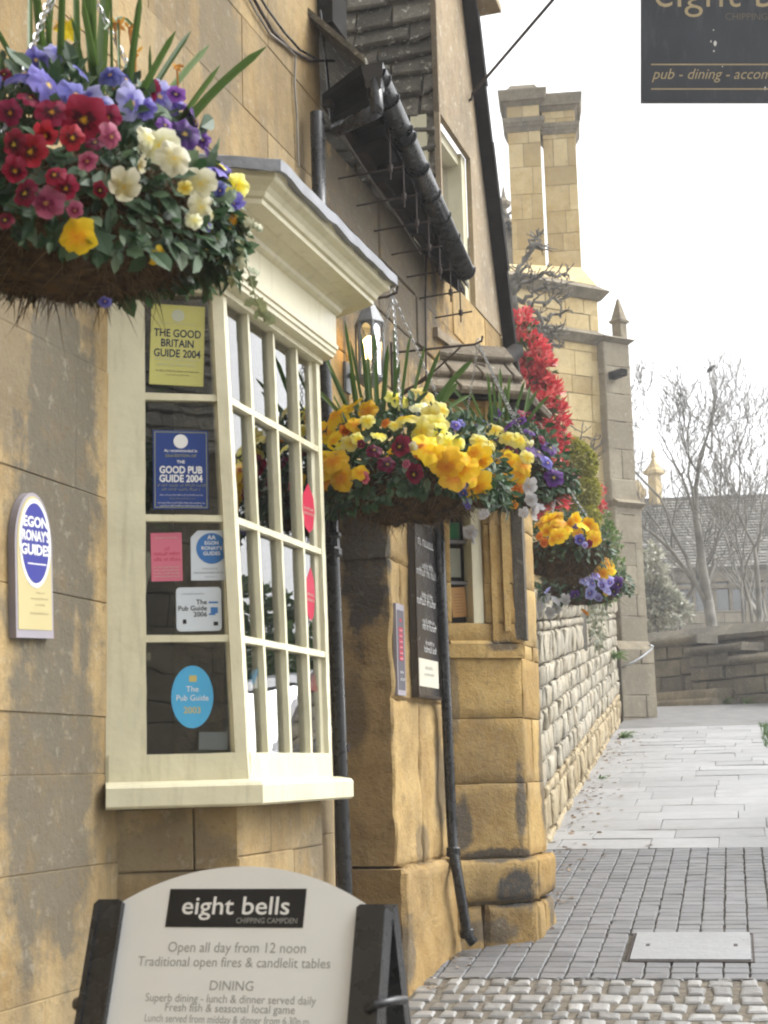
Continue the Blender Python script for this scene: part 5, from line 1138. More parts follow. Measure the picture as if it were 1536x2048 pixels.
for k in range(6):      # arched heads of the openings
    a0, a1 = 2*math.pi*(k+.5)/6, 2*math.pi*(k+1.5)/6; A_ = LP_.p(hw*math.cos(a0), hw*math.sin(a0), zc_); B_ = LP_.p(hw*math.cos(a1), hw*math.sin(a1), zc_); nn = ((A_+B_)/2-LP_.p(0, 0, zc_)).normalized()*.004
    top_pts = [A_.lerp(B_, s/8) for s in range(9)]; lowp = [p+V((0, 0, -.040*(abs(s-4)/4)**2-.006)) for s, p in enumerate(top_pts)]
    for s in range(8): mb.hexa([lowp[s], lowp[s+1], lowp[s+1]-nn, lowp[s]-nn, top_pts[s], top_pts[s+1], top_pts[s+1]-nn, top_pts[s]-nn])
frust(mb, hw*1.05, zd-.012, hw*1.05, zd); frust(mb, hw*.55, zb_, hw*1.02, zd-.012); obj('body', mb, M['lamp_metal'], t)
gm = MB(); a, b = ngon(6, hw*.93, zd), ngon(6, hw*.93, zc_)
gm.add(a+b, [(i, (i+1) % 6, 6+(i+1) % 6, 6+i) for i in range(6)]); obj('glass', gm, M['glass'], t)
mb = MB(); mb.lathe(LP_.p(0, 0, zd+hh*.20), [(.010, 0), (.024, .014), (.034, .038), (.036, .062), (.028, .086), (.012, .102), (.002, .105)], 16); obj('bulb', mb, M['bulb'], t, smooth=True)
mb = MB(); mb.lathe(LP_.p(0, 0, zd), [(.022, 0), (.014, hh*.1), (.012, hh*.21)], 10); obj('lamp_holder', mb, M['zinc'], t)
mb = MB(); mb.tube([LP_.p(0, -.105, zd+.02), LP_.p(0, -.02, zd-.02)], .010, 8); mb.box(LP_, -.03, .03, -.108, -.096, zd-.06, zd+.07); obj('wall_arm', mb, M['lamp_metal'], t)
pl_ = bpy.data.lights.new('lamp_light', 'POINT'); pl_.energy = .7; pl_.color = (1, .62, .28); pl_.shadow_soft_size = .03
po = bpy.data.objects.new('lamp_light', pl_); COL.objects.link(po); po.parent = t; po.location = LP_.p(0, 0, zd+hh*.20+.06)+EN*.035-LOC[t.name]

# A-board
aa, ta = R(17), R(19)
Zb = 3.25; Pb = CAM+ray(480, 1900)*(Zb/ray(480, 1900).y)
ex = V((math.cos(aa), math.sin(aa)*-1, 0)); hn = V((-math.sin(aa), -math.cos(aa), 0)); nb2 = (hn*math.cos(ta)+V((0, 0, 1))*math.sin(ta)).normalized()
AF = Fr(Pb, ex, nb2, nb2.cross(ex).normalized() if nb2.cross(ex).z > 0 else -nb2.cross(ex).normalized())
def aat(x, y, n=0): q = AF.hit(x, y, n)-AF.o; return q.dot(AF.ex), q.dot(AF.ez)
xl, yl = aat(222, 1925); xr, _ = aat(720, 1925); _, ytop = aat(472, 1733); _, ysh = aat(480, 1806)
foot = AF.p((xl+xr)/2, 0, 0); yb = -(foot.z-gz(foot.x, foot.y))/AF.ez.z
AB = thing('a_board', 'white arched pub A-board in a black frame standing under the bay window', 'sign board', arr(AF.p((xl+xr)/2, 0, yb+.02)))
c = Card(AF.p(xl, 0, ytop), AF.p(xr, 0, ytop), AF.p(xl, 0, yb+.12), nb2); w, h = c.w, c.h; hs_ = ysh-(yb+.12)
mb = MB(); pts_ = [(0, 0), (w, 0), (w, hs_)]
rise = h-hs_; rad_ = (w*w/4+rise*rise)/(2*rise); am = math.asin(w/2/rad_)
pts_ += [(w/2+rad_*math.sin(am*(1-2*k/24)), h-rad_+rad_*math.cos(am*(1-2*k/24))) for k in range(1, 24)]+[(0, hs_)]
c.poly(mb, pts_, -.012, 0); obj('panel', mb, M['white_board'], AB)
rw = .052
for nm, x0, x1 in (('left', -rw, .012), ('right', w-.012, w+rw)):
    mb = MB(); yt = hs_+(.004 if nm == 'left' else -.006); xa, xb = x0, x1
    for o0, o1, e in ((-.035, .016, 0),): c.poly(mb, [(xa, -.11), (xb, -.11), (xb, yt-.006), (xb-.008, yt), (xa+.008, yt), (xa, yt-.006)], o0, o1)
    c.rect(mb, (xa if nm == 'left' else xb-.012), -.11, (xa+.012 if nm == 'left' else xb), yt-.01, .016, .022)
    obj('side_rail', mb, M['black'], AB)
mb = MB(); c.rect(mb, -rw, -.115, w+rw, .01, -.04, .02); obj('foot_rail', mb, M['black'], AB)
# rear leaf, hinged at the top
hp = c.p(0, hs_-.01, -.03); hd = V((hn.x, hn.y, 0)).normalized()*-1; bz = (hd*math.sin(R(17))-V((0, 0, 1))*math.cos(R(17))); bn = bz.cross(ex).normalized(); bn = bn if bn.dot(hd) > 0 else -bn
lenb = 1.16
for xx0, xx1 in ((-rw, -rw+.05), (w+rw-.05, w+rw)):
    mb = MB(); p = [hp+ex*xx0, hp+ex*xx1]; mb.hexa([p[0]+bz*lenb, p[1]+bz*lenb, p[1]+bz*lenb+bn*.04, p[0]+bz*lenb+bn*.04, p[0], p[1], p[1]+bn*.04, p[0]+bn*.04]); obj('rear_leg', mb, M['black'], AB)
mb = MB(); p = [hp-ex*.012, hp+ex*(w+.012)]; mb.hexa([p[0]+bz*lenb*.95, p[1]+bz*lenb*.95, p[1]+bz*lenb*.95+bn*.01, p[0]+bz*lenb*.95+bn*.01, p[0]+bz*.05, p[1]+bz*.05, p[1]+bz*.05+bn*.01, p[0]+bz*.05+bn*.01]); obj('rear_panel', mb, M['white_board'], AB)
mb = MB(); y_ = aat(790, 2012)[1]-(yb+.12); mb.tube([c.p(w+.028, y_-.012, .022), c.p(w+.05, y_-.004, .030), c.p(w+.075, y_+.012, -.01), c.p(w+.085, y_+.022, -.05)], .009, 8); obj('strap_handle', mb, M['black'], AB, smooth=True)
mb = MB(); mb.lathe(c.p(-rw-.004, y_-.01, .0), [(.016, -.012), (.018, 0), (.012, .014)], 12, ax=-ex); obj('hinge_knob', mb, M['black'], AB)
# print
cy = lambda x, y: (aat(x, y)[0]-xl, aat(x, y)[1]-(yb+.12))
x0, y1 = cy(341, 1778); x1, y0 = cy(606, 1856)
mb = MB(); c.rect(mb, x0, y0, x1, y1, 0, .0008); lp = obj('logo_panel', mb, M['ink'], AB)
H_ = y1-y0; mb = MB(); c.text(mb, 'eight bells', (x0+x1)/2, y0+H_*.34, H_*.66, .0012, bold=.008, sx=(x1-x0)*.91/(4.62*H_*.66)); obj('logo_lettering', mb, M['white_ink'], lp)
mb = MB(); c.text(mb, 'CHIPPING CAMPDEN', x1-H_*.16, y0+H_*.11, H_*.20, .0012, 'R', sx=.90); obj('town_lettering', mb, M['text_grey'], lp)
mb = MB()
def line(s_, xa, xb, ybase, cap, bold=0):
    (xA, yA), (xB, yB) = cy(xa, ybase), cy(xb, ybase); _, yC = cy(xa, ybase-cap); size = (yC-yA)/.72
    t_ = MB(); c.text(t_, s_, 0, 0, size, .0004, 'L'); xs = [(v-c.p(0, 0, 0)).dot(c.ex) for v in t_.v]; wd_ = max(xs)-min(xs)
    c.text(mb, s_, xA, (yA+yB)/2, size, .0005, 'L', bold=bold, sx=(xB-xA)/wd_)
line('Open all day from 12 noon', 334, 610, 1905, 21); line('Traditional open fires & candlelit tables', 274, 660, 1934, 20)
line('DINING', 417, 504, 1981, 20); line('Superb dining - lunch & dinner served daily', 289, 631, 2006, 17); line('Fresh fish & seasonal local game', 328, 588, 2025, 17); line('Lunch served from midday & dinner from 6.30p.m.', 287, 620, 2047, 16)
obj('lettering', mb, M['text_grey'], AB)

# hanging inn sign over the pavement, its stay
Zs = 6.3; P = CAM+ray(1400, 100)*(Zs/ray(1400, 100).y); sn = -FW; sx_ = (RT+UP*.012).normalized(); SF = Fr(P, sx_, sn, sn.cross(sx_).normalized() if sn.cross(sx_).z > 0 else -sn.cross(sx_))
def sat(x, y): q = SF.hit(x, y)-SF.o; return q.dot(SF.ex), q.dot(SF.ez)
HS = thing('hanging_sign', 'weathered black hanging inn sign with gold lettering against the sky', 'inn sign', arr(SF.p(sat(1475, 204)[0], 0, sat(1282, 204)[1])))
c = Card(SF.hit(1283, -190), SF.hit(1672, -190), SF.hit(1281, 204), sn); w, h = c.w, c.h; sy = lambda x, y: ((SF.hit(x, y)-c.bl).dot(c.ex), (SF.hit(x, y)-c.bl).dot(c.ez))
mb = MB(); c.rect(mb, 0, 0, w, h, -.03, 0); obj('panel', mb, M['slate_sign'], HS)
mb = MB()
for y in (129, 178): a = sy(1302, y); c.rect(mb, a[0], a[1]-.003, w-a[0], a[1]+.003, 0, .001)
a = sy(1306, 14); c.text(mb, 'eight bells', a[0], a[1], w*.235, .0012, 'L', bold=-.006, sx=.98); obj('gold_lettering', mb, M['gold'], HS)
mb = MB(); a = sy(1304, 158); c.text(mb, 'pub - dining - accommodation', a[0], a[1], w*.078, .0012, 'L', bold=-.002, shear=.32, sx=.95); obj('italic_lettering', mb, M['gold'], HS)
mb = MB(); a = sy(1450, 40); c.text(mb, 'CHIPPING CAMPDEN', a[0], a[1], w*.052, .0012, 'L', bold=-.01, sx=.95); obj('town_lettering', mb, plain('faded_gold', (.16, .14, .10), .6, .3, .1), HS)
mb = MB()
for x, y, s_ in ((1430, 87, 9), (1427, 60, 3), (1428, 102, 4), (1445, 133, 2.5), (1530, 177, 6), (1520, 178, 3), (1422, 83, 4)):
    a = sy(x, y); k = w/390*s_; rr = random.Random(int(x*y)); c.poly(mb, [(a[0]+k*.5*rr.uniform(.5, 1.1)*math.cos(q*.785), a[1]+k*.7*rr.uniform(.5, 1.1)*math.sin(q*.785)) for q in range(8)], 0, .0008)
obj('droppings', mb, M['white_ink'], HS)
mb = MB(); a = SF.hit(1240, -260); b = SF.hit(1700, -260); mb.tube([a, b], .016, 8); mb.tube([c.p(w*.15, h, -.015), c.p(w*.15, h+.2, -.015)], .008, 6); mb.tube([c.p(w*.85, h, -.015), c.p(w*.85, h+.2, -.015)], .008, 6)
wb = W.hit(936, 188, .0); z_ = a.z; u_s = (a-W.o).dot(EU); mb.tube([a, W.p(u_s-.3, -.05, z_+.1)], .016, 8); obj('bracket_arm', mb, M['iron'], HS)
e_ = SF.hit(1330, -262); dst = V((e_.x, e_.y, z_)); d_ = (dst-(wb+EN*.03)).normalized()
mb = MB(); mb.tube([wb-EN*.03+V((0, 0, -.06)), wb+EN*.02+V((0, 0, -.035)), wb+EN*.03, dst], .0085, 8); obj('stay_rod', mb, M['iron'], HS)
# floodlight by the verge
q = W.hit(1012, 716, .12); t = thing('floodlight', 'small black cylindrical floodlight pointing up beside the gable foot', 'lamp', arr(q))
a, b = W.hit(985, 738, .16), W.hit(1032, 703, .16); d_ = (b-a).normalized(); mb = MB(); mb.lathe(a, [(.034, 0), (.046, .012), (.048, (b-a).length), (.042, (b-a).length+.004)], 20, ax=d_); obj('housing', mb, M['soffit'], t)
mb = MB(); mb.tube([W.hit(978, 736, .0), a+d_*.05, a+d_*.05], .009, 6); obj('stem', mb, M['zinc'], t)
# ------------------------------------------------------------------ drystone garden wall
ga, gb_ = ground(1110, 1670), ground(1236, 1455)
dv = (gb_-ga); dv.normalize(); st_ = ga-dv*2.2; Lw = (gb_-ga).length+2.2+1.0
DS = Fr((st_.x, st_.y, gz(st_.x, st_.y)), dv, V((dv.y, -dv.x, 0)))
dsw = thing('drystone_wall', 'long grey drystone wall climbing beside the pale slabs', 'wall', arr(DS.p(Lw/2, 0, 0)))
mb = MB(); mb.box(DS, 0, Lw, -.4, -.05, -.3, 1.5); obj('core', mb, M['dry_gap'], dsw)
M['dry_low'] = stone('drystone_low', (.35, .27, .15), (.46, .39, .26), (.17, .145, .11), 2.4, .35, .35, .3, [], .7, .2)
mb = MB(); ashlar(mb, DS, 0, Lw, -.15, .40, (.16, .27), (.10, .36), nb=-.2, joint=.018, bev=.014, seed=50, njit=.014, warp=.020, sub=.06); obj('lower_courses', mb, M['dry_low'], dsw)
mb = MB(); ashlar(mb, DS, 0, Lw, .40, 1.54, (.14, .26), (.09, .34), nf=-.01, nb=-.2, joint=.018, bev=.014, seed=51, njit=.016, warp=.020, sub=.06)
r = random.Random(3); u = 0
while u < Lw:
    w = r.uniform(.06, .14); h = r.uniform(.12, .22); block(mb, DS, u, u+w-.012, 1.55, 1.55+h, r.uniform(-.01, .03), -.35, .03, r, .05, .012); u += w
obj('upper_courses', mb, M['dry_stone'], dsw)
# raised garden behind it
mb = MB(); n0 = DS.p(0, -.35, 1.3); mb.add([DS.p(0, -.35, 1.25), DS.p(Lw, -.35, 1.25), DS.p(Lw, -6, 1.5), DS.p(0, -6, 1.5)], ((0, 1, 2, 3),)); struct('garden_bed', mb, M['earth'])

# ------------------------------------------------------------------ foliage helpers
def tufts(mb, f, n, seed, L, asp, spread=.9, per=7, out=None):
    r = random.Random(seed)
    for _ in range(n):
        p, o = f(r); 
        for k in range(per):
            d = o*(1-spread*.5)+V((r.gauss(0, 1), r.gauss(0, 1), r.gauss(0, 1)))*spread*.6; leaf(mb, p, d, V((r.gauss(0, 1), r.gauss(0, 1), 1)), L*r.uniform(.7, 1.25), L*asp, .2, r.uniform(0, .5))
def blobs(lst, Z, up=.35, thick=1.0, hollow=.35):
    B = []
    for x, y, rp in lst: c = depth(x, y, Z); B.append((c, rp*c.y/F))
    wts = [b[1]**2 for b in B]
    def f(r):
        c, R_ = r.choices(B, wts)[0]; v = V((r.gauss(0, 1), r.gauss(0, 1)*thick, r.gauss(0, 1))).normalized(); k = hollow+(1-hollow)*r.random()**.5
        p = c+V((v.x, v.y*thick, v.z))*R_*k*(1+.25*MN.noise(c*3+v*2)); return p, (v+V((0, 0, up))).normalized()
    return f
def stemmed(name, label, cat, base, parts, stems, group=None, mat='bark'):
    t = thing(name, label, cat, arr(base), group)
    for nm, mb, m_ in parts: obj(nm, mb, m_, t)
    mb = MB()
    for pts, r0, r1 in stems: mb.tube(pts, [r0+(r1-r0)*i/(len(pts)-1) for i in range(len(pts))], 6)
    obj('stem', mb, M[mat], t); return t
Zr = 12.6; gy = lambda p: DS.p((p-DS.o).dot(dv), -.8, 1.35).z
M['red_leaf'] = leafmat('red_shrub_leaf', (.30, .018, .026), (.58, .05, .065), (.74, .24, .20), .30, .3); M['green_leaf'] = leafmat('shrub_leaf', (.03, .07, .02), (.07, .13, .035), (.15, .22, .07), .4)
rm, gm = MB(), MB()
rl = [(1040, 640, 20), (1046, 665, 26), (1058, 700, 32), (1070, 740, 38), (1080, 790, 42), (1096, 835, 38), (1108, 875, 32), (1088, 900, 44), (1100, 950, 40), (1110, 985, 32), (1055, 770, 36), (1064, 835, 42), (1095, 1010, 28)]
tufts(rm, blobs(rl, Zr, .8, 1.0, .45), 600, 4, .085, .32, .7, 6); tufts(gm, blobs(rl, Zr, .3, .8, .2), 300, 5, .06, .42, .9, 6)
bs = depth(1080, 1000, Zr); bz_ = gy(bs); stemmed('red_shrub', 'tall scarlet leaved shrub rising behind the third basket', 'shrub', V((bs.x, bs.y, bz_)), (('red_foliage', rm, M['red_leaf']), ('green_foliage', gm, M['green_leaf'])), [([V((bs.x, bs.y, bz_)), depth(1085, 900, Zr), depth(1065, 760, Zr), depth(1045, 660, Zr)], .03, .006), ([V((bs.x, bs.y, bz_)), depth(1100, 900, Zr), depth(1108, 860, Zr)], .02, .006)])
M['topiary'] = leafmat('clipped_leaf', (.15, .16, .02), (.29, .28, .035), (.42, .39, .08), .5)
mb = MB(); Zt = 15; tl_ = [(1146, 930, 44), (1150, 985, 46), (1152, 1040, 44), (1150, 1090, 42), (1134, 905, 30)]
def hull(lst, Z):
    B = [(depth(x, y, Z), rp*Z/F) for x, y, rp in lst]
    def f(r):
        while True:
            c, R_ = r.choice(B); v = V((r.gauss(0, 1), r.gauss(0, 1), r.gauss(0, 1))).normalized(); p = c+v*R_*(1+.05*MN.noise((c+v)*9))
            if all((p-c2).length > R2_*.93 for c2, R2_ in B if c2 is not c): return p, v
    return f
tufts(mb, hull(tl_, Zt), 3000, 7, .046, .55, .8, 5)
core = MB(); 
bs = depth(1146, 1100, Zt); bz_ = gz(bs.x, bs.y)+1.2; stemmed('topiary_bush', 'rounded yellow green clipped topiary bush', 'shrub', V((bs.x, bs.y, bz_)), (('foliage', mb, M['topiary']),), [([V((bs.x, bs.y, bz_)), depth(1146, 990, Zt), depth(1138, 930, Zt)], .10, .06)])
mb = MB(); M['climber'] = leafmat('climber_leaf', (.05, .10, .018), (.11, .20, .04), (.22, .32, .08), .45)
cl_ = [(1205, 1045, 22), (1215, 1085, 30), (1222, 1130, 30), (1222, 1165, 28), (1200, 1110, 30), (1195, 1020, 14), (1215, 1190, 24), (1185, 1075, 24)]
tufts(mb, blobs(cl_, 15.6, .1, 1.0, .2), 520, 9, .045, .4, .9, 5)
bs = depth(1212, 1220, 15.6); stemmed('green_climber', 'loose bright green climber beside the lodge buttress', 'plant', bs, (('foliage', mb, M['climber']),), [([bs, depth(1215, 1120, 15.6), depth(1200, 1030, 15.6)], .012, .004), ([bs, depth(1230, 1120, 15.6), depth(1245, 1060, 15.6)], .010, .003)])
mb = MB(); r5 = blobs([(1196, 980, 12), (1198, 1010, 12)], 15.4, .4, 1, .2); tufts(mb, r5, 26, 13, .06, .35, .8, 5); bs = depth(1198, 1060, 15.4)
stemmed('red_shrub', 'small tuft of red leaves just right of the topiary', 'shrub', bs, (('red_foliage', mb, M['red_leaf']),), [([bs, depth(1197, 985, 15.4)], .008, .003)])
# ivy spilling over the wall, fern and weeds at its foot
mb = MB(); r = random.Random(12)
for i in range(420):
    x = r.gauss(1198, 16); y = r.uniform(1190, 1300); k = (y-1190)/110
    if abs(x-1196) > 26*(1-k*.55): continue
    p = DS.hit(x, y, .03+r.uniform(0, .05)); ivyleaf(mb, p, V((r.gauss(0, 1), r.gauss(0, 1), -1)), DS.eo+V((r.gauss(0, .4), r.gauss(0, .4), .4)), r.uniform(.035, .06))
M['ivy_dark'] = leafmat('wall_ivy', (.06, .075, .04), (.14, .15, .09), (.26, .27, .18)); top('wall_ivy', mb, M['ivy_dark'], 'grey green ivy spilling over the top of the drystone wall', 'plant')
def fern(px, py, R_, n, label, seed, m_='climber', w=.012, pl=None):
    r = random.Random(seed); mb = MB(); p = DS.hit(px, py, .02) if pl is None else pl
    for i in range(n):
        a = r.uniform(0, 6.28); d = V((math.cos(a)*.6, math.sin(a)*.6, r.uniform(.5, 1.2)))+DS.eo*.4; L = R_*r.uniform(.5, 1); pts = [p+d*L*s-V((0, 0, L*.7*s*s)) for s in (0, .3, .6, .85, 1)]
        ribbon(mb, pts, w*r.uniform(.6, 1.3), V((r.gauss(0, .3), r.gauss(0, .3), 1)))
    return top('weed_tuft', mb, M[m_], label, 'plant')
fern(1226, 1318, .26, 90, 'bright green fern growing out of the drystone wall', 3)
fern(1, 1, .22, 60, 'weedy green tuft at the far foot of the drystone wall', 5, pl=ground(1234, 1478)+DS.eo*.06)
fern(1, 1, .10, 26, 'small weed tuft at the foot of the drystone wall, nearer the setts', 6, pl=ground(1190, 1560)+DS.eo*.05)
mb = MB(); r = random.Random(41)     # litter of dead leaves along the foot of the wall
lm_ = leafmat('dead_leaf', (.10, .06, .03), (.22, .14, .07), (.40, .33, .24), .8)
for i in range(150):
    u = r.uniform(.3, Lw-2); p = DS.p(u, r.expovariate(9)+.04, 0); p.z = gz(p.x, p.y)+.016; leaf(mb, p, V((r.gauss(0, 1), r.gauss(0, 1), .1)), V((r.gauss(0, .3), r.gauss(0, .3), 1)), r.uniform(.03, .07), r.uniform(.02, .04))
struct('leaf_litter', mb, lm_, 'stuff', label='scattered dead leaves along the foot of the drystone wall')

# ------------------------------------------------------------------ stone lodge with twin chimney stacks
Zg = 21.8; th_ = R(30); gO = depth(1205, 1440, Zg); GH = Fr((gO.x, gO.y, 0), (math.cos(th_), math.sin(th_), 0), (math.sin(th_), -math.cos(th_), 0))
g = lambda x, y, n=0: GH.at(x, y, n)
lodge = thing('stone_lodge', 'tall pale limestone lodge with twin chimney stacks and a pinnacled buttress', 'building', arr(GH.p(0, 0, gz(gO.x, gO.y))))
uLft = -4.2; zs1 = g(1204, 672)[1]; zs2 = g(1196, 580)[1]; ub = g(1208, 900)[0]; ub2 = g(1197, 625)[0]; z0_ = gz(gO.x, gO.y)-.3
mb = MB(); mb.box(GH, uLft, ub-.01, -3, -.02, z0_, zs1); mb.box(GH, uLft, ub2-.01, -2.4, -.02, zs1, zs2); obj('core', mb, M['lodge_grey'], lodge)
mb = MB(); ashlar(mb, GH, uLft, ub, z0_, zs1-.05, (.24, .42), (.30, .85), joint=.010, bev=.008, seed=71, njit=.006, warp=.003); ashlar(mb, GH, uLft, ub2, zs1+.05, zs2-.03, (.24, .36), (.30, .7), joint=.010, bev=.008, seed=72, njit=.006, warp=.003)
sdf = Fr(GH.p(ub, 0, 0), -GH.eo, GH.ex); ashlar(mb, sdf, 0, 3, z0_, zs1-.05, (.24, .42), (.30, .8), joint=.010, bev=.008, seed=73)
sdf2 = Fr(GH.p(ub2, 0, 0), -GH.eo, GH.ex); ashlar(mb, sdf2, 0, 2.4, zs1+.05, zs2-.03, (.24, .36), (.30, .7), joint=.010, bev=.008, seed=74)
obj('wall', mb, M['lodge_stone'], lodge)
def mould(z, u0, u1, d, h, dep=3):
    mb = MB(); mb.hexa([GH.p(u0, d*.25, z-h), GH.p(u1+d*.25, d*.25, z-h), GH.p(u1+d*.25, -dep, z-h), GH.p(u0, -dep, z-h), GH.p(u0, d, z-h*.25), GH.p(u1+d, d, z-h*.25), GH.p(u1+d, -dep, z-h*.25), GH.p(u0, -dep, z-h*.25)])
    mb.hexa([GH.p(u0, d, z-h*.249), GH.p(u1+d, d, z-h*.249), GH.p(u1+d, -dep, z-h*.249), GH.p(u0, -dep, z-h*.249), GH.p(u0, .002, z+h*.35), GH.p(u1+.002, .002, z+h*.35), GH.p(u1+.002, -dep, z+h*.35), GH.p(u0, -dep, z+h*.35)])
    return obj('string_course', mb, M['mould'], lodge)
mould(zs1, uLft, ub, .13, .16); mould(zs2, uLft, ub2, .14, .18, 2.4)
# buttress in three stages with weathered offsets and a pinnacle
bt = [(g(1262, 760, .15)[0], g(1262, 690, .15)[1], g(1270, 1004, .2)[1], .15), (g(1287, 1100, .22)[0], g(1275, 1015, .22)[1], g(1290, 1222, .22)[1], .22), (g(1313, 1380, .38)[0], g(1300, 1300, .38)[1], z0_, .38)]
bl = MB(); bc = MB(); u_l = ub-.03
for i, (ur, zt2, zb2, nn) in enumerate(bt):
    if i == 1: zb2 = bt[2][1]+.12
    if i == 2: u_l = ub-.2
    f = GH.sh(0, nn); ashlar(bl, f, u_l, ur, zb2, zt2, (.3, .46), (.35, .8), joint=.010, bev=.01, seed=80+i, njit=.006, warp=.004); sf = Fr(GH.p(ur, nn, 0), -GH.eo, GH.ex); ashlar(bl, sf, 0, 1.2, zb2, zt2, (.3, .46), (.35, .8), joint=.010, bev=.01, seed=90+i)
    lf = Fr(GH.p(u_l, nn, 0), -GH.eo, -GH.ex); ashlar(bl, lf, 0, nn+.05, zb2, zt2, (.3, .46), (.35, .8), joint=.010, bev=.01, seed=95+i)
    bc.box(GH, u_l+.01, ur-.01, -1.2, nn-.02, zb2, zt2)
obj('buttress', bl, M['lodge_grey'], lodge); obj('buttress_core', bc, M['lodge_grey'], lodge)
def cope(ur, z, nn, d, h, ul):
    mb = MB(); mb.hexa([GH.p(ul, nn, z), GH.p(ur, nn, z), GH.p(ur, -1.2, z), GH.p(ul, -1.2, z), GH.p(ul, nn+d, z+h*.5), GH.p(ur+d, nn+d, z+h*.5), GH.p(ur+d, -1.2, z+h*.5), GH.p(ul, -1.2, z+h*.5)])
    mb.hexa([GH.p(ul, nn+d, z+h*.501), GH.p(ur+d, nn+d, z+h*.501), GH.p(ur+d, -1.2, z+h*.501), GH.p(ul, -1.2, z+h*.501), GH.p(ul, nn-.05, z+h), GH.p(ur-.05, nn-.05, z+h), GH.p(ur-.05, -1.2, z+h), GH.p(ul, -1.2, z+h)]); obj('coping', mb, M['mould'], lodge)
cope(bt[0][0], bt[0][1], .15, .07, .12, ub+.01); cope(bt[1][0], bt[1][1]-.02, .22, .07, .14, u_l+.2)
mb = MB(); ur, zt2, _, nn = bt[2]; zz = bt[2][1]; mb.hexa([GH.p(u_l, nn, zz), GH.p(ur, nn, zz), GH.p(ur, -1.2, zz), GH.p(u_l, -1.2, zz), GH.p(u_l, bt[1][3], zz+.14), GH.p(bt[1][0], bt[1][3], zz+.14), GH.p(bt[1][0], -1.2, zz+.14), GH.p(u_l, -1.2, zz+.14)]); obj('offset', mb, M['mould'], lodge)
up_ = g(1240, 680, -.15)[0]; zpb, zpt = bt[0][1]+.10, g(1240, 598, -.15)[1]; pc = GH.p(up_, -.15, 0); hp_ = zpt-zpb
mb = MB(); mb.lathe(V((pc.x, pc.y, 0)), [(.14, zpb), (.14, zpb+.03), (.115, zpb+.05), (.115, zpb+hp_*.44), (.15, zpb+hp_*.45), (.165, zpb+hp_*.50), (.125, zpb+hp_*.53), (.022, zpb+hp_*.98), (.0, zpt)], 4); obj('pinnacle', mb, M['mould'], lodge)
q = GH.hit(1207, 756, 0); mb = MB(); mb.hexa([q+GH.eo*a+GH.ex*b+V((0, 0, c)) for c in (-.05, .05) for a, b in ((-.1, -.05), (.42, -.0), (.42, .12), (-.1, .12))]); obj('spout', mb, M['soffit'], lodge)
# shoulder and stacks
CHs = R(-7); cO = depth(1090, 560, 22.9); CH = Fr((cO.x, cO.y, 0), (math.cos(CHs), math.sin(CHs), 0), (math.sin(CHs), -math.cos(CHs), 0)); ca_ = lambda x, y, n=0: CH.at(x, y, n)
mb = MB(); zA, zB_ = zs2+.07, ca_(1160, 536)[1]; a0, a1 = ca_(1010, 560)[0], ca_(1160, 540)[0]; ur2 = ub2
bp = [GH.p(uLft+2, .0, zA), GH.p(ur2, .0, zA), GH.p(ur2, -1.2, zA), GH.p(uLft+2, -1.2, zA)]; mb.hexa(bp+[CH.p(a0-.15, .02, zB_), CH.p(a1+.02, .02, zB_), CH.p(a1+.02, -.6, zB_), CH.p(a0-.15, -.6, zB_)]); obj('shoulder', mb, M['lodge_stone'], lodge)
for nm, xl_, xr_, yc, yn0, yn1, yk0, yk1, ytp, nn in (('left', 1021, 1086, 205, 236, 263, 183, 208, 166, .0), ('right', 1091, 1157, 215, 246, 268, 192, 218, 181, -.12)):
    u0, u1 = ca_(xl_, 400, nn)[0], ca_(xr_, 400, nn)[0]; D_ = .52; um = (u0+u1)/2; Z_ = lambda y: ca_((xl_+xr_)/2, y, nn)[1]
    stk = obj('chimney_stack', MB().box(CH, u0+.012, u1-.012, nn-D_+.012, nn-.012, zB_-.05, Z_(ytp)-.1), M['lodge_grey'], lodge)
    mb = MB()
    for f, L_ in ((Fr(CH.p(u0, nn, 0), CH.ex, CH.eo), u1-u0), (Fr(CH.p(u1, nn, 0), -CH.eo, CH.ex), D_), (Fr(CH.p(u0, nn-D_, 0), CH.eo, -CH.ex), D_)): ashlar(mb, f, 0, L_, zB_-.03, Z_(yc), (.30, .50), (.14, .5), nb=-.1, joint=.007, bev=.004, seed=int(xl_), njit=.002, warp=.001)
    obj('shaft', mb, M['lodge_stone'], stk)
    def ring(z0, z1, d0, d1): 
        m_ = MB(); m_.hexa([CH.p(u0-d0, nn+d0, z0), CH.p(u1+d0, nn+d0, z0), CH.p(u1+d0, nn-D_-d0, z0), CH.p(u0-d0, nn-D_-d0, z0), CH.p(u0-d1, nn+d1, z1), CH.p(u1+d1, nn+d1, z1), CH.p(u1+d1, nn-D_-d1, z1), CH.p(u0-d1, nn-D_-d1, z1)]); return m_
    def moul(name, segs):
        m_ = MB()
        for s_ in segs: q = ring(*s_); m_.add(q.v, q.f)
        obj(name, m_, M['mould'], stk)
    zn1, zn0, zk1, zk0 = Z_(yn1), Z_(yn0), Z_(yk1), Z_(yk0)
    moul('necking', [(zn1, zn1+(zn0-zn1)*.35, .012, .035), (zn1+(zn0-zn1)*.351, zn1+(zn0-zn1)*.62, .045, .055), (zn1+(zn0-zn1)*.621, zn0-.012, .065, .082), (zn0-.0119, zn0+.02, .082, .01)])
    moul('cap', [(zk1-.03, zk1+.04, .008, .06), (zk1+.041, zk0-.03, .10, .13), (zk0-.029, zk0, .135, .135)]); moul('weathering', [(zk0+.001, Z_(ytp), .03, -.06)])

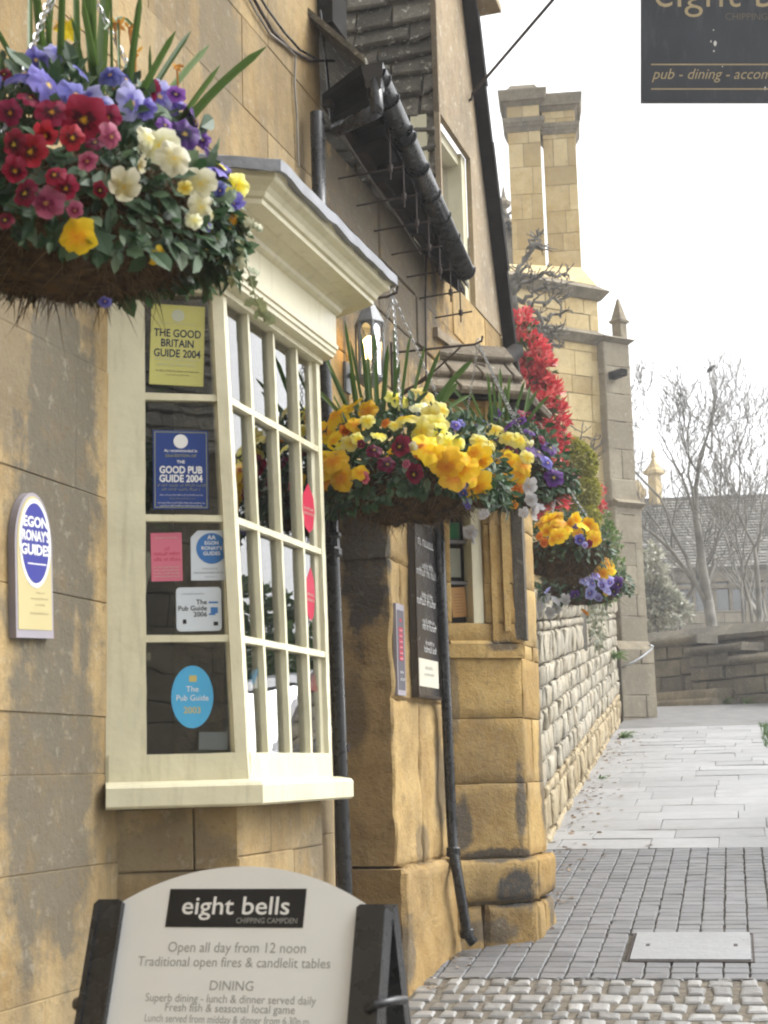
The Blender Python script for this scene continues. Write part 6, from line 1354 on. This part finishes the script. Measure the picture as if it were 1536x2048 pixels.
# house behind with a stone finial
fo = depth(1009, 440, 27); hs2 = thing('finial_house', 'steep stone tiled gable with a spired finial, left of the twin chimneys', 'building', (fo.x, fo.y, gz(fo.x, fo.y)))
HF = Fr((fo.x, fo.y, 0), (math.cos(R(20)), math.sin(R(20)), 0), (math.sin(R(20)), -math.cos(R(20)), 0)); zap = fo.z
mb = MB(); mb.prism([HF.p(-1.2, 0, 2), HF.p(1.2, 0, 2), HF.p(1.2, 0, zap-2.1), HF.p(0, 0, zap), HF.p(-1.2, 0, zap-2.1)], -HF.eo*6); obj('wall', mb, M['lodge_grey'], hs2)
for sg in (1, -1):
    mb = MB(); up2 = V(HF.p(0, 0, zap)-HF.p(sg*1.3, 0, zap-2.3)); L_ = up2.length; up2.normalize(); ex_ = -HF.eo; eo_ = ex_.cross(up2); eo_ = eo_ if eo_.z > 0 else -eo_
    f = Fr(HF.p(sg*1.3, .15, zap-2.3), ex_, eo_, up2); slates(mb, f, 0, 6, 0, L_, (.14, .18), (.3, .5), 5, .03, .05); obj('roof', mb, M['slates'], hs2)
s_ = 27/F; mb = MB(); mb.lathe(V((fo.x, fo.y, zap-.05)), [(.15, 0), (.10, .12), (.06, .2), (.05, .27), (.13, .33), (.14, .39), (.07, .46), (.05, .50), (.0, .78)], 8); obj('finial', mb, M['lodge_grey'], hs2)

# gnarled wisteria in front of the lodge
def gnarl(mb, pts, r0, r1, r, twigs, tl_=.3):
    P = []
    for i in range(len(pts)-1):
        for k in range(4): s = k/4; P.append(pts[i].lerp(pts[i+1], s)+V((r.gauss(0, .025), r.gauss(0, .03), r.gauss(0, .025))))
    P.append(pts[-1]); n = len(P); mb.tube(P, [(r0+(r1-r0)*i/(n-1))*r.uniform(.8, 1.35) for i in range(n)], 7)
    for _ in range(twigs):
        i = r.randint(int(n*.3), n-1); a = P[i]; d = (P[min(i+1, n-1)]-P[max(i-1, 0)]).normalized()+V((r.gauss(.3, .7), r.gauss(0, .6), r.gauss(.2, .6))); d.normalize(); L = tl_*r.uniform(.3, 1); q = [a]
        for s in range(4): d = (d+V((r.gauss(0, .35), r.gauss(0, .35), r.gauss(.12, .3)))).normalized(); q.append(q[-1]+d*L/4)
        rr_ = max(.006, r1*.7); mb.tube(q, [rr_*1.2, rr_, rr_*1.1, rr_*.7, rr_*.9], 5)
        if L > tl_*.55:
            b = q[2]; d2 = (d+V((r.gauss(0, .8), r.gauss(0, .8), r.gauss(0, .8)))).normalized(); mb.tube([b, b+d2*L*.2, b+d2*L*.38+V((0, 0, L*.05))], [rr_*.9, rr_*.8, rr_*.6], 5)
r = random.Random(21); Zw = 16.5; D_ = lambda x, y: depth(x, y, Zw+r.uniform(-.25, .25)); mb = MB()
bw = depth(1050, 1150, Zw)
gnarl(mb, [bw, depth(1040, 900, Zw), depth(1024, 700, Zw), depth(1026, 580, Zw)], .055, .04, r, 4)
for pl, t_ in (([(1026, 590), (1040, 535), (1058, 500), (1066, 490), (1062, 462)], 8), ([(1064, 492), (1080, 490), (1090, 492)], 7), ([(1062, 498), (1072, 475), (1076, 462)], 5), ([(1028, 585), (1050, 560), (1085, 545), (1112, 552), (1132, 550)], 16), ([(1030, 560), (1060, 548), (1085, 552)], 8), ([(1026, 610), (1060, 590), (1090, 570), (1120, 578)], 14), ([(1030, 625), (1070, 612), (1105, 598), (1132, 596)], 16), ([(1035, 640), (1075, 640), (1110, 632), (1136, 620)], 14), ([(1060, 605), (1085, 640), (1100, 660), (1130, 648)], 12), ([(1070, 650), (1090, 676), (1105, 690), (1118, 696)], 14), ([(1026, 575), (1032, 545), (1055, 530)], 8), ([(1080, 660), (1100, 668), (1112, 672)], 8)):
    gnarl(mb, [D_(x, y) for x, y in pl], .028, .011, r, t_, .22)
wst = thing('wisteria', 'leafless gnarled wisteria with knobbly branches in front of the lodge', 'climbing shrub', arr(bw)); obj('branches', mb, M['bark_pale'], wst)
mb = MB(); bw = depth(1172, 960, 17); gnarl(mb, [bw, depth(1176, 905, 17), depth(1186, 880, 17)], .014, .007, r, 12, .26); gnarl(mb, [bw, depth(1165, 890, 17), depth(1160, 862, 17)], .012, .006, r, 8, .22)
top('bare_shrub', mb, M['bark_pale'], 'small bare twiggy shrub above the topiary', 'shrub')

# ------------------------------------------------------------------ far garden wall with stepped copings, steps, handrail
wa, wb2 = depth(1285, 1415, 27.2), depth(1640, 1415, 24.0); FWf = Fr((wa.x, wa.y, 0), V((wb2.x-wa.x, wb2.y-wa.y, 0)), V((wb2.y-wa.y, -(wb2.x-wa.x), 0))); Lf = V((wb2.x-wa.x, wb2.y-wa.y, 0)).length+3
h = lambda x, y, n=0: FWf.at(x, y, n); zgf = SL*GFLAT
fw_ = thing('far_garden_wall', 'weathered stone garden wall with a sloped coping across the end of the path', 'wall', arr(FWf.p(Lf/2, 0, zgf)))
zt0, zt1 = h(1300, 1262)[1], h(1536, 1238)[1]; ztm = min(zt0, zt1)
mb = MB(); mb.box(FWf, -1, Lf, -.5, -.03, zgf-.5, ztm-.1); obj('core', mb, M['mould'], fw_)
mb = MB(); ashlar(mb, FWf, -1, Lf, zgf-.1, ztm-.12, (.22, .36), (.35, .9), joint=.014, bev=.02, seed=100, njit=.012, warp=.008); obj('wall', mb, M['far_stone'], fw_)
k_ = (zt1-zt0)/(h(1536, 1238)[0]-h(1300, 1262)[0]); u0_ = h(1300, 1262)[0]; zl_ = lambda u: zt0+k_*(u-u0_); mb = MB(); r = random.Random(6); u = -1
while u < Lf:
    w = r.uniform(.7, 1.2); ue = min(Lf, u+w); P = []
    for z_, n0_, n1_ in ((-.28, .10, -.6), (-.20, .13, -.62), (-.02, -.12, -.4)): P.append([FWf.p(u+.006, n0_, zl_(u)+z_), FWf.p(ue-.006, n0_, zl_(ue)+z_), FWf.p(ue-.006, n1_, zl_(ue)+z_), FWf.p(u+.006, n1_, zl_(u)+z_)])
    mb.add(sum(P, []), [(0, 1, 5, 4), (1, 2, 6, 5), (2, 3, 7, 6), (3, 0, 4, 7), (4, 5, 9, 8), (5, 6, 10, 9), (6, 7, 11, 10), (7, 4, 8, 11), (8, 9, 10, 11), (3, 2, 1, 0)]); u = ue
obj('coping', mb, M['far_stone'], fw_)
rw_ = thing('stepped_wall', 'dark lower wall with three stepped stone copings in front of the far garden wall', 'wall', arr(FWf.p(h(1430, 1400, .7)[0], .7, zgf)))
wl2 = MB(); SN = .75
for i, (xa, xb, y0, y1) in enumerate(((1296, 1398, 1274, 1292), (1376, 1490, 1290, 1306), (1462, 1640, 1304, 1322))):
    ua, ub_ = h(xa, y0, SN)[0], h(xb, y0, SN)[0]; zt_c, zb_c = h((xa+xb)/2, y0, SN)[1], h((xa+xb)/2, y1, SN)[1]; nn = SN+.02*i
    ashlar(wl2, FWf.sh(0, nn), ua+.05, h(xb-16, y0, SN)[0] if i < 2 else ub_, zgf-.1, zb_c+.01, (.2, .34), (.35, .9), nb=-.5, joint=.016, bev=.02, seed=110+i, njit=.02, warp=.01)
    m_ = MB(); block(m_, Fr(FWf.p(0, 0, 0), FWf.ex, FWf.eo), ua, ub_, zb_c, zt_c, nn+.10, .3, .05, random.Random(i), .12, .02); obj('coping', m_, M['far_stone'], rw_)
obj('wall', wl2, M['far_stone'], rw_)
ste = thing('stone_steps', 'two worn stone steps at the foot of the dark stepped wall', 'steps', arr(FWf.p(h(1375, 1412, 1.2)[0], 1.2, zgf)))
for i, (y0, y1, nn) in enumerate(((1396, 1402, 1.15), (1406, 1416, 1.45))):
    ua, ub_ = h(1300, y0, nn)[0], h(1432-i*8, y0, nn)[0]; m_ = MB(); block(m_, FWf, ua, ub_, zgf-.1, zgf+.16*(2-i)-.04, nn, .3, .02, random.Random(i+4), .15, .01); obj('step', m_, M['mould'], ste)
fern(1, 1, .3, 60, 'weeds sprouting at the right end of the stone steps', 8, pl=FWf.p(h(1440, 1410, 1.2)[0], 1.2, zgf)); fern(1, 1, .28, 50, 'weeds under the third stepped coping at the far wall', 9, pl=FWf.p(h(1490, 1410, 1.0)[0], 1.0, zgf))
hr = [(1244, 1333), (1268, 1324), (1288, 1311), (1302, 1299), (1306, 1293), (1299, 1290)]; mb = MB(); mb.tube([GH.hit(x, y, .55-.1*(i == 0)) for i, (x, y) in enumerate(hr)], .018, 8); 
for x, y in ((1262, 1327), (1296, 1304)): a = GH.hit(x, y, .55); mb.tube([a, a-GH.eo*.2+V((0, 0, -.05))], .010, 6)
top('handrail', mb, M['zinc'], 'curved steel handrail fixed to the foot of the lodge buttress', 'handrail', smooth=True)

# ------------------------------------------------------------------ almshouse behind the trees
AZ = 48; ao = depth(1280, 1250, AZ); AH = Fr((ao.x, ao.y, 0), (math.cos(R(-4)), math.sin(R(-4)), 0), (math.sin(R(-4)), -math.cos(R(-4)), 0)); ah = lambda x, y, n=0: AH.at(x, y, n)
alm = thing('almshouse', 'long low stone almshouse with a stone tiled roof behind the bare trees', 'building', arr(AH.p(5, 0, 2.5)))
uA0, uA1 = -3, 14; ze = ah(1400, 1132)[1]; zrg = ah(1400, 997, -3.5)[1]
wins = [ah(x, 1195)[0] for x in (1322, 1388, 1462, 1530, 1600)]; ww, wz0, wz1 = .55, ah(1400, 1222)[1], ah(1400, 1165)[1]
mb = MB(); ashlar(mb, AH, uA0, uA1, 1.0, ze, (.3, .42), (.5, 1.0), joint=.014, bev=.012, seed=130, holes=[(u-ww, u+ww, wz0, wz1) for u in wins]); obj('wall', mb, M['lodge_grey'], alm)
mb = MB(); mb.box(AH, uA0, uA1, -7, -.25, 1, ze); obj('core', mb, M['dark'], alm)
for u in wins:
    wf = MB()
    for a, b in ((-ww, -ww+.1), (-.05, .05), (ww-.1, ww)): wf.box(AH, u+a, u+b, -.16, .02, wz0, wz1)
    wf.box(AH, u-ww-.12, u+ww+.12, -.05, .09, wz1, wz1+.12); o_ = obj('window', wf, M['mould'], alm)
    m_ = MB(); m_.box(AH, u-ww+.1, u+ww-.1, -.12, -.115, wz0, wz1); obj('pane', m_, M['glass'], o_)
mb = MB(); mb.box(AH, uA0, uA1, -.05, .10, ze-.75, ze-.62); obj('string_course', mb, M['mould'], alm)
mb = MB(); a = AH.p(uA0, .3, ze-.1); up2 = AH.p(uA0, -3.5, zrg)-a; L_ = up2.length; up2.normalize(); eo_ = AH.ex.cross(up2); f = Fr(a, AH.ex, eo_ if eo_.z > 0 else -eo_, up2); slates(mb, f, 0, uA1-uA0, 0, L_, (.16, .22), (.25, .5), 44, .03, .035, .02)
mb.box(AH, uA0, uA1, -3.6, -3.4, zrg-.05, zrg+.06); mb.add([AH.p(uA0, -3.5, zrg), AH.p(uA1, -3.5, zrg), AH.p(uA1, -7, ze), AH.p(uA0, -7, ze)], ((0, 1, 2, 3),))
M['alm_roof'] = stone('almshouse_tiles', (.15, .14, .12), (.24, .23, .20), (.10, .10, .095), 2, .4, .45, .2, [], .7, .6, rough=.9); obj('roof', mb, M['alm_roof'], alm)
pc = AH.p(ah(1309, 960, -3.2)[0], -3.2, 0); Zc = lambda y: ah(1309, y, -3.2)[1]; s_ = AZ/F
mb = MB(); V0 = V((pc.x, pc.y, 0)); mb.lathe(V0, [(11*s_*1.35, Zc(1010)), (11*s_*1.35, Zc(952)), (18*s_*1.35, Zc(948)), (18*s_*1.35, Zc(942)), (11*s_*1.3, Zc(936)), (6*s_, Zc(922)), (4*s_, Zc(916)), (6*s_, Zc(912)), (3*s_, Zc(903)), (0, Zc(892))], 4); obj('chimney', mb, M['lodge_stone'], alm)
mb = MB(); pc = AH.p(ah(1277, 1000, -3)[0], -3, 0); V0 = V((pc.x, pc.y, 0)); mb.lathe(V0, [(.2, Zc(1060)), (.2, Zc(1000)), (.3, Zc(990)), (.3, Zc(984)), (.15, Zc(970)), (0, Zc(958))], 4); obj('pinnacle', mb, M['lodge_stone'], alm)

# ------------------------------------------------------------------ bare trees, evergreen, bird
def grow(mb, p, d, L, r_, lev, r, maxl=6, up=.10, wig=.16):
    n = 4; pts = [p]; dd = d.copy()
    for i in range(n): dd = (dd+V((r.gauss(0, wig), r.gauss(0, wig), r.gauss(up*.5, wig*.7)))).normalized(); pts.append(pts[-1]+dd*L/n)
    e = r_*.62 if lev < maxl else r_*.4
    mb.tube(pts, [r_+(e-r_)*i/n for i in range(n+1)], 7 if lev < 2 else (5 if lev < 4 else 3), False)
    if lev >= maxl: return
    for k in range(3 if (r.random() < .6 or lev < 2) else 2):
        i = r.randint(2, n) if k else n; a = dd.orthogonal().normalized(); a = Matrix.Rotation(r.uniform(0, 6.28), 3, dd) @ a
        ang = r.uniform(.25, .75) if k else r.uniform(.05, .35); nd = (dd*math.cos(ang)+a*math.sin(ang)+V((0, 0, up))).normalized()
        grow(mb, pts[i], nd, L*r.uniform(.62, .86), max(.008, e*(r.uniform(.75, .95) if k == 0 else r.uniform(.5, .75))), lev+1, r, maxl, up, wig)
M['tree_bark'] = plain('tree_bark', (.21, .20, .175), .9, .15, .35, 3, .4)
def tree(label, px, py, Z, Hh, r0, seed, lean=(0, 0), maxl=6, fork=.22, nb=4):
    b = depth(px, py, Z); r = random.Random(seed); t = thing('bare_tree', label, 'tree', (b.x, b.y, SL*GFLAT), 'bare trees behind the far garden wall')
    b = V((b.x, b.y, SL*GFLAT-.2)); tr = MB(); top_ = b+V((lean[0]*Hh*fork, lean[1]*Hh*fork, Hh*fork)); pts = [b.lerp(top_, i/5)+V((r.gauss(0, .03), r.gauss(0, .03), 0)) for i in range(6)]
    tr.tube(pts, [r0*1.35, r0*1.05, r0, r0*.96, r0*.92, r0*.9], 10); obj('trunk', tr, M['tree_bark'], t, smooth=True); cr = MB()
    for k in range(nb):
        a = 6.28*k/nb+r.uniform(-.4, .4); s = r.uniform(.25, .7) if k else .08; d = V((math.cos(a)*s+lean[0], math.sin(a)*s*.7, 1)).normalized(); grow(cr, pts[-1-(k % 2)], d, Hh*r.uniform(.22, .30), r0*(.88 if k == 0 else r.uniform(.4, .6)), 0, r, maxl)
    obj('crown', cr, M['tree_bark'], t, smooth=True); return t
tree('tallest bare tree with its crown against the white sky', 1425, 1240, 33, 7.9, .135, 5, (-.03, 0), 6, .36, 4)
tree('bare tree left of the tallest, its trunk rising from the pale evergreen', 1368, 1240, 34, 6.2, .09, 16, (-.12, 0), 5, .34, 4)
tree('low spreading bare tree at the right edge of the photo', 1470, 1240, 31, 6.6, .09, 27, (.25, 0), 5, .22, 3)
tree('bare tree with thin trunk farthest right, partly outside the frame', 1560, 1240, 36, 7.5, .09, 31, (-.1, 0), 4, .30, 4)
mb = MB(); M['ever'] = leafmat('glint_evergreen', (.20, .20, .15), (.38, .38, .30), (.72, .72, .64), .3, .25)  # palest leaf tones paint glints into the colour
ev = [(1300, 1110, 28), (1305, 1150, 34), (1320, 1190, 36), (1345, 1210, 30), (1365, 1225, 22), (1295, 1190, 36), (1330, 1230, 34), (1290, 1230, 36)]
tufts(mb, blobs(ev, 29, .2, 1.0, .35), 620, 33, .11, .5, .9, 6); bs = depth(1315, 1250, 29); stemmed('evergreen_shrub', 'silvery evergreen shrub with painted glints behind the far wall, beside the lodge', 'shrub', V((bs.x, bs.y, SL*GFLAT)), (('foliage', mb, M['ever']),), [([V((bs.x, bs.y, SL*GFLAT)), depth(1310, 1190, 29), depth(1302, 1120, 29)], .05, .015)])
pb_ = depth(1421, 738, 33); mb = MB(); s_ = .055; ax = V((.75, 0, .66)).normalized()
mb.lathe(pb_-ax*s_*1.8, [(.004, -.06), (.012, -.02), (.02, 0), (.05, .05), (.055, .10), (.045, .14), (.034, .165), (.038, .19), (.030, .215), (.008, .23), (.003, .25)], 10, ax=ax)
top('bird', mb, M['soffit'], 'small dark bird perched at the top of the tallest bare tree', 'bird', smooth=True)
mb = MB(); a = pb_-V((0, 0, .10)); mb.tube([a+V((-.02, 0, .03)), a+V((.03, 0, -.5)), a+V((-.03, .0, -1.1)), a+V((-.10, 0, -1.8))], [.008, .012, .016, .022], 5); o_ = obj('twig', mb, M['tree_bark'], bpy.data.objects['bare_tree'])

# ------------------------------------------------------------------ across the street: seen only as reflections in the panes
oh = Fr((-1.5, -11, 0), (1, 0, 0), (0, 1, 0)); ohs = thing('street_house', 'plain stone house across the street, mirrored darkly in the bay window', 'building', (4, -11, 0)); zb0 = -1.4
wn = [(x, z) for x in (1.6, 4.6, 7.6, 10.6) for z in (.2, 3.2)]
mb = MB(); ashlar(mb, oh, -2, 13, zb0, 6, (.28, .4), (.5, .9), joint=.012, bev=.01, seed=200, holes=[(x-.5, x+.5, z, z+1.3) for x, z in wn]); obj('wall', mb, M['mould'], ohs)
mb = MB(); mb.box(oh, -2, 13, -6, -.15, zb0, 6); obj('core', mb, M['dark'], ohs)
for x, z in wn:
    m_ = MB(); [m_.box(oh, x+a, x+b, -.1, .01, z, z+1.3) for a, b in ((-.5, -.42), (-.04, .04), (.42, .5))]; m_.box(oh, x-.58, x+.58, -.1, .05, z-.1, z); o_ = obj('window', m_, M['cream'], ohs); q = MB(); q.box(oh, x-.42, x+.42, -.08, -.075, z, z+1.3); obj('pane', q, M['glass'], o_)
mb = MB(); a = oh.p(-2, .3, 5.9); up2 = V((0, -3, 4)).normalized(); f = Fr(a, oh.ex, V((0, 4, 3)).normalized(), up2); slates(mb, f, 0, 15, 0, 5, (.22, .3), (.4, .6), 9); mb.box(oh, -2, 13, -3.2, -3.0, 9.6, 9.95); obj('roof', mb, M['slates'], ohs)
# parked white car
pc = V((4.35, 10.0, 0)); pc.z = gz(pc.x, pc.y); cdir = V((PX.x, PX.y, SL)).normalized(); cl = PL; cu = cl.cross(cdir).normalized(); cu = cu if cu.z > 0 else -cu
CR = Fr(pc, cdir, -cl, cu); car = thing('parked_car', 'white car with green doors parked across the street, mirrored in the bay panes', 'car', arr(pc))
M['car_white'] = plain('white_car_paint', (.62, .63, .66), .15, .5, .03); M['car_green'] = plain('green_car_panel', (.03, .30, .04), .2, .5, .05); M['tyre'] = plain('tyre_rubber', (.02, .02, .02), .8, .2, .1)
body = [(-2.0, .35), (-2.05, .62), (-1.95, .88), (-1.1, .95), (1.35, .95), (1.9, .92), (2.05, .65), (2.0, .35)]
def extr(prof, n0, n1, inset=0): 
    m_ = MB(); P = [CR.p(u, n0, z) for u, z in prof]; m_.prism(P, CR.eo*(n1-n0)); return m_
bd = obj('body', extr(body, -.84, .84), M['car_white'], car)
obj('cabin', extr([(-1.05, .94), (-.45, 1.40), (.85, 1.42), (1.55, .94)], -.70, .70), M['glass'], car); obj('roof', extr([(-.5, 1.38), (-.35, 1.44), (.75, 1.46), (.9, 1.40)], -.72, .72), M['car_white'], car)
for a, b in (((-1.05, .94), (-.45, 1.40)), ((.2, .94), (.2, 1.42)), ((1.55, .94), (.85, 1.42))):
    for n_ in (-.7, .7): m_ = MB(); m_.bar(CR.p(a[0], n_, a[1]), CR.p(b[0], n_, b[1]), CR.ex*.07, CR.eo*.05); obj('pillar', m_, M['car_white'], car)
for u0, u1 in ((-.85, .15), (.22, 1.2)):
    for n_ in (-.846, .846): m_ = MB(); m_.box(CR, u0, u1, n_-.006, n_+.006, .42, .84); obj('door', m_, M['car_green'], car)
for u in (-1.3, 1.3):
    for n_ in (-.78, .78):
        m_ = MB(); m_.lathe(CR.p(u, n_-.09, .31), [(.22, 0), (.31, .02), (.31, .16), (.22, .18)], 24, ax=CR.eo); wh = obj('wheel', m_, M['tyre'], car); m_ = MB(); m_.lathe(CR.p(u, n_-.1, .31), [(.20, .001), (.18, .19), (.05, .2)], 20, ax=CR.eo); obj('rim', m_, M['zinc'], wh)
for n_ in (-.6, .6): m_ = MB(); m_.box(CR, -2.07, -1.98, n_-.16, n_+.16, .66, .80); obj('headlight', m_, M['white_ink'], car)
m_ = MB(); m_.box(CR, -2.1, -2.0, -.8, .8, .36, .50); obj('bumper', m_, M['soffit'], car)
mb = MB(); ec = V((9.4, 15.6, gz(9.4, 15.6)))
EB = [(ec+V((0, 0, 1.0)), 1.3), (ec+V((.3, .3, 1.7)), 1.2), (ec+V((1.8, .8, 1.1)), 1.3), (ec+V((-1.6, -.4, .8)), 1.1)]
def fe(r): c_, R_ = r.choice(EB); v = V((r.gauss(0, 1), r.gauss(0, 1), r.gauss(0, 1))).normalized(); return c_+v*R_*(.5+.5*r.random()**.5), v
tufts(mb, fe, 2200, 55, .15, .45, .9, 6); stemmed('evergreen_tree', 'low dark evergreen across the street, mirrored in the bay panes', 'tree', ec, (('crown', mb, M['green_leaf']),), [([ec, ec+V((0, 0, 1.2)), ec+V((0, 0, 2.2))], .18, .05)])
mb = MB(); r = random.Random(63)
for i in range(70):
    x, y = r.choice(((905, 1925), (1135, 1745), (1120, 1800), (860, 1985), (1010, 1890), (1090, 1850))); p = ground(x+r.gauss(0, 16), y+r.gauss(0, 8)); p.z = gz(p.x, p.y)+.018
    leaf(mb, p, V((r.gauss(0, 1), r.gauss(0, 1), .15)), V((r.gauss(0, .3), r.gauss(0, .3), 1)), r.uniform(.015, .045), r.uniform(.012, .025))
struct('corner_litter', mb, lm_, 'stuff', label='crumbs and dead leaves caught at the foot of the canted bay')
# ------------------------------------------------------------------ added volume for lens glare: lifts blacks, fades the far wall, lodge and trees
hz = bpy.data.materials.new('glare_veil'); hz.use_nodes = True; hn_ = hz.node_tree; hn_.nodes.clear()
ho = hn_.nodes.new('ShaderNodeOutputMaterial'); hp2 = hn_.nodes.new('ShaderNodeVolumePrincipled')
hp2.inputs['Color'].default_value = (.95, .96, .98, 1); hp2.inputs['Density'].default_value = .0030; hp2.inputs['Anisotropy'].default_value = .2
hn_.links.new(hp2.outputs[0], ho.inputs['Volume'])
mb = MB(); mb.hexa([V((x, y, z)) for z in (-4.5, 15) for x, y in ((-60, -45), (60, -45), (60, 90), (-60, 90))])
ho_ = struct('glare_volume', mb, hz, 'stuff', label='thin pale volume added over the whole street for lens glare')
